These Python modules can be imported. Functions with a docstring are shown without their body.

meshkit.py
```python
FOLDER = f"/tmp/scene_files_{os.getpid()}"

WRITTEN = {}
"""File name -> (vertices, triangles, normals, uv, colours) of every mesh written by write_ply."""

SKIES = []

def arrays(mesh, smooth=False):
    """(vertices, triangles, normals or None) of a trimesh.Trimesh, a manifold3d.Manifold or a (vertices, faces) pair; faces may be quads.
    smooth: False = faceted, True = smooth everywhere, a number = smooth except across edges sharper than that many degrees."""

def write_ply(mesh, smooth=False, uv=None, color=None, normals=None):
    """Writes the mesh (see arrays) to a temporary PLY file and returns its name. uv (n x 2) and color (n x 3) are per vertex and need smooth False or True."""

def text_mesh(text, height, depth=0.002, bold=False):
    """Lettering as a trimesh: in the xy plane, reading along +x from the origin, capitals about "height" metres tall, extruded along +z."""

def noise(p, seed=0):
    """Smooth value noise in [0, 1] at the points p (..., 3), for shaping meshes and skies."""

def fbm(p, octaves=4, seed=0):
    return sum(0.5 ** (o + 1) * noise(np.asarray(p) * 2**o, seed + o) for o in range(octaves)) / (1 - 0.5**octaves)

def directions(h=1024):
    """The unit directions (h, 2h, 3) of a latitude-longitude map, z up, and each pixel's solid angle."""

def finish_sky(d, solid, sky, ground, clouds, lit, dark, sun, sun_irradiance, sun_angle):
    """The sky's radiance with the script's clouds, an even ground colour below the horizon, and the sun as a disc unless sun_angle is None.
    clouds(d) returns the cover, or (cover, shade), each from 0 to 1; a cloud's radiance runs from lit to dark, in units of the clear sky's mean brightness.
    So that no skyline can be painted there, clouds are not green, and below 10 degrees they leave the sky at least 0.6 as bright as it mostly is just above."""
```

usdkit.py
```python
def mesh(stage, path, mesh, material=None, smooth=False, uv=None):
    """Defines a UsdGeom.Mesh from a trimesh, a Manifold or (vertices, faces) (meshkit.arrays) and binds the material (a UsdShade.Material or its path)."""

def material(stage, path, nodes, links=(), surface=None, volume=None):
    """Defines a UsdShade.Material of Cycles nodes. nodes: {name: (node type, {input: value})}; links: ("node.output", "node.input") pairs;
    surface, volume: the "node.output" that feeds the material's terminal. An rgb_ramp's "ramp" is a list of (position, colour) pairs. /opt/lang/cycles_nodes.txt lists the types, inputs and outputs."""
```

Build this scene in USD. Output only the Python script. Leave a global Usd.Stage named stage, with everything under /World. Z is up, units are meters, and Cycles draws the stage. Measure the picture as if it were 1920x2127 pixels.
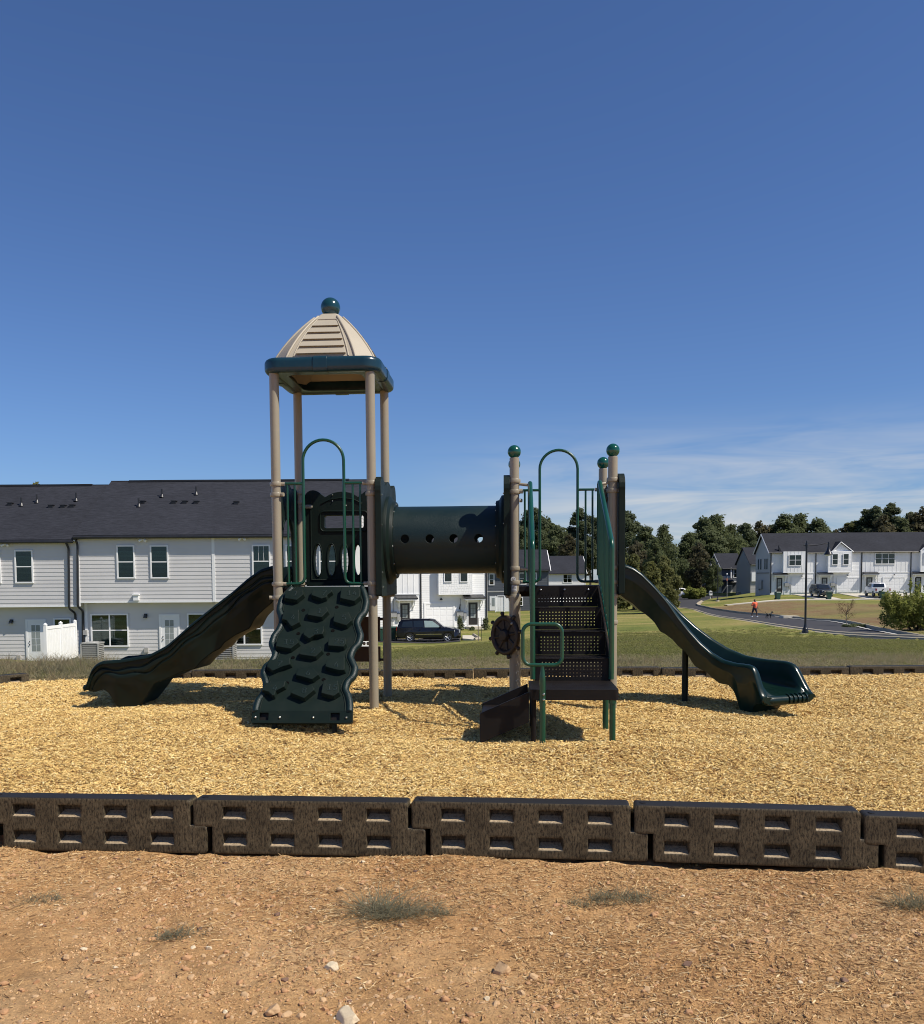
import math, random
import numpy as np, trimesh, manifold3d as m3, usdkit, meshkit
from manifold3d import Manifold, CrossSection
from pxr import Usd, UsdGeom, UsdLux, UsdShade, Gf, Sdf, Vt
from scipy.interpolate import RBFInterpolator
PI = math.pi
NCHIP = 340000
stage = Usd.Stage.CreateInMemory()
UsdGeom.SetStageUpAxis(stage, UsdGeom.Tokens.z)
UsdGeom.SetStageMetersPerUnit(stage, 1.0)
W = UsdGeom.Xform.Define(stage, '/World'); stage.SetDefaultPrim(W.GetPrim())
UsdGeom.Scope.Define(stage, '/World/Looks')

# ------------------------------------------------------------------ camera, sky, sun
PITCH, ROLL, CAMZ = -.062, .0067, 1.239
cam = UsdGeom.Camera.Define(stage, '/World/camera')
_r, _u, _f = np.array([1, 0, 0.]), np.array([0, -math.sin(PITCH), math.cos(PITCH)]), np.array([0, math.cos(PITCH), math.sin(PITCH)])
_R, _U = math.cos(ROLL) * _r - math.sin(ROLL) * _u, math.sin(ROLL) * _r + math.cos(ROLL) * _u
cam.AddTransformOp().Set(Gf.Matrix4d(*_R, 0, *_U, 0, *(-_f), 0, 0, 0, CAMZ, 1))
cam.CreateHorizontalApertureAttr(36.0); cam.CreateVerticalApertureAttr(36.0 * 1024 / 924)
cam.CreateFocalLengthAttr(34.575); cam.CreateVerticalApertureOffsetAttr(4.734)
cam.CreateClippingRangeAttr(Gf.Vec2f(.05, 4000)); cam.CreateExposureAttr(EXPO := 0.24)
SUN = np.array([.72, -.34, 1.0]); SUN /= np.linalg.norm(SUN)
SUN_EL, SUN_ROT = math.asin(SUN[2]), math.atan2(SUN[0], SUN[1])
sky = UsdLux.DomeLight.Define(stage, '/World/sky')
usdkit.material(stage, '/World/Looks/sky_air', {
    'tc': ('texture_coordinate', {}),
    'sky': ('sky_texture', {'sky_type': 'single_scattering', 'sun_disc': False, 'sun_elevation': SUN_EL, 'sun_rotation': SUN_ROT, 'altitude': 300.0, 'air_density': 1.0, 'aerosol_density': 0.6, 'ozone_density': 2.2}),
    'sep': ('separate_xyz', {}),
    'map': ('mapping', {'scale': (3.0, 3.0, 24.0), 'rotation': (0.0, 0.10, 0.0)}),
    'n': ('noise_texture', {'scale': 1.7, 'detail': 7.0, 'roughness': 0.6, 'distortion': 0.7}),
    'nr': ('map_range', {'from_min': .30, 'from_max': .66, 'to_min': 0.0, 'to_max': 1.0, 'clamp': True}),
    'lo': ('map_range', {'from_min': .05, 'from_max': .19, 'to_min': 1.0, 'to_max': 0.0, 'clamp': True, 'range_type': 'smoothstep'}),
    'rt': ('map_range', {'from_min': -.10, 'from_max': .22, 'to_min': 0.0, 'to_max': 1.0, 'clamp': True, 'range_type': 'smoothstep'}),
    'm1': ('math', {'math_type': 'multiply'}), 'm2': ('math', {'math_type': 'multiply'}), 'm3': ('math', {'math_type': 'multiply', 'value2': .95}),
    'mx': ('mix_color', {'b': (7.0, 7.3, 7.6), 'use_clamp': False}),
    'tint': ('mix_color', {'blend_type': 'multiply', 'fac': 1., 'use_clamp': False, 'b': (.655, .85, 1.20)}), 'bg': ('background_shader', {'strength': 0.076})},
    [('tc.generated', 'sep.vector'), ('tc.generated', 'map.vector'), ('map.vector', 'n.vector'), ('n.fac', 'nr.value'), ('sep.z', 'lo.value'), ('sep.x', 'rt.value'),
     ('nr.result', 'm1.value1'), ('lo.result', 'm1.value2'), ('m1.value', 'm2.value1'), ('rt.result', 'm2.value2'), ('m2.value', 'm3.value1'), ('m3.value', 'mx.fac'), ('sky.color', 'tint.a'), ('tint.result', 'mx.a'), ('mx.result', 'bg.color')], surface='bg.background')
UsdShade.MaterialBindingAPI.Apply(sky.GetPrim()).Bind(UsdShade.Material.Get(stage, '/World/Looks/sky_air'))
sky.GetPrim().SetCustomDataByKey('kind', 'structure')
sun = UsdLux.DistantLight.Define(stage, '/World/sun')
sun.CreateNormalizeAttr(True); sun.CreateIntensityAttr(1.25); sun.CreateAngleAttr(.5); sun.CreateColorAttr(Gf.Vec3f(1, .93, .82))
_z = SUN; _x = np.cross([0, 0, 1], _z); _x /= np.linalg.norm(_x); _y = np.cross(_z, _x)
sun.AddTransformOp().Set(Gf.Matrix4d(*_x, 0, *_y, 0, *_z, 0, 0, 0, 0, 1))

# ------------------------------------------------------------------ helpers
_names = {}
def numbered(parent, name):
    k = (parent, name); n = _names.get(k, -1) + 1; _names[k] = n
    return f'{parent}/{name}' + (f'_{n:03d}' if n else '')
def tag(prim, label=None, cat=None, group=None, kind=None):
    for k, v in (('label', label), ('category', cat), ('group', group), ('kind', kind)):
        if v: prim.SetCustomDataByKey(k, v)
    return prim
def thing(name, label=None, cat=None, loc=(0, 0, 0), rz=0, group=None, kind=None, scale=None):
    x = UsdGeom.Xform.Define(stage, numbered('/World', name)); x.AddTranslateOp().Set(Gf.Vec3d(*map(float, loc)))
    if rz: x.AddRotateZOp().Set(math.degrees(rz))
    if scale is not None: x.AddScaleOp().Set(Gf.Vec3f(*([float(scale)] * 3 if np.ndim(scale) == 0 else map(float, scale))))
    return tag(x.GetPrim(), label, cat, group, kind)
def copy(src, name, label, cat, loc, rz=0, group=None, scale=None):
    p = thing(name, label, cat, loc, rz, group, scale=scale)
    p.GetReferences().AddInternalReference(src if isinstance(src, (str, Sdf.Path)) else src.GetPath()); p.SetInstanceable(True)
    return p
def part(parent, name, mesh, mat, smooth=False, label=None, kind=None):
    pp = '/World' if parent is None else str(parent.GetPath())
    m = usdkit.mesh(stage, numbered(pp, name), mesh, L[mat] if isinstance(mat, str) else mat, smooth=smooth)
    return tag(m.GetPrim(), label, None, None, kind)
def proto(name):
    return stage.CreateClassPrim(numbered('/World', name))
def cat(*ms):
    ms = [trimesh.Trimesh(*meshkit.arrays(m)[:2], process=False) for m in (ms[0] if len(ms) == 1 and isinstance(ms[0], list) else ms)]
    return trimesh.util.concatenate(ms)
def box(x0, x1, y0, y1, z0, z1):
    v = np.array([[x, y, z] for x in (x0, x1) for y in (y0, y1) for z in (z0, z1)], float)
    f = np.array([[0, 1, 3], [0, 3, 2], [4, 6, 7], [4, 7, 5], [0, 4, 5], [0, 5, 1], [2, 3, 7], [2, 7, 6], [0, 2, 6], [0, 6, 4], [1, 5, 7], [1, 7, 3]])
    return trimesh.Trimesh(v, f, process=False)
def tube(pts, r, n=10, closed=False):
    p = np.asarray(pts, float); m = len(p); rr = np.broadcast_to(np.asarray(r, float), (m,))
    t = (np.roll(p, -1, 0) - np.roll(p, 1, 0)) if closed else np.gradient(p, axis=0)
    t /= np.linalg.norm(t, axis=1, keepdims=True) + 1e-12
    a = np.cross(t[0], [0, 0, 1.] if abs(t[0][2]) < .9 else [1., 0, 0]); A = []
    for k in range(m):
        a = a - t[k] * (a @ t[k]); a /= np.linalg.norm(a) + 1e-12; A.append(a)
    A = np.array(A); B = np.cross(t, A); th = np.arange(n) * 2 * PI / n
    v = p[:, None] + rr[:, None, None] * (np.cos(th)[None, :, None] * A[:, None] + np.sin(th)[None, :, None] * B[:, None])
    v = v.reshape(-1, 3); f = []
    for i in range(m if closed else m - 1):
        i2 = (i + 1) % m
        for j in range(n):
            a0, b0, c0, d0 = i * n + j, i * n + (j + 1) % n, i2 * n + (j + 1) % n, i2 * n + j
            f += [[a0, b0, c0], [a0, c0, d0]]
    if not closed:
        c0, c1 = len(v), len(v) + 1; v = np.vstack([v, p[0], p[-1]])
        for j in range(n): f += [[c0, (j + 1) % n, j], [c1, (m - 1) * n + j, (m - 1) * n + (j + 1) % n]]
    return trimesh.Trimesh(v, np.array(f), process=False)
def bar(a, b, r, n=10): return tube(np.array([a, b], float), r, n)
def lathe(prof, c=(0, 0, 0), axis=2, n=24):
    prof = np.asarray(prof, float); th = np.arange(n) * 2 * PI / n; m = len(prof)
    v = np.stack([prof[:, None, 0] * np.cos(th), prof[:, None, 0] * np.sin(th), np.broadcast_to(prof[:, None, 1], (m, n))], -1).reshape(-1, 3); f = []
    for i in range(m - 1):
        for j in range(n):
            a0, b0, c0, d0 = i * n + j, i * n + (j + 1) % n, (i + 1) * n + (j + 1) % n, (i + 1) * n + j
            f += [[a0, b0, c0], [a0, c0, d0]]
    if axis == 0: v = v[:, [2, 0, 1]]
    if axis == 1: v = v[:, [1, 2, 0]]
    return trimesh.Trimesh(v + np.array(c, float), np.array(f), process=False)
def ball(c, r, n=20):
    return lathe([(max(r * math.sin(a), 1e-5), -r * math.cos(a)) for a in np.linspace(0, PI, n // 2 + 1)], c, 2, n)
def arc(c, r, a0, a1, n=8):
    return [(c[0] + r * math.cos(a), c[1] + r * math.sin(a)) for a in np.linspace(a0, a1, n)]
def fillet(pts, r, n=5):
    """3D polyline with rounded corners."""
    P = [np.array(p, float) for p in pts]; out = [P[0]]
    for i in range(1, len(P) - 1):
        a, b, c = P[i - 1], P[i], P[i + 1]; d1, d2 = (a - b), (c - b); l1, l2 = np.linalg.norm(d1), np.linalg.norm(d2); k = min(r, l1 * .49, l2 * .49)
        s, e = b + d1 / l1 * k, b + d2 / l2 * k
        for t in np.linspace(0, 1, n): out.append((1 - t) ** 2 * s + 2 * t * (1 - t) * b + t * t * e)
    return np.array(out + [P[-1]])
def poly(pts, holes=()):
    c = CrossSection([np.asarray(pts, float)], m3.FillRule.NonZero)
    if c.area() < 0: c = CrossSection([np.asarray(pts, float)[::-1]], m3.FillRule.NonZero)
    for h in holes: c = c - poly(h)
    return c
def rounded(c, r): return c.offset(-r, m3.JoinType.Round, 2, 24).offset(r, m3.JoinType.Round, 2, 24)
def ext(c, d0, d1, plane='xz', taper=None):
    """A 2D section extruded across: plane xz -> thickness along y, yz -> along x, xy -> along z."""
    m = Manifold.extrude(c, d1 - d0) if taper is None else Manifold.extrude(c, d1 - d0, 0, 0, (taper, taper))
    v, f, _ = meshkit.arrays(m)
    v = v + [0, 0, d0]
    if plane == 'xz': v = np.stack([v[:, 0], v[:, 2], v[:, 1]], 1); f = f[:, ::-1]
    if plane == 'yz': v = np.stack([v[:, 2], v[:, 0], v[:, 1]], 1)
    return trimesh.Trimesh(v, f, process=False)
def man(tm):
    return Manifold(m3.Mesh(np.asarray(tm.vertices, np.float32), np.asarray(tm.faces, np.uint32)))
def rrect(x0, x1, y0, y1, r, n=5):
    return arc((x1 - r, y1 - r), r, 0, PI / 2, n) + arc((x0 + r, y1 - r), r, PI / 2, PI, n) + arc((x0 + r, y0 + r), r, PI, 1.5 * PI, n) + arc((x1 - r, y0 + r), r, 1.5 * PI, 2 * PI, n)
def loft(secs, close_ends=True):
    """Closed rings of equal length, one after the other."""
    S = np.asarray(secs, float); m, n = S.shape[:2]; v = S.reshape(-1, 3); f = []
    for i in range(m - 1):
        j = np.arange(n); a, b, c, d = i * n + j, i * n + (j + 1) % n, (i + 1) * n + (j + 1) % n, (i + 1) * n + j
        f.append(np.stack([a, b, c], 1)); f.append(np.stack([a, c, d], 1))
    f = np.vstack(f)
    if close_ends:
        import manifold3d
        for base, rev in ((0, True), ((m - 1) * n, False)):
            ring = S[0] if rev else S[-1]
            c0 = len(v); v = np.vstack([v, ring.mean(0)]); j = np.arange(n)
            t = np.stack([np.full(n, c0), base + j, base + (j + 1) % n], 1)
            f = np.vstack([f, t[:, ::-1] if rev else t])
    return trimesh.Trimesh(v, f, process=False)
_c, _s, _cr, _sr, FPX, PPY = math.cos(PITCH), math.sin(PITCH), math.cos(ROLL), math.sin(ROLL), 1844., 1316.
def at(px, py, Y):
    """The world point at depth Y that the survey of the photograph puts at that pixel."""
    x, y = px - 960, py - PPY; x0, y0 = _cr * x - _sr * y, _sr * x + _cr * y; R, U = x0 / FPX, -y0 / FPX
    d = np.array([R, _c - _s * U, _s + _c * U]); return d * (Y / d[1]) + [0, 0, CAMZ]

# ------------------------------------------------------------------ materials
L = {}
def look(name, nodes, links, surface='p.BSDF', **k):
    L[name] = usdkit.material(stage, f'/World/Looks/{name}', nodes, links, surface=surface, **k); return L[name]
def paint(name, col, rough=.5, grain=0., gscale=400., bevel=0., var=.06, vscale=3., spec=.5, metallic=0., coat=0., dirt=None, dirt_amt=.5):
    """One colour with slight mottling, optional fine grain, rounded edges and a dusty film where noise puts it."""
    n = {'tc': ('texture_coordinate', {}), 'geo': ('geometry', {}), 'n': ('noise_texture', {'scale': vscale, 'detail': 4.0, 'roughness': .6}),
         'r': ('rgb_ramp', {'ramp': [(.3, tuple(c * (1 - var) for c in col)), (.7, tuple(min(c * (1 + var), 1) for c in col))]}),
         'p': ('principled_bsdf', {'roughness': rough, 'specular_ior_level': spec, 'metallic': metallic, 'coat_weight': coat}),
         'rr': ('map_range', {'from_min': .3, 'from_max': .7, 'to_min': max(rough - .07, .02), 'to_max': min(rough + .09, 1.)})}
    l = [('geo.position', 'n.vector'), ('n.fac', 'r.fac'), ('n.fac', 'rr.value'), ('rr.result', 'p.roughness')]
    src = 'r.color'
    if dirt is not None:
        n['dn'] = ('noise_texture', {'scale': vscale * 1.7, 'detail': 6.0, 'roughness': .7}); n['dr'] = ('map_range', {'from_min': .5, 'from_max': .75, 'to_min': 0., 'to_max': dirt_amt, 'clamp': True})
        n['dm'] = ('mix_color', {'b': dirt}); l += [('geo.position', 'dn.vector'), ('dn.fac', 'dr.value'), ('dr.result', 'dm.fac'), ('r.color', 'dm.a')]; src = 'dm.result'
    l.append((src, 'p.base_color'))
    nrm = None
    if bevel: n['bv'] = ('bevel', {'samples': 4, 'radius': bevel}); nrm = 'bv.bevel'
    if grain:
        n['gn'] = ('noise_texture', {'scale': gscale, 'detail': 2.0}); n['gb'] = ('bump', {'strength': grain, 'distance': .004})
        l += [('geo.position', 'gn.vector'), ('gn.fac', 'gb.height')]
        if nrm: l.append((nrm, 'gb.normal'))
        nrm = 'gb.normal'
    if nrm: l.append((nrm, 'p.normal'))
    return look(name, n, l)
paint('plastic_green', (.0045, .0112, .0085), .5, .3, 260, .008, .12, spec=.2, dirt=(.03, .03, .025), dirt_amt=.2)
paint('plastic_grainy', (.0045, .0150, .0148), .42, .6, 190, .006, .1, spec=.36)
paint('slide_green', (.003, .0135, .0095), .26, .08, 120, 0, .1, spec=.38)
paint('slide_dark', (.0030, .0098, .0070), .5, .15, 200, 0, .15, spec=.28, dirt=(.012, .011, .008), dirt_amt=.25)
paint('rim_blue', (.006, .03, .045), .3, .1, 200, .01, .08)
paint('rail_green', (.003, .050, .025), .32, .05, 300, 0, .06, coat=.25)
paint('ball_green', (.004, .062, .040), .18, 0, 1, 0, .03, coat=.4)
paint('ball_blue', (.006, .04, .05), .2, 0, 1, 0, .03, coat=.3)
paint('post_tan', (.268, .235, .172), .38, .05, 300, 0, .04, dirt=(.25, .19, .13), dirt_amt=.25)
paint('roof_tan', (.365, .322, .245), .5, .2, 250, .006, .04)
paint('step_brown', (.0065, .0045, .0036), .5, .5, 320, .004, .2, spec=.26, dirt=(.03, .024, .018), dirt_amt=.25)
paint('panel_brown', (.05, .023, .011), .5, .3, 240, .006, .12)
paint('wheel_brown', (.026, .016, .0095), .5, .3, 240, .004, .12)
paint('bolt_metal', (.55, .55, .53), .25, 0, 1, 0, .05, metallic=1.)
paint('sticker_white', (.55, .55, .54), .5, 0, 1, 0, .04)
paint('sticker_ink', (.03, .03, .03), .5, 0, 1, 0, .04); paint('hole_black', (.002, .002, .002), .9, 0, 1, 0, .04, spec=.1)
# ------------------------------------------------------------------ terrain
def zroad(Y): return np.interp(Y, [20, 34, 43, 60, 87, 150, 400], [-1.42, -1.5, -1.63, -2.2, -2.8, -3.05, -3.2])
def on_road(px, py):
    Y = 60.
    for _ in range(60):
        d = at(px, py, 1.) - [0, 0, CAMZ]; Y = .5 * Y + .5 * (zroad(Y) - CAMZ) / d[2]
    return at(px, py, Y)
FAR_KERB = [on_road(*p)[:2] for p in ((1920, 1323), (1800.5, 1302.7), (1688, 1287.7), (1614, 1279.5), (1539, 1274.5), (1483, 1266.3), (1453, 1259.2))]
NEAR_KERB = [on_road(*p)[:2] for p in ((1920, 1340), (1800.5, 1331.5), (1726, 1323), (1651, 1311), (1576, 1297), (1501, 1284.5), (1440, 1267))]
ctl = []
for x in (-12, -6, 0, 6, 13): ctl += [(x, 11.5, -.12), (x, 13, -.12), (x * 1.2, 16, -.25)]
for px, rows in ((900, ((18, -.38), (24, -.8), (32, -1.4), (44, -2.2), (56, -3.0), (67, -3.75), (71, -3.8), (76, -3.5), (80, -3.25), (95, -3.3))),
                 (100, ((18, -.47), (24, -1.0), (30, -1.6), (37, -2.3), (43, -2.75), (50, -2.8), (70, -3.0))), (500, ((18, -.45), (24, -1.0), (30, -1.6), (37, -2.25), (43, -2.7), (50, -2.8), (65, -3.4))),
                 (1090, ((24, -.7), (44, -1.9), (67, -3.2), (90, -3.45), (110, -3.5), (130, -3.5), (170, -3.5))),
                 (1330, ((20, -.4), (30, -.85), (43, -1.5), (60, -2.15), (87, -2.8), (120, -3.0), (150, -3.05)))):
    for Y, z in rows: ctl.append((*at(px, 1200, Y)[:2], z))
for x, y in FAR_KERB + NEAR_KERB: ctl.append((x, y, zroad(y)))
for px, Y, z in ((1750, 66, -2.0), (1900, 60, -1.75), (1750, 95, -2.25), (1750, 122, -2.05), (1750, 134, -1.36), (1900, 122, -2.0), (1900, 134, -1.36), (1600, 122, -2.1), (1600, 134, -1.5), (1500, 110, -2.8), (1500, 140, -2.4), (1480, 165, -2.6), (2050, 60, -1.6), (2050, 30, -1.0), (2050, 122, -1.9), (2050, 160, -1.3), (1700, 170, -1.3), (1760, 24, -.62), (1700, 33, -1.12)):
    ctl.append((*at(px, 1200, Y)[:2], z))
for x, y in ((-300, 300), (0, 300), (300, 300), (-300, 80), (-150, 30), (300, 60), (-40, 150), (0, 200), (120, 200), (60, 12), (-60, 12)): ctl.append((x, y, -3. if y > 20 else -.6))
ctl = np.array(ctl)
_rbf = RBFInterpolator(ctl[:, :2] * [1, .7], ctl[:, 2], kernel='linear', smoothing=.02)
def dist_line(P, A):
    """Distance of points to a polyline."""
    P = np.asarray(P, float); best = np.full(len(P), 1e9)
    for a, b in zip(A[:-1], A[1:]):
        a, b = np.array(a), np.array(b); t = np.clip(((P - a) @ (b - a)) / ((b - a) @ (b - a)), 0, 1); best = np.minimum(best, np.linalg.norm(P - (a + t[:, None] * (b - a)), axis=1))
    return best
def terrain(xy):
    xy = np.atleast_2d(np.asarray(xy, float)); return _rbf(xy * [1, .7])
def gz(x, y): return float(terrain([(x, y)])[0])
def grid(xs, ys, zf):
    X, Y = np.meshgrid(xs, ys, indexing='ij'); P = np.stack([X.ravel(), Y.ravel()], 1); Zv = zf(P); n, m = len(xs), len(ys)
    i, j = np.meshgrid(np.arange(n - 1), np.arange(m - 1), indexing='ij'); a = (i * m + j).ravel(); b = a + m; c = b + 1; d = a + 1
    return np.column_stack([P, Zv]), np.vstack([np.stack([a, b, c], 1), np.stack([a, c, d], 1)])
def primvar(prim, name, vals):
    UsdGeom.PrimvarsAPI(prim).CreatePrimvar(name, Sdf.ValueTypeNames.FloatArray, 'vertex').Set(Vt.FloatArray.FromNumpy(np.asarray(vals, np.float32)))
# road outline as a polygon, both kerbs continued beyond the frame
FK = [tuple(FAR_KERB[0] + 2.2 * (FAR_KERB[0] - FAR_KERB[1]))] + [tuple(p) for p in FAR_KERB]
NK = [tuple(NEAR_KERB[0] + 1.6 * (NEAR_KERB[0] - NEAR_KERB[1]))] + [tuple(p) for p in NEAR_KERB]
fe, ne = np.array(FK[-1]), np.array(NK[-1])
far_r, far_l = at(1446, 1250, 150)[:2], at(1398, 1250, 150)[:2]
road_mid = [(np.array(a) + np.array(b)) / 2 for a, b in zip(FK, NK)]
road_r = FK + [tuple(at(1446, 1251, 128)[:2]), tuple(at(1475, 1248, 160)[:2]), tuple(at(1540, 1248, 185)[:2])]
road_l = NK + [tuple(at(1409, 1256, 120)[:2]), tuple(at(1390, 1250, 160)[:2]), tuple(at(1330, 1250, 185)[:2])]
def resample(p, n):
    p = np.array(p); t = np.r_[0, np.cumsum(np.linalg.norm(np.diff(p, axis=0), axis=1))]; u = np.linspace(0, t[-1], n)
    return gaussian_filter1d(np.stack([np.interp(u, t, p[:, 0]), np.interp(u, t, p[:, 1])], 1), 2, axis=0, mode='nearest')
from scipy.ndimage import gaussian_filter1d
RR, RL = resample(road_r, 160), resample(road_l, 160)
road_cs = poly([tuple(p) for p in np.vstack([RR, RL[::-1]])])
from shapely.geometry import Polygon, Point
from shapely import contains_xy
road_pg = Polygon(np.vstack([RR, RL[::-1]])).buffer(0)
rv = []
for q in np.linspace(0, 1, 9): rv.append(RR * (1 - q) + RL * q)
rv = np.array(rv); rz = terrain(rv.reshape(-1, 2)).reshape(9, 160); rz = np.minimum(rz, rz * 0 + zroad(rv[..., 1]) + .35); rz = gaussian_filter1d(gaussian_filter1d(rz, 3, axis=1), 2, axis=0)
V = np.concatenate([rv, rz[..., None]], -1).reshape(-1, 3)
i, j = np.meshgrid(np.arange(8), np.arange(159), indexing='ij'); a = (i * 160 + j).ravel(); b = a + 160
RF = np.vstack([np.stack([a, a + 1, b + 1], 1), np.stack([a, b + 1, b], 1)])
from scipy.interpolate import LinearNDInterpolator
_rz = LinearNDInterpolator(V[:, :2], V[:, 2])
def ground_z(P):
    P = np.atleast_2d(np.asarray(P, float)); z = terrain(P)
    near = road_pg.buffer(4.); ins = contains_xy(near, P[:, 0], P[:, 1])
    if ins.any():
        q = P[ins]; d = np.minimum(dist_line(q, RR), dist_line(q, RL)); inside = contains_xy(road_pg, q[:, 0], q[:, 1]); d = np.where(inside, 0, d)
        # the nearest road level, so that verges meet the kerb
        from scipy.spatial import cKDTree
        zr = V[cKDTree(V[:, :2]).query(q)[1], 2]
        w = np.clip(1 - d / 4., 0, 1) ** 1.5
        z[ins] = np.where(inside, zr - .25, (1 - w) * z[ins] + w * (zr + .06))
    return z
# bed of chips: its outline
FRONT = [(-4.0, 5.10), (-2.75, 5.03), (-1.521, 4.93), (-.285, 4.83), (.922, 4.71), (2.09, 4.55), (3.25, 4.36), (9, 3.4)]
def front_y(x): return np.interp(x, [p[0] for p in FRONT], [p[1] for p in FRONT])
BACK = 11.42
def fbm2(P, sc, seed, oc=4): return meshkit.fbm(np.column_stack([P * sc, np.zeros(len(P))]), oc, seed) - .5
def mulch_z(P):
    P = np.atleast_2d(np.asarray(P, float)); x, y = P[:, 0], P[:, 1]
    z = .10 * fbm2(P, .9, 3) + .05 * fbm2(P, 3.1, 5) - .01
    z -= .09 * np.exp(-(((x + 1.1) / .75) ** 2 + ((y - 7.35) / .45) ** 2))       # scuffed hollow at the climbing wall
    z -= .05 * np.exp(-(((x - 3.3) / .5) ** 2 + ((y - 8.0) / .4) ** 2)) + .04 * np.exp(-(((x + 3.9) / .5) ** 2 + ((y - 8.9) / .4) ** 2))
    z -= .05 * np.exp(-(((x - .85) / .5) ** 2 + ((y - 6.7) / .3) ** 2)) - .05 * np.exp(-(((x - .9) / .7) ** 2 + ((y - 6.25) / .2) ** 2))
    z -= .05 * np.clip((6.2 - y) / 1.2, 0, 1) + .045 * np.clip((y - 10.4) / .8, 0, 1)
    return z
xs = np.unique(np.r_[np.linspace(-9, -4, 40), np.linspace(-4, 4, 200), np.linspace(4, 9, 40)]); ys = np.linspace(0, 1, 150)
Xg, Yg = np.meshgrid(xs, ys, indexing='ij'); fy = front_y(Xg) + .06; Pm = np.stack([Xg, fy + (BACK - fy + .03) * Yg], -1).reshape(-1, 2)
left_cut = lambda y: -5.55 - (BACK - y) * .75     # the bed's left edge slants towards the camera
n_, m_ = len(xs), len(ys); i, j = np.meshgrid(np.arange(n_ - 1), np.arange(m_ - 1), indexing='ij'); a = (i * m_ + j).ravel(); b = a + m_
MF = np.vstack([np.stack([a, b, b + 1], 1), np.stack([a, b + 1, a + 1], 1)])
keep = Pm[MF].mean(1)[:, 0] > left_cut(Pm[MF].mean(1)[:, 1])
paint_chip = lambda nm, c: paint(nm, c, .75, .3, 300, 0, .12, 20.)
look('mulch_base', {'geo': ('geometry', {}), 'mp': ('mapping', {'scale': (1., 1., 1.)}), 'v': ('voronoi_texture', {'scale': 55.}) if False else ('noise_texture', {'scale': 60., 'detail': 5., 'roughness': .75}),
     'n2': ('noise_texture', {'scale': 2.2, 'detail': 4.}), 'r': ('rgb_ramp', {'ramp': [(.3, (.11, .055, .018)), (.5, (.36, .20, .07)), (.7, (.56, .36, .15))]}), 'r2': ('rgb_ramp', {'ramp': [(.3, (.8, .78, .75)), (.7, (1.1, 1.08, 1.05))]}),
     'mx': ('mix_color', {'blend_type': 'multiply', 'fac': 1., 'use_clamp': False}), 'bp': ('bump', {'strength': .9, 'distance': .02}), 'p': ('principled_bsdf', {'roughness': .85, 'specular_ior_level': .2})},
     [('geo.position', 'v.vector'), ('geo.position', 'n2.vector'), ('v.fac', 'r.fac'), ('n2.fac', 'r2.fac'), ('r.color', 'mx.a'), ('r2.color', 'mx.b'), ('mx.result', 'p.base_color'), ('v.fac', 'bp.height'), ('bp.normal', 'p.normal')])
mb = part(None, 'mulch_bed', (np.column_stack([Pm, mulch_z(Pm)]), MF[keep]), 'mulch_base', True); tag(mb, 'golden wood chip bed under the play structure', 'mulch bed', kind='structure')
CHIPC = [(.68, .495, .190), (.58, .395, .14), (.74, .575, .265), (.44, .275, .095), (.64, .43, .158), (.26, .158, .055), (.78, .645, .345)]
for k, c in enumerate(CHIPC): paint(f'chip_{k}', c, .7, .0, 1, 0, .15, 14., spec=.25)
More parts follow.
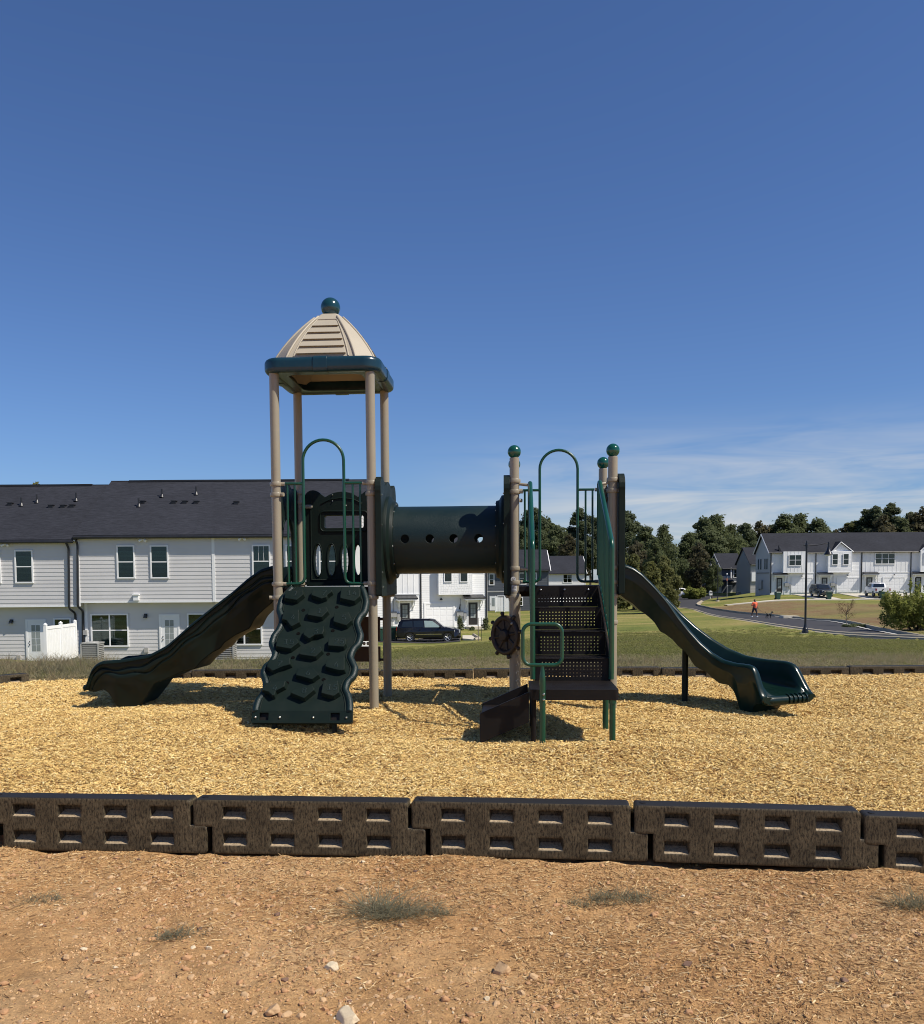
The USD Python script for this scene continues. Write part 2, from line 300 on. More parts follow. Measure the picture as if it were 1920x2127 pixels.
def chip_mesh(rng, l, w, t):
    """A splintered chip: a bent, tapered sliver."""
    x = np.array([-.5, -.15, .2, .5]) * l; ww = np.array([rng.uniform(.2, .9), 1, rng.uniform(.7, 1), rng.uniform(.1, .7)]) * w / 2; bend = rng.uniform(-.12, .12, 4) * l * .5 * min(1, w / .008); zz = rng.uniform(-.05, .08, 4) * l
    v = []
    for a, b, c, d in zip(x, ww, bend, zz): v += [(a, c - b, d), (a, c + b, d + rng.uniform(-.1, .1) * w), (a, c + b * .8, d + t), (a, c - b * .8, d + t)]
    f = []
    for i in range(3):
        for j in range(4): p, q, r, s = i * 4 + j, i * 4 + (j + 1) % 4, (i + 1) * 4 + (j + 1) % 4, (i + 1) * 4 + j; f += [[p, q, r], [p, r, s]]
    f += [[0, 2, 1], [0, 3, 2], [12, 13, 14], [12, 14, 15]]
    return trimesh.Trimesh(np.array(v), np.array(f), process=False)
def quats(yaw, pitch, roll):
    cy, sy, cp, sp, cr, sr = np.cos(yaw / 2), np.sin(yaw / 2), np.cos(pitch / 2), np.sin(pitch / 2), np.cos(roll / 2), np.sin(roll / 2)
    return np.stack([cr * cp * cy + sr * sp * sy, sr * cp * cy - cr * sp * sy, cr * sp * cy + sr * cp * sy, cr * cp * sy - sr * sp * cy], 1)
def scatter(name, label, catg, protos, P, idx, Q, sc, kind='stuff'):
    """Many small pieces nobody could count, as one instancer. protos: (name, mesh, material, smooth)."""
    path = numbered('/World', name); pi = UsdGeom.PointInstancer.Define(stage, path); tg = []
    for nm, m, mat, sm in protos: p = part(pi.GetPrim(), nm, m, mat, sm); tg.append(p.GetPath())
    pi.CreatePrototypesRel().SetTargets(tg); pi.CreateProtoIndicesAttr(Vt.IntArray.FromNumpy(np.asarray(idx, np.int32)))
    pi.CreatePositionsAttr(Vt.Vec3fArray.FromNumpy(np.asarray(P, np.float32)))
    pi.CreateOrientationsAttr(Vt.QuathArray([Gf.Quath(*map(float, q)) for q in Q]))
    s = np.asarray(sc, np.float32); s = np.repeat(s[:, None], 3, 1) if s.ndim == 1 else s
    pi.CreateScalesAttr(Vt.Vec3fArray.FromNumpy(s.copy()))
    return tag(pi.GetPrim(), label, catg, kind=kind)
rng = np.random.default_rng(11)
protos = [('wood_chip', chip_mesh(rng, *d), f'chip_{c}', False) for c in range(7) for d in ((.034, .008, .004), (.025, .011, .004), (.044, .006, .004))]
u = rng.random(500000); y = 4.6 + (11.55 - 4.6) * u ** 1.15; x = rng.uniform(-1, 1, len(y)) * (.545 * y + .35)
ok = (y > front_y(x) + .1) & (y < BACK - .03) & (x > left_cut(y) + .05) & (rng.random(len(y)) < NCHIP / 500000.)
x, y = x[ok], y[ok]; P2 = np.column_stack([x, y]); big = np.clip(.75 + .095 * (y - 5), .75, 1.5)
wz = np.array([.22, .2, .15, .14, .18, .06, .05]); wd = np.array([.17, .25, .07, .22, .14, .13, .02]); pm = fbm2(P2, .55, 91, 5) + .6 * fbm2(P2, 2.3, 92); dk = rng.random(len(x)) < np.clip(.22 + 2.2 * pm, 0, .85)
ci = np.where(dk, rng.choice(7, len(x), p=wd), rng.choice(7, len(x), p=wz)) * 3 + rng.integers(0, 3, len(x))
scatter('wood_chips', 'loose golden wood chips covering the play bed', 'wood chips', protos, np.column_stack([P2, mulch_z(P2) + rng.uniform(-.004, .018, len(x))]), ci, quats(rng.uniform(0, 2 * PI, len(x)), rng.normal(0, .34, len(x)), rng.normal(0, .5, len(x))), big * rng.uniform(.7, 1.25, len(x)))

# ------------------------------------------------------------------ bare soil in front
look('soil', {'geo': ('geometry', {}), 'n1': ('noise_texture', {'scale': 1.1, 'detail': 5., 'roughness': .6}), 'n2': ('noise_texture', {'scale': 75., 'detail': 6., 'roughness': .8}), 'n3': ('noise_texture', {'scale': 9., 'detail': 5., 'roughness': .7}),
     'r1': ('rgb_ramp', {'ramp': [(.32, (.42, .225, .095)), (.5, (.53, .315, .145)), (.68, (.60, .385, .20))]}), 'r2': ('rgb_ramp', {'ramp': [(.28, (.36, .34, .32)), (.44, (.86, .86, .85)), (.58, (1.06, 1.05, 1.0)), (.72, (1.4, 1.38, 1.3))]}), 'r3': ('rgb_ramp', {'ramp': [(.3, (.72, .70, .68)), (.62, (1.08, 1.08, 1.08))]}),
     'm1': ('mix_color', {'blend_type': 'multiply', 'fac': 1., 'use_clamp': False}), 'm2': ('mix_color', {'blend_type': 'multiply', 'fac': 1., 'use_clamp': False}), 'ad': ('math', {'math_type': 'multiply_add', 'value2': .4}), 'bp': ('bump', {'strength': 1., 'distance': .035}), 'p': ('principled_bsdf', {'roughness': .92, 'specular_ior_level': .15})},
     [('geo.position', 'n1.vector'), ('geo.position', 'n2.vector'), ('geo.position', 'n3.vector'), ('n1.fac', 'r1.fac'), ('n2.fac', 'r2.fac'), ('n3.fac', 'r3.fac'), ('r1.color', 'm1.a'), ('r2.color', 'm1.b'), ('m1.result', 'm2.a'), ('r3.color', 'm2.b'), ('m2.result', 'p.base_color'), ('n2.fac', 'ad.value1'), ('n3.fac', 'ad.value3'), ('ad.value', 'bp.height'), ('bp.normal', 'p.normal')])
def soil_z(P):
    P = np.atleast_2d(np.asarray(P, float)); z = -.312 + .06 * fbm2(P, 1.3, 21) + .035 * fbm2(P, 5., 22) + .022 * fbm2(P, 19., 23)
    return z + .016 * np.exp(-((P[:, 1] - front_y(P[:, 0]) + .12) / .13) ** 2)
xs = np.unique(np.r_[np.linspace(-60, -3.2, 40), np.linspace(-3.2, 3.2, 330), np.linspace(3.2, 60, 40)]); ys = np.unique(np.r_[np.linspace(-80, 2.7, 40), np.linspace(2.7, 5.3, 150)])
v, f = grid(xs, ys, soil_z); so = part(None, 'soil_ground', (v, f), 'soil', True); tag(so, 'bare orange brown soil in front of the border', 'soil', kind='structure')
paint('straw_a', (.54, .36, .17), .7, 0, 1, 0, .15, 15., spec=.2); paint('straw_b', (.42, .25, .105), .7, 0, 1, 0, .15, 15., spec=.2); paint('straw_c', (.20, .11, .05), .8, 0, 1, 0, .15, 15., spec=.2); paint('straw_d', (.62, .47, .26), .7, 0, 1, 0, .15, 15., spec=.2)
NS = 150000; x = rng.uniform(-2.9, 2.9, NS); y = rng.uniform(2.75, 5.0, NS); P2 = np.column_stack([x, y]); d = front_y(x) - y
pr = np.clip(np.exp(-np.clip(d, 0, 9) / .45) * 1.1 + np.clip((fbm2(P2, 1.7, 31) + .06 + .12 * np.clip(x, -1, 1.5)) * 2.6, .03, 1), 0, 1); ok = (d > .02) & (rng.random(NS) < pr * .85); P2 = P2[ok]; n = len(P2)
protos = [('straw', chip_mesh(rng, l, w, t), m, False) for m in ('straw_a', 'straw_b', 'straw_c', 'straw_d') for l, w, t in ((.034, .004, .0025), (.022, .006, .0025), (.05, .003, .002))]
scatter('straw_litter', 'thin straw and wood splinters scattered over the bare soil', 'litter', protos, np.column_stack([P2, soil_z(P2) + .003]), rng.choice(4, n, p=[.36, .32, .22, .10]) * 3 + rng.integers(0, 3, n), quats(rng.uniform(0, 2 * PI, n), rng.normal(0, .15, n), rng.normal(0, .3, n)), np.clip(rng.lognormal(-.75, .42, n), .2, 1.2))
paint('stone_tan', (.44, .285, .15), .85, .5, 120, 0, .12, 25.); paint('stone_orange', (.40, .22, .105), .85, .5, 120, 0, .12, 25.); paint('stone_pale', (.56, .46, .31), .85, .5, 120, 0, .1, 25.); paint('stone_dark', (.15, .085, .055), .85, .5, 120, 0, .12, 25.)
def rock(rng, r=1., sq=.7, sub=1, jag=.3):
    m = trimesh.creation.icosphere(subdivisions=sub); v = np.array(m.vertices); k = meshkit.fbm(v * 1.3 + rng.uniform(0, 50, 3), 3, int(rng.integers(1e6))) - .5
    v = v * (1 + 2.2 * jag * k[:, None])
    for _ in range(8):
        d = rng.normal(size=3); d /= np.linalg.norm(d); h = rng.uniform(.5, .8); s = v @ d; v = v - np.clip(s - h, 0, None)[:, None] * d
    return trimesh.Trimesh(v * [r, r * rng.uniform(.7, 1), r * sq], m.faces, process=False)
NP_ = 24000; x = rng.uniform(-2.9, 2.9, NP_); y = rng.uniform(2.75, 4.95, NP_); P2 = np.column_stack([x, y]); d = front_y(x) - y
ok = (d > .05) & (rng.random(NP_) < np.clip((fbm2(P2, 1.4, 44) + .08) * 3.2 + .6 * np.exp(-((x + .62) / .28) ** 2 - ((y - 3.12) / .22) ** 2) + .5 * np.exp(-((x - .2) / .5) ** 2 - ((y - 3.3) / .15) ** 2), .06, 1)); P2 = P2[ok]; n = len(P2)
protos = [('pebble', rock(rng, 1, .65, 1), m, False) for m in ('stone_tan', 'stone_orange', 'stone_pale', 'stone_dark') for _ in range(3)]
scatter('pebbles', 'small tan pebbles and clods strewn over the bare soil', 'pebbles', protos, np.column_stack([P2, soil_z(P2) + .001]), rng.choice(4, n, p=[.48, .45, .02, .05]) * 3 + rng.integers(0, 3, n), quats(rng.uniform(0, 2 * PI, n), rng.normal(0, .2, n), rng.normal(0, .2, n)), .0030 * (1 + rng.pareto(2.2, n).clip(0, 5)) * (1 + .25 * np.exp(-((P2[:, 0] + .62) / .3) ** 2 - ((P2[:, 1] - 3.12) / .25) ** 2)))
def on_soil(px, py):
    d = at(px, py, 1.) - [0, 0, CAMZ]; z = -.30
    for _ in range(8): p = np.array([0, 0, CAMZ]) + d * ((z - CAMZ) / d[2]); z = float(soil_z(p[None, :2])[0])
    return p
NC = 150000; x = rng.uniform(-2.9, 2.9, NC); y = rng.uniform(2.75, 4.95, NC); P2 = np.column_stack([x, y]); d = front_y(x) - y
ok = (d > .03) & (rng.random(NC) < np.clip(.25 + 2.6 * fbm2(P2, 1.9, 46) + 1.5 * fbm2(P2, 9., 47), .04, 1)); P2 = P2[ok]; n = len(P2)
paint('crumb_a', (.46, .27, .125), .9, 0, 1, 0, .15, 30., spec=.15); paint('crumb_b', (.56, .36, .19), .9, 0, 1, 0, .15, 30., spec=.15); paint('crumb_c', (.30, .165, .075), .9, 0, 1, 0, .15, 30., spec=.15)
scatter('soil_crumbs', 'fine crumbs of dry soil over the bare ground', 'soil', [('crumb', rock(rng, 1, .75, 0), m, False) for m in ('crumb_a', 'crumb_b', 'crumb_c')], np.column_stack([P2, soil_z(P2) + .0005]), rng.choice(3, n, p=[.5, .28, .22]), quats(rng.uniform(0, 2 * PI, n), rng.normal(0, .4, n), rng.normal(0, .4, n)), .0027 * rng.lognormal(0, .5, n).clip(.4, 3))
ROCKS = [(688, 2013, .020, 'stone_pale', 'pale cream stone with a dark shadow, left of the tan block'), (1044, 2022, .030, 'stone_tan', 'largest blocky tan stone on the bare soil'), (722, 2120, .034, 'stone_pale', 'pale stone cut off by the bottom edge of the picture'), (1109, 2034, .016, 'stone_tan', 'tan stone next to the right of the largest block'), (708, 1850, .014, 'stone_tan', 'lone upright tan stone between the border and the weed tuft'),
         (353, 1814, .012, 'stone_tan', 'tan stone lying just in front of the leftmost border joint'), (568, 2105, .022, 'stone_tan', 'rounded tan stone at the edge of the gravelly patch'), (247, 1849, .009, 'stone_pale', 'small pale stone left of the grey weed patch'), (433, 1972, .011, 'stone_pale', 'small pale stone above the gravelly patch'), (389, 1992, .014, 'stone_orange', 'orange stone among the pebble cluster'), (200, 2000, .014, 'stone_tan', 'flat tan stone half sunk in soil at the left'),
         (1755, 2040, .012, 'stone_dark', 'dark stone on the right side of the bare soil'), (1430, 2006, .014, 'stone_dark', 'dark reddish clod on the right side of the bare soil'), (812, 2075, .011, 'stone_tan', 'tan stone below the pale cream one'), (926, 2078, .013, 'stone_orange', 'orange stone below the largest block'), (1012, 2077, .009, 'stone_pale', 'small white stone chip below the largest block'), (680, 1787, .012, 'stone_tan', 'tan stone pressed against the foot of the second border beam'), (138, 1992, .012, 'stone_tan', 'tan stone beside the flat one at the left'), (1145, 1942, .008, 'stone_pale', 'tiny pale chip in the middle of the bare soil')]
for px, py, r, m, lab in ROCKS:
    p = on_soil(px, py); t = part(None, 'stone', rock(rng, r * 1.45, .75, 3, .35).apply_translation(p + [0, 0, r * .4]), m, 25); tag(t, lab, 'stone')

# ------------------------------------------------------------------ plastic border beams
look('border_plastic', {'geo': ('geometry', {}), 'tc': ('texture_coordinate', {}), 'mp': ('mapping', {'scale': (1., 1., .33)}), 'n': ('noise_texture', {'scale': 95., 'detail': 6., 'roughness': .8}), 'n2': ('noise_texture', {'scale': 7., 'detail': 4.}), 'sn': ('separate_xyz', {}),
     'up': ('map_range', {'from_min': .5, 'from_max': .9, 'to_min': 0., 'to_max': 1., 'clamp': True}), 'r': ('rgb_ramp', {'ramp': [(.40, (.010, .008, .005)), (.46, (.052, .040, .023)), (.52, (.098, .077, .045)), (.66, (.15, .118, .07))]}), 'r2': ('map_range', {'from_min': .3, 'from_max': .75, 'to_min': .55, 'to_max': 1.15}),
     'mm': ('mix_color', {'blend_type': 'multiply', 'fac': 1., 'use_clamp': False}), 'mx': ('mix_color', {'b': (.014, .0125, .011)}), 'so': ('separate_xyz', {}), 'lt': ('math', {'math_type': 'less_than', 'value2': .292}), 'led': ('math', {'math_type': 'multiply'}), 'rd': ('rgb_ramp', {'ramp': [(.36, (.12, .085, .05)), (.5, (.34, .26, .165)), (.7, (.44, .34, .22))]}), 'mx2': ('mix_color', {}), 'gt': ('math', {'math_type': 'greater_than', 'value2': .3}), 'bv': ('bevel', {'samples': 4, 'radius': .02}), 'bp': ('bump', {'strength': .35, 'distance': .006}), 'p': ('principled_bsdf', {'roughness': .6, 'specular_ior_level': .3})},
     [('tc.object', 'mp.vector'), ('mp.vector', 'n.vector'), ('tc.object', 'n2.vector'), ('n.fac', 'r.fac'), ('n2.fac', 'r2.value'), ('r.color', 'mm.a'), ('r2.result', 'mm.b'), ('geo.true_normal', 'sn.vector'), ('sn.z', 'up.value'), ('up.result', 'mx.fac'), ('mm.result', 'mx.a'), ('tc.object', 'so.vector'), ('so.z', 'lt.value1'), ('sn.z', 'gt.value1'), ('lt.value', 'led.value1'), ('gt.value', 'led.value2'), ('n.fac', 'rd.fac'), ('led.value', 'mx2.fac'), ('mx.result', 'mx2.a'), ('rd.color', 'mx2.b'), ('mx2.result', 'p.base_color'), ('bv.bevel', 'bp.normal'), ('n.fac', 'bp.height'), ('bp.normal', 'p.normal')])
def beam_mesh(seed, dirt=0):
    c = rounded(poly([(0, .152), (0, .305), (1.205, .305), (1.205, .157), (1.30, .157), (1.30, 0), (.105, 0), (.105, .152)]), .018)
    m = Manifold.extrude(c, .115)
    for col in range(4):
        for z in (.229, .078):
            x = .232 + col * .27; w, h = .069, .037
            for d in (-1,) if False else (1,):
                hull = Manifold.hull_points(np.array([(x + a * w, z + b * h, -.01) for a in (-1, 1) for b in (-1, 1)] + [(x + a * (w - .012), z + b, .058) for a in (-1, 1) for b in (-.004, h - .004)], float))
                m = m - hull
                hull2 = Manifold.hull_points(np.array([(x + a * w, z + b * h, .125) for a in (-1, 1) for b in (-1, 1)] + [(x + a * (w - .012), z + b, .066) for a in (-1, 1) for b in (.002, h - .004)], float)); m = m - hull2
    v, f, _ = meshkit.arrays(m); v = np.stack([v[:, 0], v[:, 2], v[:, 1]], 1); return trimesh.Trimesh(v, f[:, ::-1], process=False)
bm = proto('border_beam_kind')
BM = beam_mesh(0)
part(bm, 'beam_body', BM, 'border_plastic')
part(bm, 'stake_cap', cat(lathe([(1e-4, .308), (.018, .308), (.018, .305)], (.05, .058, 0), 2, 14), lathe([(1e-4, .160), (.018, .160), (.018, .157)], (1.255, .058, 0), 2, 14)), 'step_brown', 40)
FL = ['dark plastic border beam cut off by the left edge of the picture', 'dark plastic border beam in front, second from the left', 'dark plastic border beam in front, in the middle of the row', 'dark plastic border beam in front, right of the middle one', 'dark plastic border beam at the right edge of the picture']
for k in range(1, 6):
    a, b = np.array(FRONT[k]), np.array(FRONT[k + 1]); z = (.004, .006, .014, .014, -.006)[k - 1] - .305; z2 = (.012, .022, .028, .016, .016)[k - 1] - .305
    copy(bm, 'border_beam', FL[k - 1], 'border beam', (*a, z), math.atan2(*(b - a)[::-1]), 'front border beams', (np.linalg.norm(b - a) / 1.226, 1, 1))
for k in range(-27, 10):
    x = .149 + k * 1.216
    if x < -5.7 or x > 7: continue
    wob = .012 * math.sin(k * 2.3)
    copy(bm, 'border_beam', 'low dark border beam at the back of the chip bed', 'border beam', (x, BACK + wob, -.238 + .008 * math.sin(k * 1.7)), .006 * math.sin(k * 3.1), 'back border beams')
for k in range(2):
    a = np.array([-5.62, BACK + .02]) + np.array([-.66, -.75]) * 1.22 * k; copy(bm, 'border_beam', ['dark border beam slanting away at the left corner of the chip bed', 'dark border beam beyond the left corner of the chip bed'][k], 'border beam', (*(a + np.array([-.66, -.75]) * 1.2), -.255), math.atan2(.75, .66), 'back border beams')
# ------------------------------------------------------------------ the play structure (local axes: x along its front, y away from the front, z up)
S, B2 = .914, 2.264
play = thing('playground_structure', 'dark green and tan climbing structure with two slides, tunnel and roofed tower on wood chips', 'playground', (-1.76, 8.515, 0), -.0595)
PR = .0445
def collar(parent, x, y, z, d=None, name='clamp', r=.058, h=.038):
    """A cast clamp round a post, with a lug and a bolt towards direction d."""
    m = [lathe([(PR, -h / 2), (r - .004, -h / 2), (r, -h / 4), (r, h / 4), (r - .004, h / 2), (PR, h / 2)], (x, y, z), 2, 20)]
    if d is not None:
        d = np.array([*d, 0.]); d /= np.linalg.norm(d); c = np.array([x, y, z]) + d * .062
        m.append(bar(c - d * .03, c + d * .022, .019, 10))
    part(parent, name, cat(m), 'post_tan', 40)
posts = {}
for nm, x, y, top in (('a', 0, 0, 3.2), ('b', S, 0, 3.2), ('c', 0, S, 3.2), ('d', S, S, 3.2), ('e', B2, 0, 2.36), ('f', B2 + S, 0, 2.36), ('g', B2, S, 2.36), ('h', B2 + S, S, 2.36)):
    p = posts[nm] = part(play, 'post', lathe([(1e-4, -.35), (PR, -.35), (PR, top - .004), (PR - .004, top), (1e-4, top)], (x, y, 0), 2, 28), 'post_tan', 40)
    if top < 3:
        part(p, 'post_cap', ball((x, y, 2.416), .0625, 28), 'ball_green', 40)
    inn = (1, 0) if nm in 'aceg' else (-1, 0)
    for z in (2.145, 1.198): collar(p, x, y, z, inn if nm in 'abgh' else None)
    collar(p, x, y, 2.045, (1, -.35) if nm in 'abef' else (1, .4)); collar(p, x, y, 1.068, (-1, -.3) if nm in 'abef' else (1, .3))
    if nm in 'ef': collar(p, x, y, 1.33, inn)
    if nm in 'fh': collar(p, x, y, .82, None, r=.054)
# lower sleeve with adjustment bolts on the post by the wheel
part(posts['e'], 'post_sleeve', lathe([(PR, -.3), (.053, -.3), (.053, 1.02), (.061, 1.05), (.061, 1.07), (PR, 1.08)], (B2, 0, 0), 2, 24), 'post_tan', 40)
for k in range(9): part(posts['e'], 'bolt', cat(ball((B2 + .012, -.052, .12 + k * .075), .007, 8), ball((B2 + .028, -.046, .135 + k * .075), .006, 8)), 'bolt_metal', True)
st = part(posts['e'], 'sticker', cat([lathe([(1e-4, 0), (.024, 0), (.024, .0015), (1e-4, .0015)], (0, 0, 0), 1, 20).apply_transform(trimesh.transformations.rotation_matrix(0, [0, 0, 1])).apply_translation((B2 - .012, -.0475, 1.228))]), 'sticker_white')
def curved_label(x0, z0, w, h, r=.0458):
    a = np.linspace(-w / 2, w / 2, 7) / r + x0 / r
    v = np.array([[B2 + r * math.sin(t), -r * math.cos(t), z] for t in a for z in (z0 - h / 2, z0 + h / 2)])
    f = [[2 * i, 2 * i + 2, 2 * i + 3] for i in range(6)] + [[2 * i, 2 * i + 3, 2 * i + 1] for i in range(6)]
    return trimesh.Trimesh(v, f, process=False)
part(posts['e'], 'sticker', curved_label(-.006, 1.145, .05, .06), 'sticker_white')
for k in range(4): part(posts['e'], 'sticker_print', curved_label(-.006, 1.165 - k * .013, .038, .004, .0462), 'sticker_ink')
part(st, 'sticker_face', cat([lathe([(1e-4, 0), (.0045, 0), (.0045, .002), (1e-4, .002)], (B2 - .012 + dx, -.0495, 1.228 + dz), 1, 8) for dx, dz in ((-.009, .004), (.008, .005), (-.005, -.009), (0, -.011), (.006, -.009))]), 'sticker_ink')

# roof
def ring8(hw, w, cx=.457, cy=.457, ch=.30):
    c = hw * ch; q = [(hw, -hw + c), (hw, hw - c), (hw - c, hw), (-hw + c, hw), (-hw, hw - c), (-hw, -hw + c), (-hw + c, -hw), (hw - c, -hw)]
    return [(cx + a, cy + b, w) for a, b in q]
PROF = [(3.29, .495), (3.38, .452), (3.46, .405), (3.54, .352), (3.62, .292), (3.70, .224), (3.78, .148), (3.832, .088), (3.845, .03)]
dome = cat(loft([ring8(h, z) for z, h in PROF], False), loft([ring8(h - .03, z - .025) for z, h in PROF[:-1]], False))
roof = part(play, 'roof', dome, 'roof_tan', 25)
def dome_pt(side, t, z, off=0.):
    """A point on the dome's face: side 0..3, t across the flat part (-1..1), height z, off the surface."""
    hw = np.interp(z, [p[0] for p in PROF], [p[1] for p in PROF]); d = hw + off; x = t * hw * .70
    a = side * PI / 2; return np.array([.457 + x * math.cos(a) + d * math.sin(a), .457 + x * math.sin(a) - d * math.cos(a), z])
for sd in range(4):
    for t in (-1, 1):
        part(roof, 'roof_rib', tube([dome_pt(sd, t * .97, z, .004) for z in np.linspace(3.31, 3.79, 14)], .012, 8), 'roof_tan', True)
    fr = [dome_pt(sd, -.78, z, .002) for z in np.linspace(3.33, 3.74, 10)] + [dome_pt(sd, t, 3.752, .002) for t in np.linspace(-.7, .7, 5)] + [dome_pt(sd, .78, z, .002) for z in np.linspace(3.74, 3.33, 10)]
    part(roof, 'panel_frame', tube(fr, .007, 6), 'roof_tan', True)
    for k in range(5):
        z1 = 3.742 - k * .078; z0 = z1 - .074
        q = []
        for z, o in ((z1, .001), (z0, .026), (z0 - .003, .0)):
            q.append([dome_pt(sd, t, z, o) for t in np.linspace(-.72, .72, 7)])
        v = np.array(q).reshape(-1, 3); f = []
        for i in range(2):
            for j in range(6): a0 = i * 7 + j; f += [[a0, a0 + 7, a0 + 8], [a0, a0 + 8, a0 + 1]]
        for e in (0, 6): f.append([e, 7 + e, 14 + e])
        part(roof, 'louver', trimesh.Trimesh(v, f, process=False), 'roof_tan')
part(roof, 'finial_ball', ball((.457, .457, 3.915), .096, 32), 'ball_blue', True)
hw, hh = .498, .062
sec = rrect(-.062, .062, -.07, .07, .045, 5)
path = arc((hw - .1, hw - .1), .1, 0, PI / 2, 7) + arc((-hw + .1, hw - .1), .1, PI / 2, PI, 7) + arc((-hw + .1, -hw + .1), .1, PI, 1.5 * PI, 7) + arc((hw - .1, -hw + .1), .1, 1.5 * PI, 2 * PI, 7)
cent = np.array([(c) for c in ([(hw - .1, hw - .1)] * 7 + [(-hw + .1, hw - .1)] * 7 + [(-hw + .1, -hw + .1)] * 7 + [(hw - .1, -hw + .1)] * 7)])
rings = []
for (px_, py_), (cx_, cy_) in zip(path, cent):
    n_ = np.array([px_ - cx_, py_ - cy_]) / .1
    rings.append([(.462 + px_ + n_[0] * a, .457 + py_ + n_[1] * a, 3.245 + b) for a, b in sec])
rings.append(rings[0])
part(roof, 'roof_rim', loft(rings, False), 'rim_blue', 40)
for sd in range(4):
    a = sd * PI / 2; R_ = trimesh.transformations.rotation_matrix(a, [0, 0, 1])
    m = ext(CrossSection([np.array(rrect(-.058, .058, -.0745, .0745, .04))]), -.066, .066, 'yz')
    m.apply_translation((0 if sd % 2 == 0 else 0, -hw - .009, 0)); m.apply_transform(R_); m.apply_translation((.462, .457, 3.245))
    part(roof, 'rim_coupling', m, 'rim_blue', 40)
rng = np.random.default_rng(5)
part(roof, 'maker_plate', cat([box(.42 + i * .012 + rng.uniform(-.003, .003), .428 + i * .012, -.0905, -.0875, 3.225 + j * .014, 3.232 + j * .014) for i in range(8) for j in range(3) if rng.random() < .8]), 'plastic_grainy')
part(roof, 'roof_soffit', ext(poly(rrect(-.02, .935, -.02, .935, .06), [rrect(.1, .815, .1, .815, .08)]), 3.186, 3.196, 'xy'), 'rim_blue')

# decks
for x0 in (0., B2):
    d = part(play, 'deck', box(x0 + .03, x0 + S - .03, .03, S - .03, 1.112, 1.162), 'step_brown')
    for q in (.2, .457, .71): part(d, 'deck_beam', box(x0 + .04, x0 + S - .04, q, q + .03, 1.06, 1.111), 'step_brown')

# arch rails
def arch_rail(x0, y, label=None):
    pts = fillet([(x0 + .075, y, 1.198), (x0 + .262, y, 1.198), (x0 + .262, y, 2.0)], .07, 6)[:-1].tolist()
    top = [(x0 + .457 + .195 * math.cos(a), y, 2.36 + .195 * math.sin(a)) for a in np.linspace(PI, 0, 19)]
    right = fillet([(x0 + .652, y, 2.0), (x0 + .652, y, 1.198), (x0 + .838, y, 1.198)], .07, 6)[1:].tolist()
    a = part(play, 'arch_rail', tube(pts + top + right, .0148, 10), 'rail_green', True, label)
    for x, m in ((.09, 0), (.652, 0)):
        part(a, 'top_bar', bar((x0 + x, y, 2.147), (x0 + x + .172, y, 2.147), .0135), 'rail_green', True)
    for x in (.108, .179, .735, .806): part(a, 'baluster', bar((x0 + x, y, 1.2), (x0 + x, y, 2.147), .0105, 8), 'rail_green', True)
    return a
arch_rail(0, 0); arch_rail(B2, S)

# moulded panels
def lobes(y0, y1, z0, zs, zt):
    """A side panel's outline: straight flanks, an ear at either shoulder and a low arch on top."""
    c, hw = (y0 + y1) / 2, (y1 - y0) / 2
    L_ = [(y0, z0), (y0, zs - .1), (y0 - .005, zs - .02)] + arc((c - hw * .78, zs + .02), hw * .24, PI * 1.02, PI * .28, 8) + arc((c, zt - .30), .30, PI * .5 + .62, PI * .5 - .62, 9)
    return L_ + [(2 * c - a, b) for a, b in (arc((c - hw * .78, zs + .02), hw * .24, PI * 1.02, PI * .28, 8))[::-1]] + [(y1 + .005, zs - .02), (y1, zs - .1), (y1, z0)]
o = poly(lobes(.065, .85, 1.17, 2.06, 2.155))
win = rrect(.27, .685, 1.776, 1.906, .02)
ov = [[(x + .0385 * math.cos(t), 1.44 + .16 * math.sin(t)) for t in np.linspace(0, 2 * PI, 28, endpoint=False)] for x in (.197, .34, .478, .617)]
rp = part(play, 'rear_panel', ext(rounded(o, .015) - poly(win) - poly(ov[0]) - poly(ov[1]) - poly(ov[2]) - poly(ov[3]), S - .03, S + .03), 'plastic_green', 30, 'dark green rear panel with a slot window above four oval holes')
part(rp, 'window_surround', tube([(a, S - .032, b) for a, b in rrect(.225, .73, 1.742, 1.95, .045, 6)], .009, 6, True), 'plastic_green', True)
for q in ov: part(rp, 'hole_rim', tube([(.5 * (q[0][0] + q[14][0]) + (a - .5 * (q[0][0] + q[14][0])) * 1.25, S - .031, 1.44 + (b - 1.44) * 1.1) for a, b in q], .006, 6, True), 'plastic_green', True)
part(rp, 'panel_frame', tube([(.125, S - .031, 1.96), (.125, S - .031, 1.235), (.79, S - .031, 1.235), (.79, S - .031, 1.96)], .007, 6), 'plastic_green', True)
part(rp, 'panel_crest', tube([(.24, S - .031, 2.03), (.33, S - .031, 2.075), (.457, S - .031, 2.09), (.58, S - .031, 2.075), (.67, S - .031, 2.03)], .008, 6), 'plastic_green', True)
part(rp, 'bolt', cat([ball((x, S - .034, z), .008, 8) for x, z in ((.36, 2.12), (.36, 2.055), (.5, 2.01))]), 'bolt_metal', True)
part(rp, 'bracket', cat(bar((.05, S - .05, 2.0), (.13, S - .05, 2.0), .022), ball((.13, S - .05, 2.0), .022, 12)), 'post_tan', 40)
def side_panel(x, name, hole, bulge, thick=.055, y0=-.075):
    s_ = 1 if bulge > 0 else -1
    q = rounded(poly(lobes(y0, .91 - y0, 1.075, 2.06, 2.20)), .02)
    a = sorted((x, x + s_ * thick))
    m = ext(q - poly(hole), a[0], a[1], 'yz')
    return part(play, name, m, 'plastic_green', 30)
TC, TR = (.457, 1.622), .333
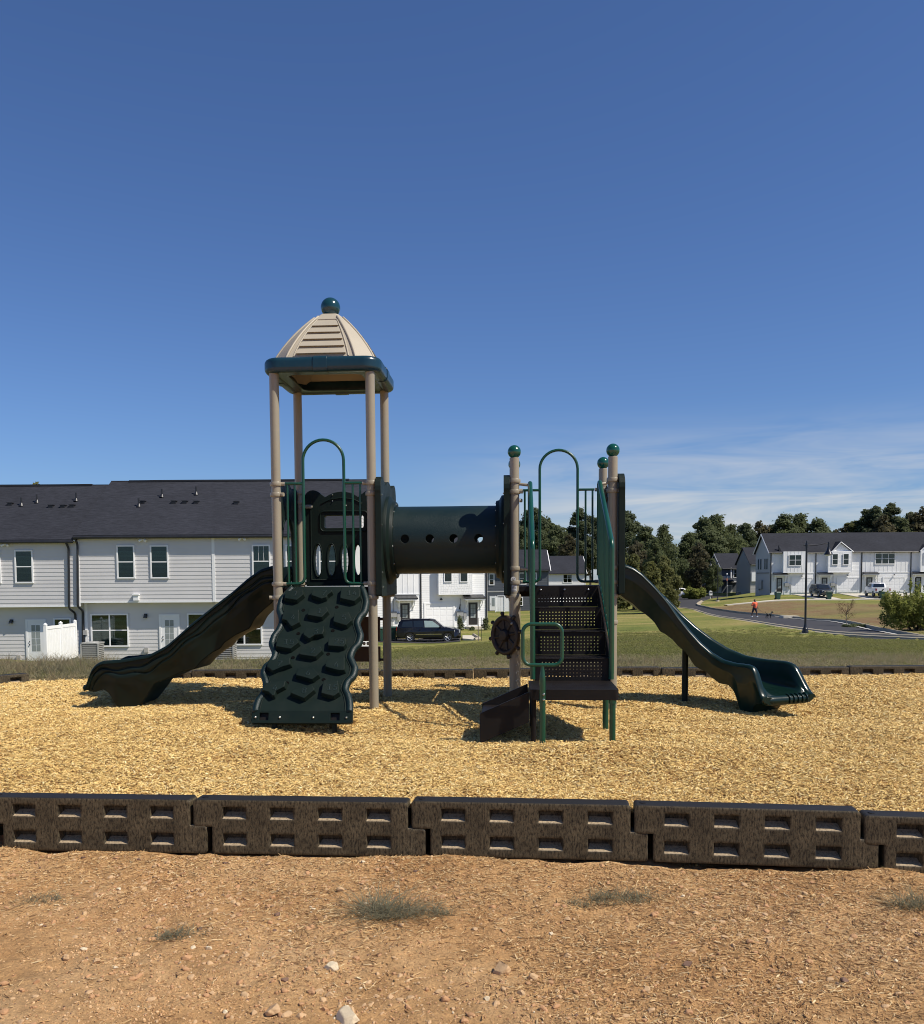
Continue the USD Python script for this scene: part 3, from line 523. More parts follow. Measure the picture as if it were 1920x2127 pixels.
circ = [(TC[0] + (TR - .02) * math.cos(t), TC[1] + (TR - .02) * math.sin(t)) for t in np.linspace(0, 2 * PI, 40, endpoint=False)]
hood = [(.215, 1.16), (.215, 1.62)] + arc((.457, 1.62), .242, PI, 0, 9) + [(.699, 1.62), (.699, 1.16)]
for x, d in ((S + .045, 1), (B2 - .045, -1)):
    tp = side_panel(x, 'tunnel_panel', circ, d)
    fl = lathe([(TR + .002, 0), (TR + .105, 0), (TR + .10, .03), (TR + .055, .055), (TR + .045, .085), (TR + .004, .085)], (0, 0, 0), 0, 44)
    if d < 0: fl.vertices[:, 0] *= -1; fl.invert()
    fl.apply_translation((x + d * .05, TC[0], TC[1])); part(tp, 'tunnel_flange', fl, 'plastic_green', 35)
    for k in range(12):
        a = k * PI / 6 + .2; part(tp, 'bolt', ball((x + d * .136, TC[0] + (TR + .025) * math.cos(a), TC[1] + (TR + .025) * math.sin(a)), .0075, 8), 'bolt_metal', True)
    for yy in (-.03, .94):
        for zz in (1.16, 1.3, 1.75, 2.03): part(tp, 'bolt', ball((x + d * .057, yy, zz), .007, 8), 'bolt_metal', True)
for x, d in ((-.004, -1), (B2 + S + .05, 1)):
    dd = .018 if d < 0 else .055
    hp = side_panel(x, 'slide_hood', hood, d, *((.035, .045) if d < 0 else (.055, -.075)))
    part(hp, 'hood_rim', tube([(x + d * (dd - .003), a, b) for a, b in hood], .022, 8), 'plastic_green', True)
    part(hp, 'panel_rib', cat([tube([(x + d * dd, yy, zz) for yy, zz in ((e, 1.12), (e, 1.95), (e + .05 * (1 if e < .4 else -1), 2.06))], .012, 6) for e in ((.0, .915) if d > 0 else (.1, .82))]), 'plastic_green', True)
    for yy in (-.03, .94):
        for zz in (1.16, 1.5, 2.03): part(hp, 'bolt', ball((x - d * .004, yy, zz), .007, 8), 'bolt_metal', True)

# tunnel
TL0, TL1 = S + .06, B2 - .06
t_ = Manifold.cylinder(TL1 - TL0, TR, TR, 72) - Manifold.cylinder(TL1 - TL0 + .2, TR - .012, TR - .012, 72).translate((0, 0, -.1))
for x in (1.211, 1.451, 1.68, 1.92):
    t_ = t_ - Manifold.cylinder(2, .041, .041, 24, True).rotate((0, 90, 0)).rotate((0, 0, 90)).translate((0, 0, x - TL0)).rotate((0, 0, 0))
v, f, _ = meshkit.arrays(t_); v = np.stack([v[:, 2] + TL0, v[:, 1] + TC[0], -v[:, 0] + TC[1] - 0], 1)
part(play, 'tunnel', trimesh.Trimesh(v, f, process=False), 'plastic_grainy', 30, 'dark green crawl tunnel with four round peepholes')

# climbing wall
A0 = np.array([0, -.03, 1.16]); T_ = np.array([0, -.97, -1.10]); T_ /= np.linalg.norm(T_); N_ = np.array([0, T_[2], -T_[1]])
def wall_map(m): v = m.vertices; return trimesh.Trimesh(A0 + v[:, :1] * np.array([1, 0, 0]) + v[:, 1:2] * T_ + v[:, 2:] * N_, m.faces, process=False)
CLo = [(0.12, -.01), (0.072, 0.075), (0.039, 0.149), (0.037, 0.247), (0.071, 0.344), (0.086, 0.408), (0.072, 0.502), (0.039, 0.58), (0.032, 0.649), (0.067, 0.732), (0.085, 0.785), (0.065, 0.867), (0.021, 0.926), (0.014, 0.991), (0.046, 1.07), (0.062, 1.14), (0.044, 1.226), (0.018, 1.282), (0.012, 1.378), (0.02, 1.40)]
CRo = [(0.835, -.01), (0.875, 0.09), (0.899, 0.187), (0.893, 0.284), (0.851, 0.364), (0.839, 0.427), (0.862, 0.505), (0.885, 0.583), (0.876, 0.659), (0.833, 0.734), (0.819, 0.809), (0.848, 0.883), (0.874, 0.948), (0.867, 1.013), (0.821, 1.092), (0.812, 1.155), (0.842, 1.225), (0.864, 1.294), (0.876, 1.378), (.876, 1.40)]
def smooth_line(p, n=90):
    from scipy.interpolate import PchipInterpolator
    p = np.array(p); t = np.cumsum(np.r_[0, np.linalg.norm(np.diff(p, axis=0), axis=1)]); tt = np.linspace(0, t[-1], n)
    return np.stack([PchipInterpolator(t, p[:, k])(tt) for k in (0, 1)], 1)
lo, ro = smooth_line(CLo), smooth_line(CRo)
outline = CrossSection([np.vstack([lo, ro[::-1]])], m3.FillRule.Positive)
if outline.area() <= 0: outline = CrossSection([np.vstack([lo, ro[::-1]])[::-1]], m3.FillRule.Positive)
outline = rounded(outline, .03)
wall = part(play, 'climbing_wall', wall_map(ext(outline, -.05, 0, 'xy')), 'plastic_green', 30, 'dark green climbing wall with wavy edges and raised hand holds')
for e in (lo, ro):
    s_ = 1 if e is lo else -1
    part(wall, 'wall_rim', wall_map(tube([(a + s_ * .024, b, -.014) for a, b in e], .031, 10)), 'plastic_grainy', True)
    part(wall, 'rim_line', wall_map(tube([(a + s_ * .062, b, .002) for a, b in e], .004, 5)), 'plastic_green', True)
HOLDS = [[(0.1, 0.091), (0.27, 0.068), (0.284, 0.134), (0.227, 0.207), (0.102, 0.182)], [(0.354, 0.068), (0.547, 0.078), (0.55, 0.103), (0.511, 0.144), (0.502, 0.177), (0.46, 0.193), (0.351, 0.143)], [(0.626, 0.045), (0.804, 0.039), (0.824, 0.162), (0.774, 0.227), (0.63, 0.186)], [(0.124, 0.32), (0.268, 0.313), (0.287, 0.44), (0.298, 0.472), (0.225, 0.526), (0.169, 0.448), (0.117, 0.431)], [(0.356, 0.313), (0.522, 0.282), (0.544, 0.338), (0.49, 0.417), (0.348, 0.385)], [(0.6, 0.355), (0.737, 0.347), (0.777, 0.45), (0.731, 0.513), (0.601, 0.465)], [(0.356, 0.534), (0.529, 0.512), (0.536, 0.566), (0.527, 0.612), (0.455, 0.619), (0.406, 0.665), (0.343, 0.611)], [(0.114, 0.649), (0.3, 0.657), (0.325, 0.703), (0.257, 0.778), (0.112, 0.747)], [(0.581, 0.65), (0.74, 0.643), (0.754, 0.719), (0.734, 0.756), (0.587, 0.741)], [(0.349, 0.778), (0.526, 0.741), (0.549, 0.793), (0.495, 0.867), (0.339, 0.838)], [(0.076, 0.896), (0.272, 0.874), (0.287, 0.948), (0.221, 0.969), (0.133, 1.02), (0.07, 0.969)], [(0.595, 0.897), (0.758, 0.853), (0.776, 1.013), (0.723, 1.013), (0.649, 0.991), (0.592, 0.97)], [(0.35, 0.991), (0.486, 0.977), (0.556, 1.056), (0.499, 1.113), (0.423, 1.085), (0.343, 1.063)], [(0.094, 1.142), (0.274, 1.12), (0.267, 1.184), (0.198, 1.233), (0.191, 1.295), (0.134, 1.24), (0.066, 1.219)], [(0.348, 1.212), (0.519, 1.177), (0.537, 1.218), (0.456, 1.309), (0.318, 1.247)], [(0.599, 1.113), (0.729, 1.113), (0.757, 1.246), (0.709, 1.287), (0.594, 1.253)]]
MARKS = ['1', '7', '14', '4', '1', '5', '3', '15', '25', '2', '7', '4', '6', '4', '8', '15']
for h, mk in zip(HOLDS, MARKS):
    # holds stand out of the wall towards the climber: the face is shifted up the slope by its height
    cen = np.mean(h, axis=0); h = [tuple(cen + (np.array(q) - cen) * 1.07) for q in h]; c = rounded(poly(h), .012)
    m = ext(c.translate(tuple(-cen)), 0, .052, 'xy', .88); m.apply_translation((cen[0], cen[1] - .012, -.001))
    hp = part(wall, 'climbing_hold', wall_map(m), 'plastic_green', 30)
    try:
        tm = meshkit.text_mesh(mk, .058); v, f, _ = meshkit.arrays(tm);  v = v - np.array([*((v.max(0)[:2] + v.min(0)[:2]) * .5), v[:, 2].min()])
        v = v * [1, -1, 1]; v[:, 2] = v[:, 2] / max(v[:, 2].max(), 1e-6) * .0022 + .0505
        part(hp, 'embossed_number', wall_map(trimesh.Trimesh(v + [cen[0] + .01, cen[1] - .02, 0], f[:, ::-1], process=False)), 'plastic_grainy')
    except Exception as e: print('text', e)
for x, t in ((0.294, 0.276), (0.605, 0.242), (0.287, 0.553), (0.602, 0.52), (0.279, 0.826), (0.593, 0.787), (0.269, 1.102), (0.589, 1.066)):
    part(wall, 'screw_hole', wall_map(lathe([(1e-4, .002), (.013, .002), (.016, .004), (.018, 0)], (x, t, 0), 2, 12)), 'hole_black', True)
ft = ext(poly(rrect(-.435, .435, -.055, .055, .02)) - poly(rrect(-.37, -.29, -.035, .03, .006)) - poly(rrect(.245, .325, -.035, .03, .006)), 0, .05, 'xy')
foot_t = np.array([0, -.35, -.94]); foot_t /= np.linalg.norm(foot_t); foot_n = np.array([0, foot_t[2], -foot_t[1]])
def foot_map(m): v = m.vertices; O = A0 + np.array([.447, 0, 0]) + T_ * 1.395 + foot_t * .05; return trimesh.Trimesh(O + v[:, :1] * np.array([1, 0, 0]) + v[:, 1:2] * foot_t + v[:, 2:] * foot_n, m.faces, process=False)
ft.apply_translation((0, 0, -.045)); fb = part(wall, 'wall_foot', foot_map(ft), 'plastic_green', 30)
part(wall, 'foot_recess', foot_map(box(-.37, -.29, -.035, .03, -.04, -.02)), 'step_brown')
part(wall, 'foot_recess', foot_map(box(.245, .325, -.035, .03, -.04, -.02)), 'step_brown')
for x in (-.40, -.19, .10, .385): part(wall, 'bolt', foot_map(cat(ball((x, .005, .006), .011, 10))), 'bolt_metal', True)
part(wall, 'ground_stake', cat(*[bar((x, -.94, -.25), (x, -.93, .06), .02) for x in (.2, .72)]), 'slide_dark', True)

# slides
def slide(cx, cy, hd, ss, T, B, name, label, hw=.285, side=1, grooves=False, Bd=None):
    """A moulded chute lofted along a curve in plan; T and B are the heights of its rim and underside along the way."""
    secs = []
    for k in range(len(ss)):
        t, b, bd = T[k], B[k], Bd[k]; s = ss[k]; bot = hw - .045 - .03 * min(1, max(0, (t - b - .2) / .3))
        prof = []
        ts = np.linspace(0, 1, 52)
        wall_z = b + (t - .035 - b) * ts ** .85
        def off(z, sg):
            d = t - z; g = 0.
            if grooves:
                for d0, ph, am in ((.085, 0., .012), (.145, 1.3, .018)):
                    dd = d0 + am * math.sin(s * 9 + ph) + .01 * math.sin(s * 23 + ph); g -= .016 * math.exp(-((d - dd) / .009) ** 2)
                if d > .2: g += .012 * math.sin(s * 14 + 5 * d) * min(1, (d - .2) / .06)
            else: g += .006 * math.sin(s * 15 + 4 * d) * min(1, max(0, d - .1) / .1)
            return g
        nearw = [(-(bot + (hw - bot) * min(1, q * 1.6)) - off(z, -1), z) for q, z in zip(ts, wall_z)]
        rim_c = max(t - .03, b + .02); rr = .03
        rimn = [(-hw + .012 + rr * math.cos(a) * 1.2, rim_c + rr * math.sin(a)) for a in np.linspace(PI, 0, 8)]
        inn = [(-hw + .055 + .03 * q, rim_c + (bd + .03 - rim_c) * q) for q in (.3, .6, 1.)] if bd + .04 < rim_c else [(-hw + .055 + .03 * q, rim_c - .001 * q) for q in (.3, .6, 1.)]
        zb = min(bd, rim_c)
        bed = [(-hw + .115, min(zb + .008, rim_c)), (-hw + .16, zb), (0, zb - .004)]
        half = nearw + rimn + inn + bed
        prof = half + [(-a, z) for a, z in half[::-1][1:]]
        nx, ny = -math.sin(hd[k]), math.cos(hd[k])
        secs.append([(cx[k] + nx * a * 1, cy[k] + ny * a * 1, z) for a, z in prof])
    return part(play, name, loft(secs), 'slide_dark' if grooves else 'slide_green', 38, label)
def pieces(p, x): p = np.array(p); from_ = np.argsort(p[:, 0]); return np.interp(x, p[from_, 0], p[from_, 1])
from scipy.ndimage import gaussian_filter1d
# left: straight, leaving towards -x
LT = [(0.05, 1.377), (0.097, 1.377), (0.209, 1.346), (0.343, 1.256), (0.504, 1.121), (0.665, 1.005), (0.801, 0.902), (0.936, 0.798), (1.073, 0.681), (1.168, 0.602), (1.264, 0.55), (1.359, 0.504), (1.48, 0.484), (1.642, 0.458), (1.832, 0.445), (1.9, 0.412), (1.95, 0.353), (1.979, 0.273), (2.0, 0.214), (2.023, 0.181), (2.03, .165)]
LB = [(0.05, 1.06), (0.097, 1.048), (0.138, 1.003), (0.218, 0.938), (0.299, 0.861), (0.354, 0.757), (0.501, 0.692), (0.622, 0.614), (0.656, 0.562), (0.744, 0.516), (0.853, 0.431), (0.921, 0.352), (1.042, 0.333), (1.232, 0.247), (1.327, 0.214), (1.397, 0.115), (1.467, 0.022), (1.536, -0.05), (1.711, -0.05), (1.751, 0.022), (1.776, 0.075), (1.808, 0.128), (1.855, 0.154), (1.937, 0.128), (1.984, 0.127), (2.024, 0.15), (2.03, .155)]
ss = np.linspace(.05, 2.03, 150); T = gaussian_filter1d(pieces(LT, ss), 1.2, mode='nearest'); Bt = gaussian_filter1d(pieces(LB, ss), .8, mode='nearest')
bedl = np.minimum(T - .012, np.maximum(np.where(ss < 1.2, T - .235, np.interp(ss, [1.2, 1.5, 1.75, 2.03], [pieces(LT, 1.2) - .235, .235, .2, .155])), Bt + .02)); bedl = gaussian_filter1d(bedl, 2, mode='nearest')
sl = slide(-ss, np.full_like(ss, .457), np.full_like(ss, PI), ss, T, Bt, 'slide', 'long dark green slide with grooved side and flat exit', grooves=True, Bd=np.minimum(bedl, T - .012))
part(sl, 'anchor', box(-1.72, -1.55, .38, .53, -.3, .05), 'slide_dark')
part(sl, 'bolt', ball((-1.80, .165, .452), .008, 8), 'bolt_metal', True)
# right: turns towards the front by 52 degrees
RT = [(0, 1.352), (.06, 1.366), (.15, 1.334), (.24, 1.276), (.38, 1.15), (.51, 1.02), (.63, .872), (.76, .735), (.89, .62), (1.02, .53), (1.16, .468), (1.3, .445), (1.5, .438), (1.56, .424), (1.60, .385), (1.64, .31), (1.68, .235), (1.71, .185), (1.745, .158), (1.80, .155)]
RB = [(0, 1.08), (.01, 1.08), (.08, 1.027), (.152, .986), (.214, .928), (.305, .87), (.381, .8), (.433, .719), (.486, .696), (.571, .639), (.624, .582), (.7, .531), (.752, .469), (.814, .389), (.867, .368), (.952, .336), (1.014, .281), (1.09, .238), (1.2, .228), (1.25, .192), (1.28, .15), (1.31, .07), (1.33, .0), (1.35, -.05), (1.46, -.05), (1.49, .02), (1.52, .07), (1.56, .085), (1.80, .09)]
ss = np.linspace(0, 1.745, 150); hd = -np.radians(66) * (ss / 1.78) ** 1.5
cx = B2 + S + .075 + np.r_[0, np.cumsum(np.cos(hd[:-1]) * np.diff(ss))]; cy = .457 + np.r_[0, np.cumsum(np.sin(hd[:-1]) * np.diff(ss))]
T = gaussian_filter1d(pieces(RT, ss), 1.2, mode='nearest'); Bt = gaussian_filter1d(pieces(RB, ss), .8, mode='nearest')
bedr = np.maximum(np.where(ss < 1.0, T - .235, np.interp(ss, [1.0, 1.25, 1.5, 1.8], [pieces(RT, 1.0) - .235, .235, .2, .145])), Bt + .02); bedr = np.minimum(gaussian_filter1d(bedr, 2, mode='nearest'), T - .012)
sr = slide(cx, cy, hd, ss, T, Bt, 'slide', 'glossy dark green slide turning towards the front with a ribbed lip', Bd=bedr)
e = np.array([cx[-1], cy[-1]]); d_ = np.array([math.cos(hd[-1]), math.sin(hd[-1])]); n_ = np.array([-d_[1], d_[0]])
lipz = .118
part(sr, 'slide_lip', tube([(*(e + n_ * a * .248 - d_ * (.035 + .03 * max(0, abs(a) - .8) / .2)), lipz + .02 * max(0, abs(a) - .85) / .15) for a in np.linspace(-1, 1, 25)], .046, 12), 'slide_green', True)
for k in range(5):
    c = e + n_ * (-.0 + k * .05) - d_ * .035
    part(sr, 'grip_rib', tube([(*(c + d_ * .052 * math.sin(a)), lipz + .052 * math.cos(a)) for a in np.linspace(-.2, 2.2, 9)], .0065, 6), 'slide_green', True)
part(sr, 'support_leg', cat(bar((*(np.array([cx[58], cy[58]]) + [0, -.02]), -.3), (cx[58], cy[58] - .02, .66), .03, 12), box(cx[58] - .06, cx[58] + .06, cy[58] - .1, cy[58] + .06, .56, .58)), 'slide_dark', 40)
part(sr, 'anchor', box(cx[116] - .06, cx[116] + .06, cy[116] - .06, cy[116] + .06, -.3, .02), 'slide_dark')

# stairs up to the right deck (local x of their two sides)
SX0, SX1 = B2 + .15, B2 + .78
stair = part(play, 'stair', ext(poly([(-.10, 1.16), (-.10, .93), (-1.12, .36), (-1.12, .60)]), SX0, SX0 + .012, 'yz'), 'step_brown')
part(stair, 'stringer', ext(poly([(-.10, 1.16), (-.10, .93), (-1.12, .36), (-1.12, .60)]), SX1 - .012, SX1, 'yz'), 'step_brown')
DY = [-.12, -.46, -.79, -1.12]; DZ = [(1.165, .972), (.972, .783), (.783, .583), (.583, .397)]
for k in range(4):
    y, (z1, z0) = DY[k], DZ[k]
    c = poly([(SX0 + .013, z0), (SX1 - .013, z0), (SX1 - .013, z1), (SX0 + .013, z1)])
    hs = []
    w_ = SX1 - SX0
    for i in range(18):
        for j in range(5 if k else 3):
            hs.append([(SX0 + .075 + i * .0283 + .0058 * math.cos(t), z0 + .028 + j * .0283 + (.008 if k else .02) + .0058 * math.sin(t)) for t in np.arange(6) * PI / 3])
    c = c - CrossSection([np.array(h) for h in hs], m3.FillRule.NonZero)
    part(stair, 'stair_riser', ext(c, y, y + .004), 'step_brown')
    if k < 3:
        c2 = poly([(SX0 + .013, y - .34), (SX1 - .013, y - .34), (SX1 - .013, y), (SX0 + .013, y)]) - CrossSection([np.array([(SX0 + .08 + i * .03 + .006 * math.cos(t), y - .29 + j * .03 + .006 * math.sin(t)) for t in np.arange(6) * PI / 3]) for i in range(17) for j in range(9)], m3.FillRule.NonZero)
        part(stair, 'stair_tread', ext(c2, z0 - .006, z0 - .001, 'xy'), 'step_brown')
for x in (.19, .41, .63): part(stair, 'bolt', ball((SX0 + x - .1, -.123, 1.128), .011, 10), 'bolt_metal', True)
# the two sloping hand rails
for x in (SX0 - .005, SX1 + .005):
    y0, y1 = -.045, -1.13
    top = fillet([(x, y0, 1.26), (x, y0, 2.115), (x, y0 - .05, 2.115), (x, y1, 1.52), (x, y1, .41)], .05, 6)
    r_ = part(play, 'stair_rail', tube(top, .021, 12), 'rail_green', True)
    part(r_, 'bottom_bar', bar((x, y0, 1.26), (x, y1, .68), .014), 'rail_green', True)
    for k in range(1, 10):
        y = y0 + (y1 - y0) * k / 10; part(r_, 'baluster', bar((x, y, 1.26 + (.68 - 1.26) * k / 10), (x, y, 2.10 + (1.54 - 2.10) * k / 10), .008, 8), 'rail_green', True)
    part(r_, 'bracket', cat(bar((x, y0, 2.1), (x + (-.13 if x < B2 + .4 else .11), -.0, 2.12), .014), bar((x, y0, 1.32), (x + (-.13 if x < B2 + .4 else .11), 0, 1.33), .014)), 'post_tan', True)
# transfer platform with its legs, low step and grab handle
PX0, PX1, PY0, PY1 = SX0 - .04, SX1 + .0, -1.71, -1.12
tp = part(play, 'transfer_platform', ext(rounded(poly([(PX0, PY0), (PX1, PY0), (PX1, PY1), (PX0, PY1)]), .03), .318, .397, 'xy'), 'step_brown', 30, 'low dark brown platform at the foot of the stairs')
for x, y in ((PX1 - .045, PY0 + .03), (PX1 - .045, PY1 - .05)): part(tp, 'platform_leg', cat(bar((x, y, -.3), (x, y, .32), .024, 14), bar((x, y, .29), (x, y, .318), .03, 14)), 'rail_green', 40)
for x, y in ((PX0 + .03, PY0 + .06), (PX0 + .03, PY1 - .05)): part(tp, 'platform_leg', bar((x, y, -.3), (x, y, .32), .02, 12), 'step_brown', 40, 'dark brown platform leg')
ts = part(play, 'transfer_step', box(PX0 - .36, PX0 - .015, PY0 + .05, PY1 - .03, .18, .2), 'step_brown', False, 'dark brown box step beside the low platform')
for y in (PY0 + .02, PY1 - .03):
    part(ts, 'side_board', ext(rounded(poly([(PX0 - .005, .375), (PX0 - .005, .145), (PX0 - .38, -.02), (PX0 - .38, .21)]), .006), y, y + .025), 'step_brown', 30)
part(ts, 'step_front', box(PX0 - .37, PX0 - .355, PY0 + .05, PY1 - .03, .05, .198), 'step_brown')
gx, gy = 2.468, -1.80
gh = part(play, 'grab_handle', cat(lathe([(1e-4, -.3), (.0225, -.3), (.0225, .48), (.019, .52), (.0135, .565), (.0135, .59)], (gx, gy, 0), 2, 16)), 'rail_green', 40)
part(gh, 'handle_loop', tube(np.array([(gx + a, gy, .745 + b) for a, b in rrect(-.145, .145, -.152, .152, .06, 7)]), .0142, 10, True), 'rail_green', True)
for z in (.335, .375): part(gh, 'bolt', ball((gx + .008, gy - .023, z), .009, 8), 'bolt_metal', True)
# ship's wheel below the tunnel
ang = np.linspace(0, 2 * PI, 40, endpoint=False)
Rw = trimesh.transformations.rotation_matrix(-.80, [0, 0, 1]); Cw = np.array([2.175, -.02, .70])
def wheel_part(m):
    m = m.copy(); m.apply_transform(Rw); m.apply_translation(Cw); return m
wheel = part(play, 'steering_wheel', wheel_part(tube([(.165 * math.cos(a), 0, .165 * math.sin(a)) for a in ang], .026, 10, True)), 'wheel_brown', True, 'brown toy ship wheel panel below the tunnel')
part(wheel, 'wheel_back', wheel_part(lathe([(1e-4, .0), (.16, .0), (.16, .025), (1e-4, .025)], (0, 0, 0), 1, 32)), 'wheel_brown', 30)
part(wheel, 'wheel_hub', wheel_part(lathe([(1e-4, -.045), (.045, -.04), (.06, -.02), (.062, .0)], (0, 0, 0), 1, 20)), 'wheel_brown', 40)
for k in range(8):
    a = k * PI / 4 + .2; d = np.array([math.cos(a), 0, math.sin(a)])
    part(wheel, 'wheel_spoke', wheel_part(bar(d * .05, d * .17, .014, 8)), 'wheel_brown', True)
    part(wheel, 'wheel_grip', wheel_part(tube([d * .18, d * .2, d * .215, d * .225], [.016, .017, .021, .012], 10)), 'wheel_brown', True)
part(wheel, 'bolt', wheel_part(ball((.165 * .7, -.028, .165 * .7), .013, 8)), 'bolt_metal', True)
# low play panel under the tower
lp = part(play, 'play_panel', box(.06, .84, S - .02, S + .02, .585, .84), 'panel_brown', False, 'brown low play panel of two boards under the tower')
part(lp, 'board', box(.06, .84, S - .02, S + .02, .365, .525), 'panel_brown')
for k in range(6): part(lp, 'counter_bead', ball((.5 + k * .042, S, .557), .018, 10), 'roof_tan', True)
part(lp, 'panel_bar', cat(bar((.0, S, .815), (S, S, .815), .014), bar((0, S, .385), (S, S, .385), .014)), 'wheel_brown', True)
# ------------------------------------------------------------------ lawn, road, kerbs, pavements
xs = np.unique(np.r_[np.linspace(-500, -60, 14), np.linspace(-60, -14, 47), np.linspace(-14, 40, 217), np.linspace(40, 80, 81), np.linspace(80, 500, 14)])
ys = np.unique(np.r_[np.linspace(4.2, 11.3, 6), np.linspace(11.45, 30, 76), np.linspace(30, 100, 141), np.linspace(100, 200, 67), np.linspace(200, 900, 12)])
BANK = Polygon(np.vstack([resample(FK[1:], 40), [at(1475, 1245, 118)[:2], at(1560, 1243, 121)[:2], at(1750, 1243, 121)[:2], at(2150, 1243, 121)[:2], (95, 40)]])).buffer(0)
def lawn_z(P):
    z = ground_z(P); bed = (P[:, 1] < BACK - .02) & (P[:, 1] > 3) & (P[:, 0] > left_cut(P[:, 1]) + .3); z = np.where(bed, -.6, z); side = (P[:, 1] < 11.44) & ~bed; z = np.where(side, -.26, z)
    d = np.clip((P[:, 1] - 11.5) / 6, 0, 1); return z + np.where(bed, 0, .05 * fbm2(P, 1.2, 61) * (P[:, 1] < 60))
v, f = grid(xs, ys, lawn_z); P = v[:, :2]
inbank = contains_xy(BANK, P[:, 0], P[:, 1]).astype(float)
dry = np.clip(1.15 - (P[:, 1] - 12.2) / 4.5 + 1.5 * fbm2(P, .45, 71), 0, 1) * (P[:, 1] < 24) + .9 * inbank * np.clip(.55 + 2.6 * fbm2(P * [1, .6], .10, 73) + .25 * np.clip(1 - np.abs(P[:, 1] - 92) / 34, -1, 1), 0, 1)
chipm = np.clip(1.3 - np.abs(P[:, 0] - .2) / 1.6, 0, 1) * np.clip(1 - (P[:, 1] - 11.6) / 3.4, 0, 1)
chipm = np.clip(chipm + .35 * np.clip(1 - (P[:, 1] - 11.4) / 1.2, 0, 1) * (fbm2(P, 1.1, 77) > -.05), 0, 1)
look('lawn', {'geo': ('geometry', {}), 'a': ('attribute', {'attribute': 'dry'}), 'b': ('attribute', {'attribute': 'bank'}), 'c': ('attribute', {'attribute': 'chips'}), 'mp': ('mapping', {'scale': (.5, 1., 1.)}), 'n1': ('noise_texture', {'scale': .22, 'detail': 6., 'roughness': .65}), 'n2': ('noise_texture', {'scale': 5., 'detail': 6., 'roughness': .75}), 'n4': ('noise_texture', {'scale': .7, 'detail': 8., 'roughness': .8}),
     'r1': ('rgb_ramp', {'ramp': [(.34, (.10, .125, .03)), (.50, (.175, .175, .048)), (.64, (.26, .215, .08))]}), 'r2': ('rgb_ramp', {'ramp': [(.3, (.50, .50, .48)), (.5, (1., 1., 1.)), (.70, (1.45, 1.42, 1.35))]}), 'rd': ('rgb_ramp', {'ramp': [(.35, (.115, .095, .05)), (.65, (.22, .175, .105))]}), 'rb': ('rgb_ramp', {'ramp': [(.36, (.10, .055, .03)), (.45, (.17, .10, .058)), (.55, (.19, .145, .075)), (.64, (.13, .13, .05))]}), 'rc': ('rgb_ramp', {'ramp': [(.3, (.25, .15, .06)), (.6, (.5, .33, .15))]}),
     'm1': ('mix_color', {}), 'm2': ('mix_color', {}), 'mb': ('mix_color', {}), 'mc': ('mix_color', {}), 'mm': ('mix_color', {'blend_type': 'multiply', 'fac': 1., 'use_clamp': False}), 'bp': ('bump', {'strength': .6, 'distance': .05}), 'p': ('principled_bsdf', {'roughness': .95, 'specular_ior_level': .1})},
     [('geo.position', 'mp.vector'), ('mp.vector', 'n1.vector'), ('geo.position', 'n2.vector'), ('mp.vector', 'n4.vector'), ('n1.fac', 'r1.fac'), ('n4.fac', 'rd.fac'), ('n4.fac', 'rb.fac'), ('n2.fac', 'r2.fac'), ('n2.fac', 'rc.fac'), ('b.fac', 'mb.fac'), ('rd.color', 'mb.a'), ('rb.color', 'mb.b'), ('a.fac', 'm1.fac'), ('r1.color', 'm1.a'), ('mb.result', 'm1.b'), ('c.fac', 'mc.fac'), ('m1.result', 'mc.a'), ('rc.color', 'mc.b'), ('mc.result', 'mm.a'), ('r2.color', 'mm.b'), ('mm.result', 'p.base_color'), ('n2.fac', 'bp.height'), ('bp.normal', 'p.normal')])
lw = part(None, 'lawn', (v, f), 'lawn', True); primvar(lw, 'dry', dry); primvar(lw, 'bank', inbank); primvar(lw, 'chips', chipm); tag(lw, 'mown green lawn falling away behind the play bed', 'lawn', kind='structure')
paint('asphalt', (.048, .047, .050), .85, .4, 60, 0, .14, .6, spec=.2); paint('concrete', (.50, .46, .38), .85, .2, 60, 0, .08, .8, spec=.2); paint('concrete_old', (.36, .31, .23), .9, .2, 60, 0, .12, .8, spec=.2); paint('white_line', (.62, .60, .55), .8, 0, 1, 0, .15, 3.)
rd = part(None, 'road', (V + [0, 0, .0], RF), 'asphalt', True); tag(rd, 'dark asphalt road curving past the lawn to the trees', 'road', kind='structure')
def strip(line, zs, w, h0, h1, side, gut=0.):
    """A kerb along a line: gutter pan, face and top, offset to one side."""
    line = np.array(line); t = np.gradient(line, axis=0); t /= np.linalg.norm(t, axis=1, keepdims=True); nrm = np.stack([-t[:, 1], t[:, 0]], 1) * side
    secs = [[(*(line[k] + nrm[k] * o), zs[k] + z) for o, z in ((-gut, -.15), (-gut, h0), (0., h0 + .005), (.02, h1), (w, h1 + .01), (w, -.15))] for k in range(len(line))]
    return loft(secs)
zR = V.reshape(9, 160, 3)[0, :, 2]; zL = V.reshape(9, 160, 3)[8, :, 2]
sideR = -1 if np.cross(RR[5] - RR[0], RL[0] - RR[0]) > 0 else 1
kb = part(None, 'kerb', strip(RR[:120], zR[:120], .16, .06, .19, sideR, .42), 'concrete_old', 30); tag(kb, 'pale concrete kerb along the far side of the road', 'kerb', kind='structure')
kb = part(None, 'kerb', strip(RL[:120], zL[:120], .16, .05, .13, -sideR, .3), 'concrete_old', 30); tag(kb, 'thin pale kerb along the lawn side of the road', 'kerb', kind='structure')
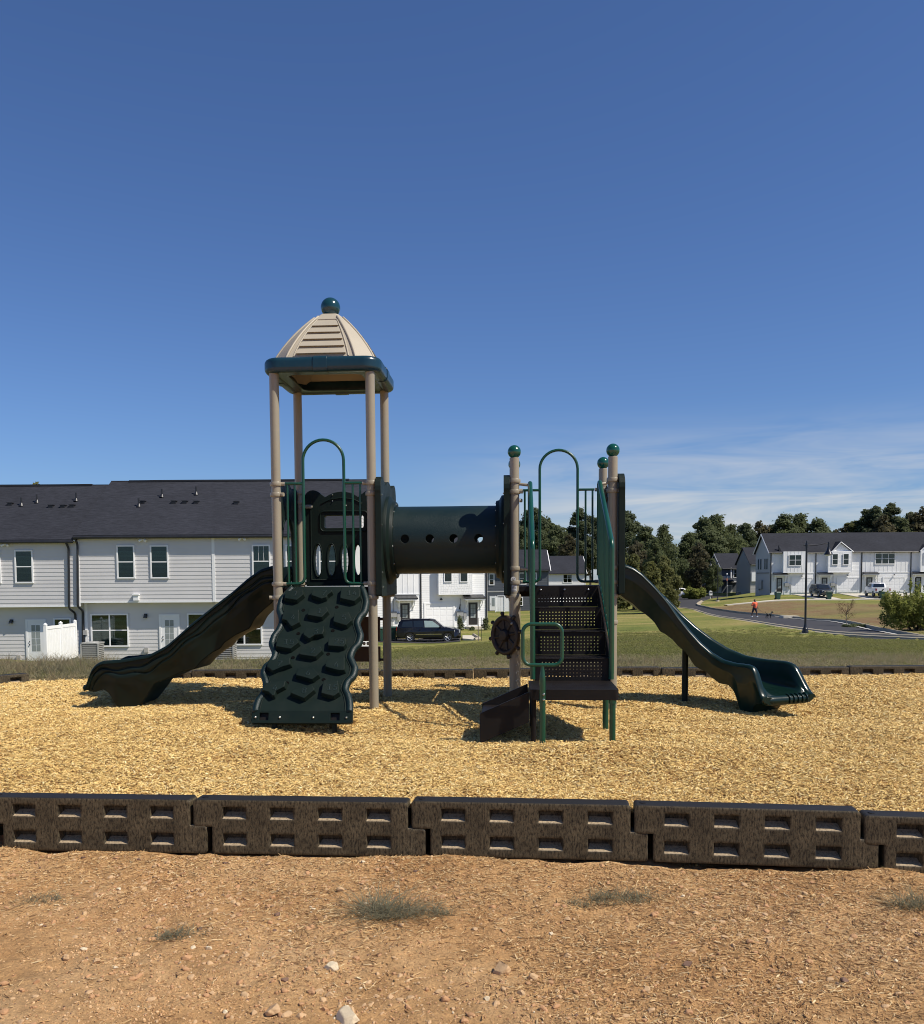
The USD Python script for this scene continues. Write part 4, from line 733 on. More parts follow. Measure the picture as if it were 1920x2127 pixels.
def drape(pts, w, lift, n=60):
    c = resample(pts, n); t = np.gradient(c, axis=0); t /= np.linalg.norm(t, axis=1, keepdims=True); nr = np.stack([-t[:, 1], t[:, 0]], 1)
    a, b = c + nr * w / 2, c - nr * w / 2; za, zb = ground_z(a) + lift, ground_z(b) + lift
    top = np.concatenate([np.column_stack([a, za]), np.column_stack([b, zb])]); bot = top - [0, 0, .7]; v = np.vstack([top, bot]); f = []
    for i in range(n - 1): f += [[i, n + i, n + i + 1], [i, n + i + 1, i + 1], [i, i + 1, 2 * n + i + 1], [i, 2 * n + i + 1, 2 * n + i], [n + i, 3 * n + i, 3 * n + i + 1], [n + i, 3 * n + i + 1, n + i + 1]]
    return trimesh.Trimesh(v, np.array(f), process=False)
# white edge lines on the road
for a, b in ((0, 26), (30, 75)):
    q = RR[a:b] + (RL[a:b] - RR[a:b]) * .085; zz = _rz(q) + .05; t = np.gradient(q, axis=0); t /= np.linalg.norm(t, axis=1, keepdims=True); nr = np.stack([-t[:, 1], t[:, 0]], 1) * .07
    vv = np.vstack([np.column_stack([q + nr, zz]), np.column_stack([q - nr, zz])]); n = b - a
    m = part(rd, 'edge_line', (vv, np.array([[i, n + i, n + i + 1] for i in range(n - 1)] + [[i, n + i + 1, i + 1] for i in range(n - 1)])), 'white_line')
sw = part(None, 'sidewalk', drape([at(px, py, 121)[:2] for px, py in ((1500, 1243), (1600, 1243), (1750, 1243), (1900, 1243), (2100, 1243))], 1.6, .10), 'concrete'); tag(sw, 'pale sidewalk in front of the white row of townhouses', 'sidewalk', kind='structure')
pd_ = on_road(1658, 1285); pad = part(None, 'concrete_pad', box(pd_[0] - .9, pd_[0] + .6, pd_[1] + 1.2, pd_[1] + 2.3, gz(*pd_[:2]) - .3, gz(*pd_[:2]) + .14), 'concrete'); tag(pad, 'small pale concrete ramp beside the kerb behind the lamp post', 'ramp', kind='structure')

# ------------------------------------------------------------------ grass, weeds
def tuft(rng, n, h, spread, lean, w=.004):
    v, f = [], []
    for _ in range(n):
        a, r = rng.uniform(0, 2 * PI), spread * math.sqrt(rng.random()); b = np.array([r * math.cos(a), r * math.sin(a), -.01]); d = rng.normal(0, lean, 2); hh = h * rng.uniform(.45, 1.1); t = rng.uniform(0, PI); s = np.array([math.cos(t), math.sin(t), 0]) * w * rng.uniform(.7, 1.3)
        m = b + np.array([d[0] * .35, d[1] * .35, .6]) * hh; e = b + np.array([d[0], d[1], 1.]) * hh * np.array([1, 1, .92]); k = len(v)
        v += [b - s, b + s, m + s * .8, m - s * .8, e]; f += [[k, k + 1, k + 2], [k, k + 2, k + 3], [k + 3, k + 2, k + 4]]
    return trimesh.Trimesh(np.array(v), np.array(f), process=False)
def leaf_look(name, col, tr=.35, var=.3):
    look(name, {'oi': ('object_info', {}), 'geo': ('geometry', {}), 'r': ('rgb_ramp', {'ramp': [(0., tuple(c * (1 - var) for c in col)), (.5, col), (1., tuple(min(1, c * (1 + var)) for c in (col[0] * 1.15, col[1], col[2] * .9)))]}), 'd': ('principled_bsdf', {'roughness': .65, 'specular_ior_level': .2}), 't': ('translucent_bsdf', {}), 'm': ('mix_closure', {'fac': tr})},
         [('geo.random_per_island', 'r.fac'), ('r.color', 'd.base_color'), ('r.color', 't.color'), ('d.BSDF', 'm.closure1'), ('t.BSDF', 'm.closure2')], surface='m.closure')
leaf_look('grass_green', (.28, .285, .09), .5); leaf_look('grass_dry', (.44, .38, .22), .45); leaf_look('grass_olive', (.28, .27, .115), .5); leaf_look('weed_grey', (.33, .31, .20), .5); leaf_look('straw_grass', (.42, .33, .19), .45)
rng = np.random.default_rng(23)
protos = [('grass_tuft', tuft(rng, 16, h, s, l, w), m, False) for m, h, s, l, w in (('grass_green', .05, .1, .8, .006), ('grass_green', .065, .1, .7, .006), ('grass_olive', .06, .09, .8, .006), ('grass_dry', .06, .09, .8, .005))]
N_ = 90000; y = 12.3 + (58 - 12.3) * rng.random(N_) ** 1.9; x = rng.uniform(-1, 1, N_) * (.56 * y + .5); P2 = np.column_stack([x, y]); dr = fbm2(P2, .45, 71)
ok = ~contains_xy(road_pg.buffer(.6), x, y) & (rng.random(N_) < np.clip((y - 12) / 4, .15, 1) * np.clip((58 - y) / 34, 0, 1)) & ~((y > 43.2) & (x < -5)) & (np.abs(x - .2) + (y - 11.5) > 1.6); P2 = P2[ok]; n = len(P2); nd = np.clip(1.1 - (P2[:, 1] - 12.4) / 5, 0, .8)
kind = np.where(rng.random(n) < nd, 3, rng.choice(3, n, p=[.45, .3, .25]))
scatter('grass_blades', 'short grass blades of the lawn', 'grass', protos, np.column_stack([P2, lawn_z(P2)]), kind, quats(rng.uniform(0, 2 * PI, n), np.zeros(n), np.zeros(n)), rng.uniform(.6, 1.2, n) * np.clip(.8 + P2[:, 1] / 60, 0, 1.4))
protos = [('weed_tuft', tuft(rng, 22, h, s, l, w), m, False) for m, h, s, l, w in (('grass_dry', .30, .14, .7, .004), ('grass_olive', .24, .14, .7, .005), ('weed_grey', .28, .16, .8, .004), ('straw_grass', .44, .08, .45, .003))]
N_ = 30000; y = rng.uniform(11.75, 17.0, N_); x = rng.uniform(-1, 1, N_) * (.56 * y + .5); P2 = np.column_stack([x, y])
left = np.clip((-.6 - x) / 2.5, 0, 1); dens = np.clip(left * np.exp(-((y - 14.2) / 1.6) ** 2) * 1.0 + .55 * (x > 1.4) * np.exp(-((y - 14.8) / 1.3) ** 2) + .30 * (np.abs(x) < 1.5) * np.exp(-((y - 15.5) / .9) ** 2), 0, 1) * np.clip(.45 + 3.2 * fbm2(P2, .8, 81), .03, 1.2)
ok = rng.random(N_) < dens * .55; P2 = P2[ok]; n = len(P2); sc_ = np.where(P2[:, 0] < -.8, rng.uniform(.3, .85, n), rng.uniform(.22, .5, n))
scatter('weeds', 'tall dry weeds along the back of the chip bed', 'weeds', protos, np.column_stack([P2, lawn_z(P2)]), rng.choice(4, n, p=[.3, .35, .2, .15]), quats(rng.uniform(0, 2 * PI, n), np.zeros(n), np.zeros(n)), sc_)
# dry tufts in the bare soil, one by one
TUFTS = [(800, 1905, .17, .15, 900, 'largest grey weed tuft on the bare soil, below the middle border beam'), (895, 1900, .10, .07, 300, 'thin trailing end of weeds right of the largest tuft'), (372, 1944, .10, .05, 420, 'flat dark weed patch on the left half of the bare soil'), (1290, 1868, .17, .07, 620, 'broad grey weed patch below the fourth border beam'), (1195, 1880, .08, .05, 200, 'small grey weed wisp left of the broad weed patch'), (1900, 1885, .12, .11, 380, 'dark weed clump at the right edge of the bare soil'), (95, 1872, .15, .05, 300, 'faint dry grass patch at the far left of the bare soil'), (1780, 1795, .10, .10, 160, 'green sprig growing against the right end of the fourth beam'), (852, 1778, .05, .07, 40, 'sprig at the joint of the second and third border beams'), (1440, 1800, .07, .05, 110, 'low sprigs at the foot of the fourth border beam')]
for px, py, r, h, n, lab in TUFTS:
    p = on_soil(px, py); m = tuft(rng, int(n * .6), h * 1.05, 1., 1.3, .0018); v = m.vertices.copy(); v[:, :2] *= np.array([r, r * .45]) ; 
    v2 = m.vertices; root = np.repeat(v2.reshape(-1, 5, 3)[:, :1, :2], 5, 1).reshape(-1, 2); v = v2.copy(); v[:, :2] = root * [r, r * .45] * 1 + (v2[:, :2] - root); v[:, 2] *= np.exp(-(root[:, 0] ** 2 + root[:, 1] ** 2) * .9)
    t = part(None, 'weed_patch', trimesh.Trimesh(v + p, m.faces, process=False), 'weed_grey' if 'green' not in lab else 'grass_olive'); tag(t, lab, 'weeds')

# ------------------------------------------------------------------ buildings
paint('siding_grey', (.60, .585, .575), .6, .1, 40, 0, .04, .7); paint('siding_white', (.78, .78, .77), .6, .1, 40, 0, .03, .7); paint('siding_dark', (.075, .085, .10), .6, .1, 40, 0, .06, .7); paint('siding_taupe', (.30, .29, .265), .6, .1, 40, 0, .05, .7); paint('siding_mid', (.38, .37, .35), .6, .1, 40, 0, .05, .7)
paint('trim_white', (.80, .80, .79), .45, 0, 1, 0, .02); paint('gutter_black', (.018, .018, .02), .4, 0, 1, 0, .1); paint('door_black', (.02, .017, .016), .4, 0, 1, 0, .1); paint('blind', (.34, .36, .36), .7, 0, 1, 0, .03); paint('inside_dark', (.03, .035, .035), .8, 0, 1, 0, .1); paint('vinyl_white', (.82, .82, .81), .4, 0, 1, 0, .02); paint('metal_grey', (.30, .30, .29), .5, 0, 1, 0, .08); paint('fixture_dark', (.03, .03, .03), .4, 0, 1, 0, .1)
look('shingles', {'geo': ('geometry', {}), 'tc': ('texture_coordinate', {}), 'mp': ('mapping', {'scale': (1.1, 6.5, 6.5)}), 'n': ('noise_texture', {'scale': 2.2, 'detail': 4., 'roughness': .8}), 'n2': ('noise_texture', {'scale': .35, 'detail': 3.}), 'r': ('rgb_ramp', {'ramp': [(.3, (.011, .012, .016)), (.7, (.034, .036, .046))]}), 'r2': ('map_range', {'from_min': .3, 'from_max': .7, 'to_min': .85, 'to_max': 1.15}), 'm': ('mix_color', {'blend_type': 'multiply', 'fac': 1., 'use_clamp': False}), 'bp': ('bump', {'strength': .5, 'distance': .03}), 'p': ('principled_bsdf', {'roughness': .9, 'specular_ior_level': .25})},
     [('geo.position', 'mp.vector'), ('mp.vector', 'n.vector'), ('geo.position', 'n2.vector'), ('n.fac', 'r.fac'), ('n2.fac', 'r2.value'), ('r.color', 'm.a'), ('r2.result', 'm.b'), ('m.result', 'p.base_color'), ('n.fac', 'bp.height'), ('bp.normal', 'p.normal')])
look('window_glass', {'f': ('fresnel', {'IOR': 1.45}), 't': ('transparent_bsdf', {'color': (.55, .66, .64)}), 'g': ('glossy_bsdf', {'roughness': .02, 'color': (.9, .95, .95)}), 'a': ('math', {'math_type': 'add', 'value2': .02}), 'm': ('mix_closure', {})}, [('f.fac', 'a.value1'), ('a.value', 'm.fac'), ('t.BSDF', 'm.closure1'), ('g.BSDF', 'm.closure2')], surface='m.closure')
def boards(parent, x0, x1, z0, z1, y, mat, pitch=.175, name='siding_board', ax='x', lip=.018):
    """Lap siding on a wall facing -y (ax x) or, for ax y, a wall facing along x with x0..x1 running in y; lip's sign picks the side."""
    n = max(1, int(round((z1 - z0) / pitch))); p = (z1 - z0) / n
    for k in range(n):
        a, b = z0 + k * p, z0 + (k + 1) * p
        v = np.array([[x, yy, z] for x in (x0, x1) for yy, z in ((y, a), (y - lip, a), (y - lip * .25, b), (y, b))])
        if ax == 'y': v = v[:, [1, 0, 2]]
        f = np.array([[0, 1, 2], [0, 2, 3], [4, 6, 5], [4, 7, 6], [0, 4, 5], [0, 5, 1], [1, 5, 6], [1, 6, 2], [2, 6, 7], [2, 7, 3]]); part(parent, name, (v, f), mat)
def battens(parent, x0, x1, z0, z1, y, mat, step=.42, name='batten'):
    part(parent, 'board_panel', box(x0, x1, y - .012, y, z0, z1), mat)
    n = int((x1 - x0) / step)
    for k in range(n + 1): x = x0 + (x1 - x0) * k / max(n, 1); part(parent, name, box(max(x - .03, x0), min(x + .03, x1), y - .035, y - .012, z0, z1), mat)
def window(parent, x0, x1, z0, z1, y, frame='trim_white', nx=1, blind=.5, grid=False, trim=.07):
    w = part(parent, 'window', cat([box(x0 - trim, x1 + trim, y - .07, y - .02, z1, z1 + trim), box(x0 - trim, x1 + trim, y - .08, y - .02, z0 - trim, z0), box(x0 - trim, x0, y - .07, y - .02, z0, z1), box(x1, x1 + trim, y - .07, y - .02, z0, z1)]), frame)
    zm = (z0 + z1) / 2; dx = (x1 - x0) / nx
    for k in range(nx):
        a, b = x0 + dx * k, x0 + dx * (k + 1)
        part(w, 'sash', cat([box(a, b, y - .055, y - .028, zm - .025, zm + .025)] + ([box(b - .035, b + .035, y - .06, y - .025, z0, z1)] if k < nx - 1 else [])), frame)
        for q, r in ((z0, zm - .025), (zm + .025, z1)): part(w, 'pane', box(a + .01, b - .01, y - .046, y - .042, q, r), 'window_glass')
        if grid: part(w, 'muntin', cat([box(a + dx * t - .008, a + dx * t + .008, y - .052, y - .047, zm + .025, z1) for t in (.33, .67)]), frame)
        if blind:
            for j in range(int((z1 - z0) * blind * 1.95 / .06)):
                zb = z0 + (z1 - z0) * (0 if blind < 1 else 0) + .02 + j * .06; part(w, 'blind_slat', box(a + .02, b - .02, y - .034, y - .029, zb, zb + .038), 'blind')
        part(w, 'window_back', box(a, b, y - .026, y - .022, z0, z1), 'inside_dark')
    return w
def door(parent, x0, x1, z0, z1, y, frame='trim_white', leaf='trim_white', panes=(2, 4), top=.0):
    d = part(parent, 'door', box(x0, x1, y - .045, y - .02, z0, z1), leaf)
    part(d, 'door_frame', cat([box(x0 - .1, x0 - .002, y - .06, y - .01, z0, z1 + .1), box(x1 + .002, x1 + .1, y - .06, y - .01, z0, z1 + .1), box(x0 - .002, x1 + .002, y - .06, y - .01, z1 + .002, z1 + .1)]), frame)
    w, h = x1 - x0, z1 - z0; gx0, gx1, gz0, gz1 = x0 + w * .22, x1 - w * .22, z0 + h * .30, z1 - h * .08
    for i in range(panes[0]):
        for j in range(panes[1]):
            part(d, 'pane', box(gx0 + (gx1 - gx0) * i / panes[0] + .015, gx0 + (gx1 - gx0) * (i + 1) / panes[0] - .015, y - .052, y - .047, gz0 + (gz1 - gz0) * j / panes[1] + .015, gz0 + (gz1 - gz0) * (j + 1) / panes[1] - .015), 'inside_glass')
    part(d, 'handle', cat([ball((x0 + w * .10, y - .07, z0 + h * .46), .035, 8), ball((x0 + w * .10, y - .065, z0 + h * .53), .03, 8)]), 'fixture_dark', True)
    return d
paint('inside_glass', (.26, .29, .29), .08, 0, 1, 0, .1); paint('inside_glass_dark', (.05, .06, .065), .06, 0, 1, 0, .1)
def gable_roof(parent, x0, x1, y0, y1, ze, zr, over=.3, mat='shingles', name='roof', t=.14, side=.15):
    """Ridge along x. Two thick slopes."""
    ym = (y0 + y1) / 2; sl = (zr - ze) / (ym - y0); ya, yb = y0 - over, y1 + over; za = ze - sl * over; a, b = x0 - side, x1 + side
    def slab(q):
        v = np.array([[x, y, z + dz] for x in (a, b) for y, z in q for dz in (0, t)]); return trimesh.Trimesh(v, np.array([[0, 1, 3], [0, 3, 2], [4, 7, 5], [4, 6, 7], [0, 5, 1], [0, 4, 5], [2, 3, 7], [2, 7, 6], [1, 5, 7], [1, 7, 3], [0, 2, 6], [0, 6, 4]]), process=False)
    r = part(parent, name, slab([(ya, za), (ym, zr)]), mat); part(r, 'rear_slope', slab([(yb, za), (ym, zr)]), mat)
    return r, sl, za
def gable_wall(parent, x, y0, y1, z0, ze, zr, mat, out=-1, pitch=.19):
    """End wall in a plane of constant x, boarded up to the ridge; out -1 faces -x."""
    ym = (y0 + y1) / 2; w = part(parent, 'end_wall', ext(poly([(y0, z0), (y1, z0), (y1, ze), (ym, zr), (y0, ze)]), min(x, x - out * .1), max(x, x - out * .1), 'yz'), mat)
    n = int((zr - z0) / pitch)
    for k in range(n):
        a = z0 + k * pitch; b = a + pitch; h = 1 if b <= ze else max(0., (zr - b) / (zr - ze)); ya, yb = ym - (ym - y0) * h, ym + (y1 - ym) * h
        if yb - ya > .2: boards(w, ya, yb, a, b, x, mat, pitch, 'siding_board', 'y', -.018 * out)
    return w

# the grey townhouses on the left, seen from behind
D1 = 43.7
def HL(zx, zy, Y=D1): p = at(zx / 3.033, 980 + zy / 3.033, Y); return p[0], p[2]
g0 = gz(-14, 43.4); hl = thing('townhouse', 'grey sided two storey townhouse row with dark roof, seen from the back', 'townhouse', (0, 0, 0))
XA, XB, XC, XE = -27., HL(472, 0)[0], HL(1332, 0)[0], -5.35
zbA, zbB = HL(200, 850)[1], HL(900, 822)[1]; zeA, zeB = HL(200, 432)[1], HL(900, 402)[1]
Y2 = D1 + .45
for (x0, x1, zb, ze) in ((XA, XB - .05, zbA, zeA), (XB + .05, XC - .05, zbB, zeB), (XC + .05, XE, zbB, zeB)):
    w = part(hl, 'wall', box(x0 - (.05 if x0 > XA else 0), x1 + .05, D1, D1 + 9.5, zb, ze), 'siding_grey'); boards(w, x0, x1, zb, ze - .06, D1, 'siding_grey', .187)
    lw_ = part(hl, 'wall', box(x0 - (.05 if x0 > XA else 0), x1 + .05, Y2, D1 + 9.4, g0 - .6, zb - .001), 'siding_grey'); boards(lw_, x0 + (.02 if x0 > XA else 0), x1, g0 - .3, zb, Y2, 'siding_grey', .187)
    part(w, 'soffit_trim', box(x0 - .05, x1 + .05, D1 - .2, D1 - .001, ze - .06, ze), 'trim_white'); part(w, 'band_trim', box(x0 - .05, x1 + .05, D1 - .025, D1 - .001, zb - .02, zb + .06), 'trim_white')
for x, z0, z1, y in ((XB, zbA, zeA, D1), (XC, zbB, zeB, D1), (XE - .06, zbB, zeB, D1), (HL(514, 0, Y2)[0], g0 - .3, zbB, Y2), (XC, g0 - .3, zbB, Y2)): part(hl, 'corner_trim', box(x - .07, x + .07, y - .035, y - .0, z0, z1), 'trim_white')
ZR = []
for (x0, x1, ze, zy) in ((XA - 5, XB - .12, zeA, 100), (XB - .1, XE + .3, zeB, 78)):
    zr = at(500 / 3.033, 980 + zy / 3.033, D1 + 4.9)[2]; r, sl, za = gable_roof(hl, x0, x1, D1, D1 + 9.6, ze + .02, zr, .20, side=0.02); ZR.append((sl, za))
    part(r, 'gutter', tube([(x, D1 - .25, za + .02) for x in (x0, x1)], .07, 8), 'gutter_black', True); part(r, 'fascia', box(x0, x1, D1 - .215, D1 - .19, za - .04, za + .12), 'gutter_black')
    part(r, 'ridge_cap', box(x0 + 1, x1 - 1, D1 + 4.65, D1 + 4.95, zr + .08, zr + .17), 'gutter_black')
    part(r, 'ridge_line', box(x0, x1, D1 + 4.74, D1 + 4.86, zr + .06, zr + .15), 'shingles')
wE = gable_wall(hl, XE, D1, D1 + 9.6, g0 - .6, zeB, at(500 / 3.033, 980 + 78 / 3.033, D1 + 4.9)[2], 'siding_grey', 1)
part(hl, 'rake_trim', tube([(XE + .05, D1 - .3, zeB - .12), (XE + .05, D1 + 4.8, at(500 / 3.033, 980 + 78 / 3.033, D1 + 4.9)[2] - .02)], .08, 4), 'trim_white')
def roof_pt(zx, zy, i):
    """Where that pixel meets the front slope of roof i."""
    sl, za = ZR[i]; d = at(zx / 3.033, 980 + zy / 3.033, 1.) - [0, 0, CAMZ]; t = (za + .14 - CAMZ - sl * (D1 - .20)) / (d[2] - sl * d[1]); return np.array([0, 0, CAMZ]) + d * t
for zx, zy, i in ((135, 213, 0), (233, 193, 0), (480, 183, 0), (875, 218, 1), (1020, 158, 1), (1237, 143, 1), (1985, 185, 1)):
    p = roof_pt(zx, zy, i); part(hl, 'vent_pipe', cat(bar(p - [0, 0, .1], p + [0, 0, .42], .045, 8), lathe([(.14, -.02), (.06, .14), (.05, .14)], p, 2, 10)), 'gutter_black', 40)
for zx, zy, i in ((65, 208, 0), (322, 222, 0), (398, 222, 0), (455, 220, 0), (900, 196, 1), (1097, 196, 1), (1165, 196, 1), (1237, 197, 1), (1490, 200, 1)):
    p = roof_pt(zx, zy, i); part(hl, 'roof_vent', cat(box(p[0] - .11, p[0] + .11, p[1] - .1, p[1] + .15, p[2] - .05, p[2] + .09), box(p[0] - .14, p[0] + .14, p[1] - .13, p[1] + .18, p[2] + .09, p[2] + .12)), 'gutter_black')
def wn(z, y=D1, nx=1, gr=False, bl=.45):
    (a, t), (b, q) = HL(z[0], z[1], y), HL(z[2], z[3], y); window(hl, a + .07, b - .07, q + .07, t - .07, y, nx=nx, grid=gr, blind=bl)
wn((-108, 495, 12, 703)); wn((92, 493, 215, 702)); wn((735, 463, 855, 672)); wn((946, 463, 1067, 672)); wn((1588, 460, 1708, 668), gr=True); wn((1800, 460, 1920, 668), gr=True); wn((2010, 460, 2130, 668))
wn((338, 922, 457, 1130), Y2, gr=False); wn((572, 895, 816, 1102), Y2, 2, bl=.48); wn((1180, 892, 1300, 1100), Y2); wn((1425, 885, 1656, 1092), Y2, 2, True, .0); wn((2000, 890, 2120, 1100), Y2)
def dr(z):
    (a, t), (b, q) = HL(z[0], z[1], Y2), HL(z[2], z[3], Y2); door(hl, a + .1, b - .1, q, t - .1, Y2)
dr((162, 930, 299, 1212)); dr((1003, 898, 1139, 1180)); dr((1880, 898, 2000, 1170))
def spout(pts): part(hl, 'downspout', tube(fillet([np.array([*(lambda q: (q[0], y, q[1]))(HL(a, b, y))]) for a, b, y in pts], .12, 4), .055, 8), 'gutter_black', True)
spout([(412, 440, D1 - .22), (432, 480, D1 - .08), (436, 862, D1 - .08), (474, 892, Y2 - .07), (482, 1190, Y2 - .07)]); spout([(470, 415, D1 - .22), (488, 455, D1 - .08), (491, 850, D1 - .08), (522, 876, Y2 - .07), (524, 1110, Y2 - .07)])
for zx, zy, y in ((905, 428, D1), (40, 458, D1), (1530, 420, D1)):
    a, z = HL(zx, zy, y); part(hl, 'flood_light', cat(box(a - .06, a + .06, y - .08, y, z, z + .09), bar((a - .04, y - .08, z + .02), (a - .16, y - .2, z - .07), .055, 8), bar((a + .04, y - .08, z + .02), (a + .16, y - .2, z - .07), .055, 8)), 'trim_white', 40)
for zx, zy in ((920, 910), (75, 945)):
    a, z = HL(zx, zy, Y2); part(hl, 'wall_lamp', cat(box(a - .08, a + .08, Y2 - .05, Y2, z - .02, z + .12), lathe([(.10, -.14), (.07, 0.), (.02, .02)], (a, Y2 - .13, z + .06), 2, 10)), 'fixture_dark', 40)
a, z = HL(862, 790); part(hl, 'vent_hood', cat(box(a - .13, a + .13, D1 - .14, D1, z - .16, z + .10), box(a - .16, a + .16, D1 - .18, D1, z + .1, z + .16)), 'trim_white')
for zx, zy in ((925, 1120), (122, 1168), (540, 1010)): a, z = HL(zx, zy, Y2); part(hl, 'outlet_box', cat(box(a - .10, a + .10, Y2 - .12, Y2 - .01, z - .14, z + .10), bar((a, Y2 - .06, z - .5), (a, Y2 - .06, z - .12), .02, 6)), 'siding_mid')
# privacy fence, air conditioners
fx = -18.9; fe_ = thing('privacy_fence', 'white vinyl privacy fence standing out from the grey townhouse', 'fence', (0, 0, 0)); zf = gz(fx, 42)
for y in (40.2, 41.75, 43.3): part(fe_, 'fence_post', cat(box(fx - .065, fx + .065, y - .065, y + .065, zf - .3, zf + 1.95), lathe([(1e-4, 2.03), (.10, 1.96), (.10, 1.95)], (fx, y, zf), 2, 4)), 'vinyl_white')
for y0, y1 in ((40.27, 41.68), (41.82, 43.23)):
    part(fe_, 'fence_rail', cat(box(fx - .04, fx + .04, y0, y1, zf + .06, zf + .2), box(fx - .04, fx + .04, y0, y1, zf + 1.72, zf + 1.86)), 'vinyl_white'); n = 9
    for k in range(n): part(fe_, 'fence_board', box(fx - .022, fx + .022, y0 + (y1 - y0) * k / n + .006, y0 + (y1 - y0) * (k + 1) / n - .006, zf + .2, zf + 1.72), 'vinyl_white')
def ac(x, y, z, lab):
    t = thing('air_conditioner', lab, 'air conditioner', (x, y, z)); part(t, 'casing', ext(rounded(poly([(-.42, -.42), (.42, -.42), (.42, .42), (-.42, .42)]), .1), 0, .08, 'xy'), 'metal_grey'); part(t, 'top_cover', cat(ext(rounded(poly([(-.43, -.43), (.43, -.43), (.43, .43), (-.43, .43)]), .1), .92, .98, 'xy'), lathe([(.3, .98), (.28, 1.01), (.02, 1.01)], (0, 0, 0), 2, 16)), 'metal_grey', 40)
    part(t, 'coil', box(-.37, .37, -.37, .37, .08, .92), 'inside_dark')
    for k in range(9): part(t, 'louver', ext(rounded(poly([(-.41, -.41), (.41, -.41), (.41, .41), (-.41, .41)], ()), .09) - rounded(poly([(-.38, -.38), (.38, -.38), (.38, .38), (-.38, .38)]), .08), .1 + k * .092, .15 + k * .092, 'xy'), 'metal_grey')
    for sx in (-1, 1): part(t, 'corner_post', box(sx * .405 - .03, sx * .405 + .03, -.43, -.38, .08, .93), 'metal_grey')
    return t
x, z = HL(572, 1190, 42.6); ac(x, 42.9, gz(x, 42.9), 'grey air conditioner left of the first slide, under the double window'); x, z = HL(1420, 1170, 42.6); ac(x, 42.9, gz(x, 42.9), 'grey air conditioner seen below the first slide, nearer the tower')
# ------------------------------------------------------------------ white townhouse behind the tunnel
D2 = 80.
def HC(zx, zy, Y=D2): p = at(740 + zx / 3.877, 900 + zy / 3.877, Y); return p[0], p[2]
gC = HC(900, 1562)[1]; aC = math.radians(17); pv_ = np.array([HC(700, 0)[0], D2]); hc = thing('townhouse', 'white townhouse with garage and shingled bay, seen below the tunnel', 'townhouse', (pv_[0] - pv_[0] * math.cos(aC) + pv_[1] * math.sin(aC), pv_[1] - pv_[0] * math.sin(aC) - pv_[1] * math.cos(aC), 0), aC)
zE = gC + 6.0; zRg = gC + 9.0; X0, X1, XM = -12.5, HC(1065, 0)[0], HC(500, 0)[0]
w = part(hc, 'wall', box(X0, X1, D2, D2 + 10, gC - .6, zE), 'siding_white')
boards(w, XM + .1, X1 - .08, gC, zE - .1, D2, 'siding_white', .2)
zbb = HC(400, 1290)[1]; battens(w, X0, XM - .1, zbb, zE, D2, 'siding_white', .5); boards(w, X0, XM - .1, gC, zbb - .08, D2, 'siding_white', .2); part(w, 'band_trim', box(X0, XM - .1, D2 - .06, D2, zbb - .08, zbb), 'trim_white')
part(w, 'corner_trim', box(X1 - .08, X1 + .04, D2 - .04, D2 + .1, gC, zE), 'trim_white')
gable_wall(hc, X1, D2, D2 + 10, gC - .6, zE, zRg, 'siding_white', 1, .4)
r, sl, za = gable_roof(hc, X0, X1, D2, D2 + 10, zE, zRg, .4, side=.2); part(r, 'gutter', tube([(X0, D2 - .45, za), (X1 + .2, D2 - .45, za)], .07, 6), 'gutter_black')
def bay(parent, x0, x1, z0, z1, y, dep, mat, kind):
    b = part(parent, 'bay', box(x0, x1, y - dep, y - .001, z0, z1), mat)
    if kind == 'shingle':
        n = int((z1 - z0) / .2); rg = np.random.default_rng(3)
        for k in range(n):
            c = x0
            while c < x1 - .05:
                wd = min(rg.uniform(.14, .3), x1 - c); o = rg.uniform(.0, .03); part(b, 'shake', box(c + .006, c + wd - .006, y - dep - .022, y - dep, z0 + .08 + k * .2 + o, z0 + .28 + k * .2), mat); c += wd
    elif kind == 'lap': boards(b, x0 + .06, x1 - .06, z0 + .08, z1, y - dep, mat, .2)
    else: battens(b, x0 + .06, x1 - .06, z0 + .08, z1, y - dep, mat, .5)
    part(b, 'bay_trim', cat([box(x0 - .02, x0 + .06, y - dep - .03, y - dep + .05, z0, z1), box(x1 - .06, x1 + .02, y - dep - .03, y - dep + .05, z0, z1), box(x0 - .02, x1 + .02, y - dep - .035, y - dep + .05, z0 - .02, z0 + .08)]), 'trim_white')
    return b
def awning(parent, x0, x1, z, y, dep=.9):
    a = part(parent, 'awning', cat([ext(poly([(y - dep, z), (y - .001, z + .28), (y - .001, z + .36), (y - dep, z + .09)]), x0, x1, 'yz')]), 'gutter_black'); part(a, 'awning_trim', box(x0 + .04, x1 - .04, y - dep + .05, y - .001, z - .12, z + .001), 'trim_white')
    for x in (x0 + .25, x1 - .25): part(a, 'bracket', tube([(x, y - .06, z - .8), (x, y - dep * .5, z - .55), (x, y - dep + .12, z - .12)], .045, 5), 'trim_white'); part(a, 'bracket_post', box(x - .05, x + .05, y - .1, y - .02, z - .95, z - .12), 'trim_white')
    return a
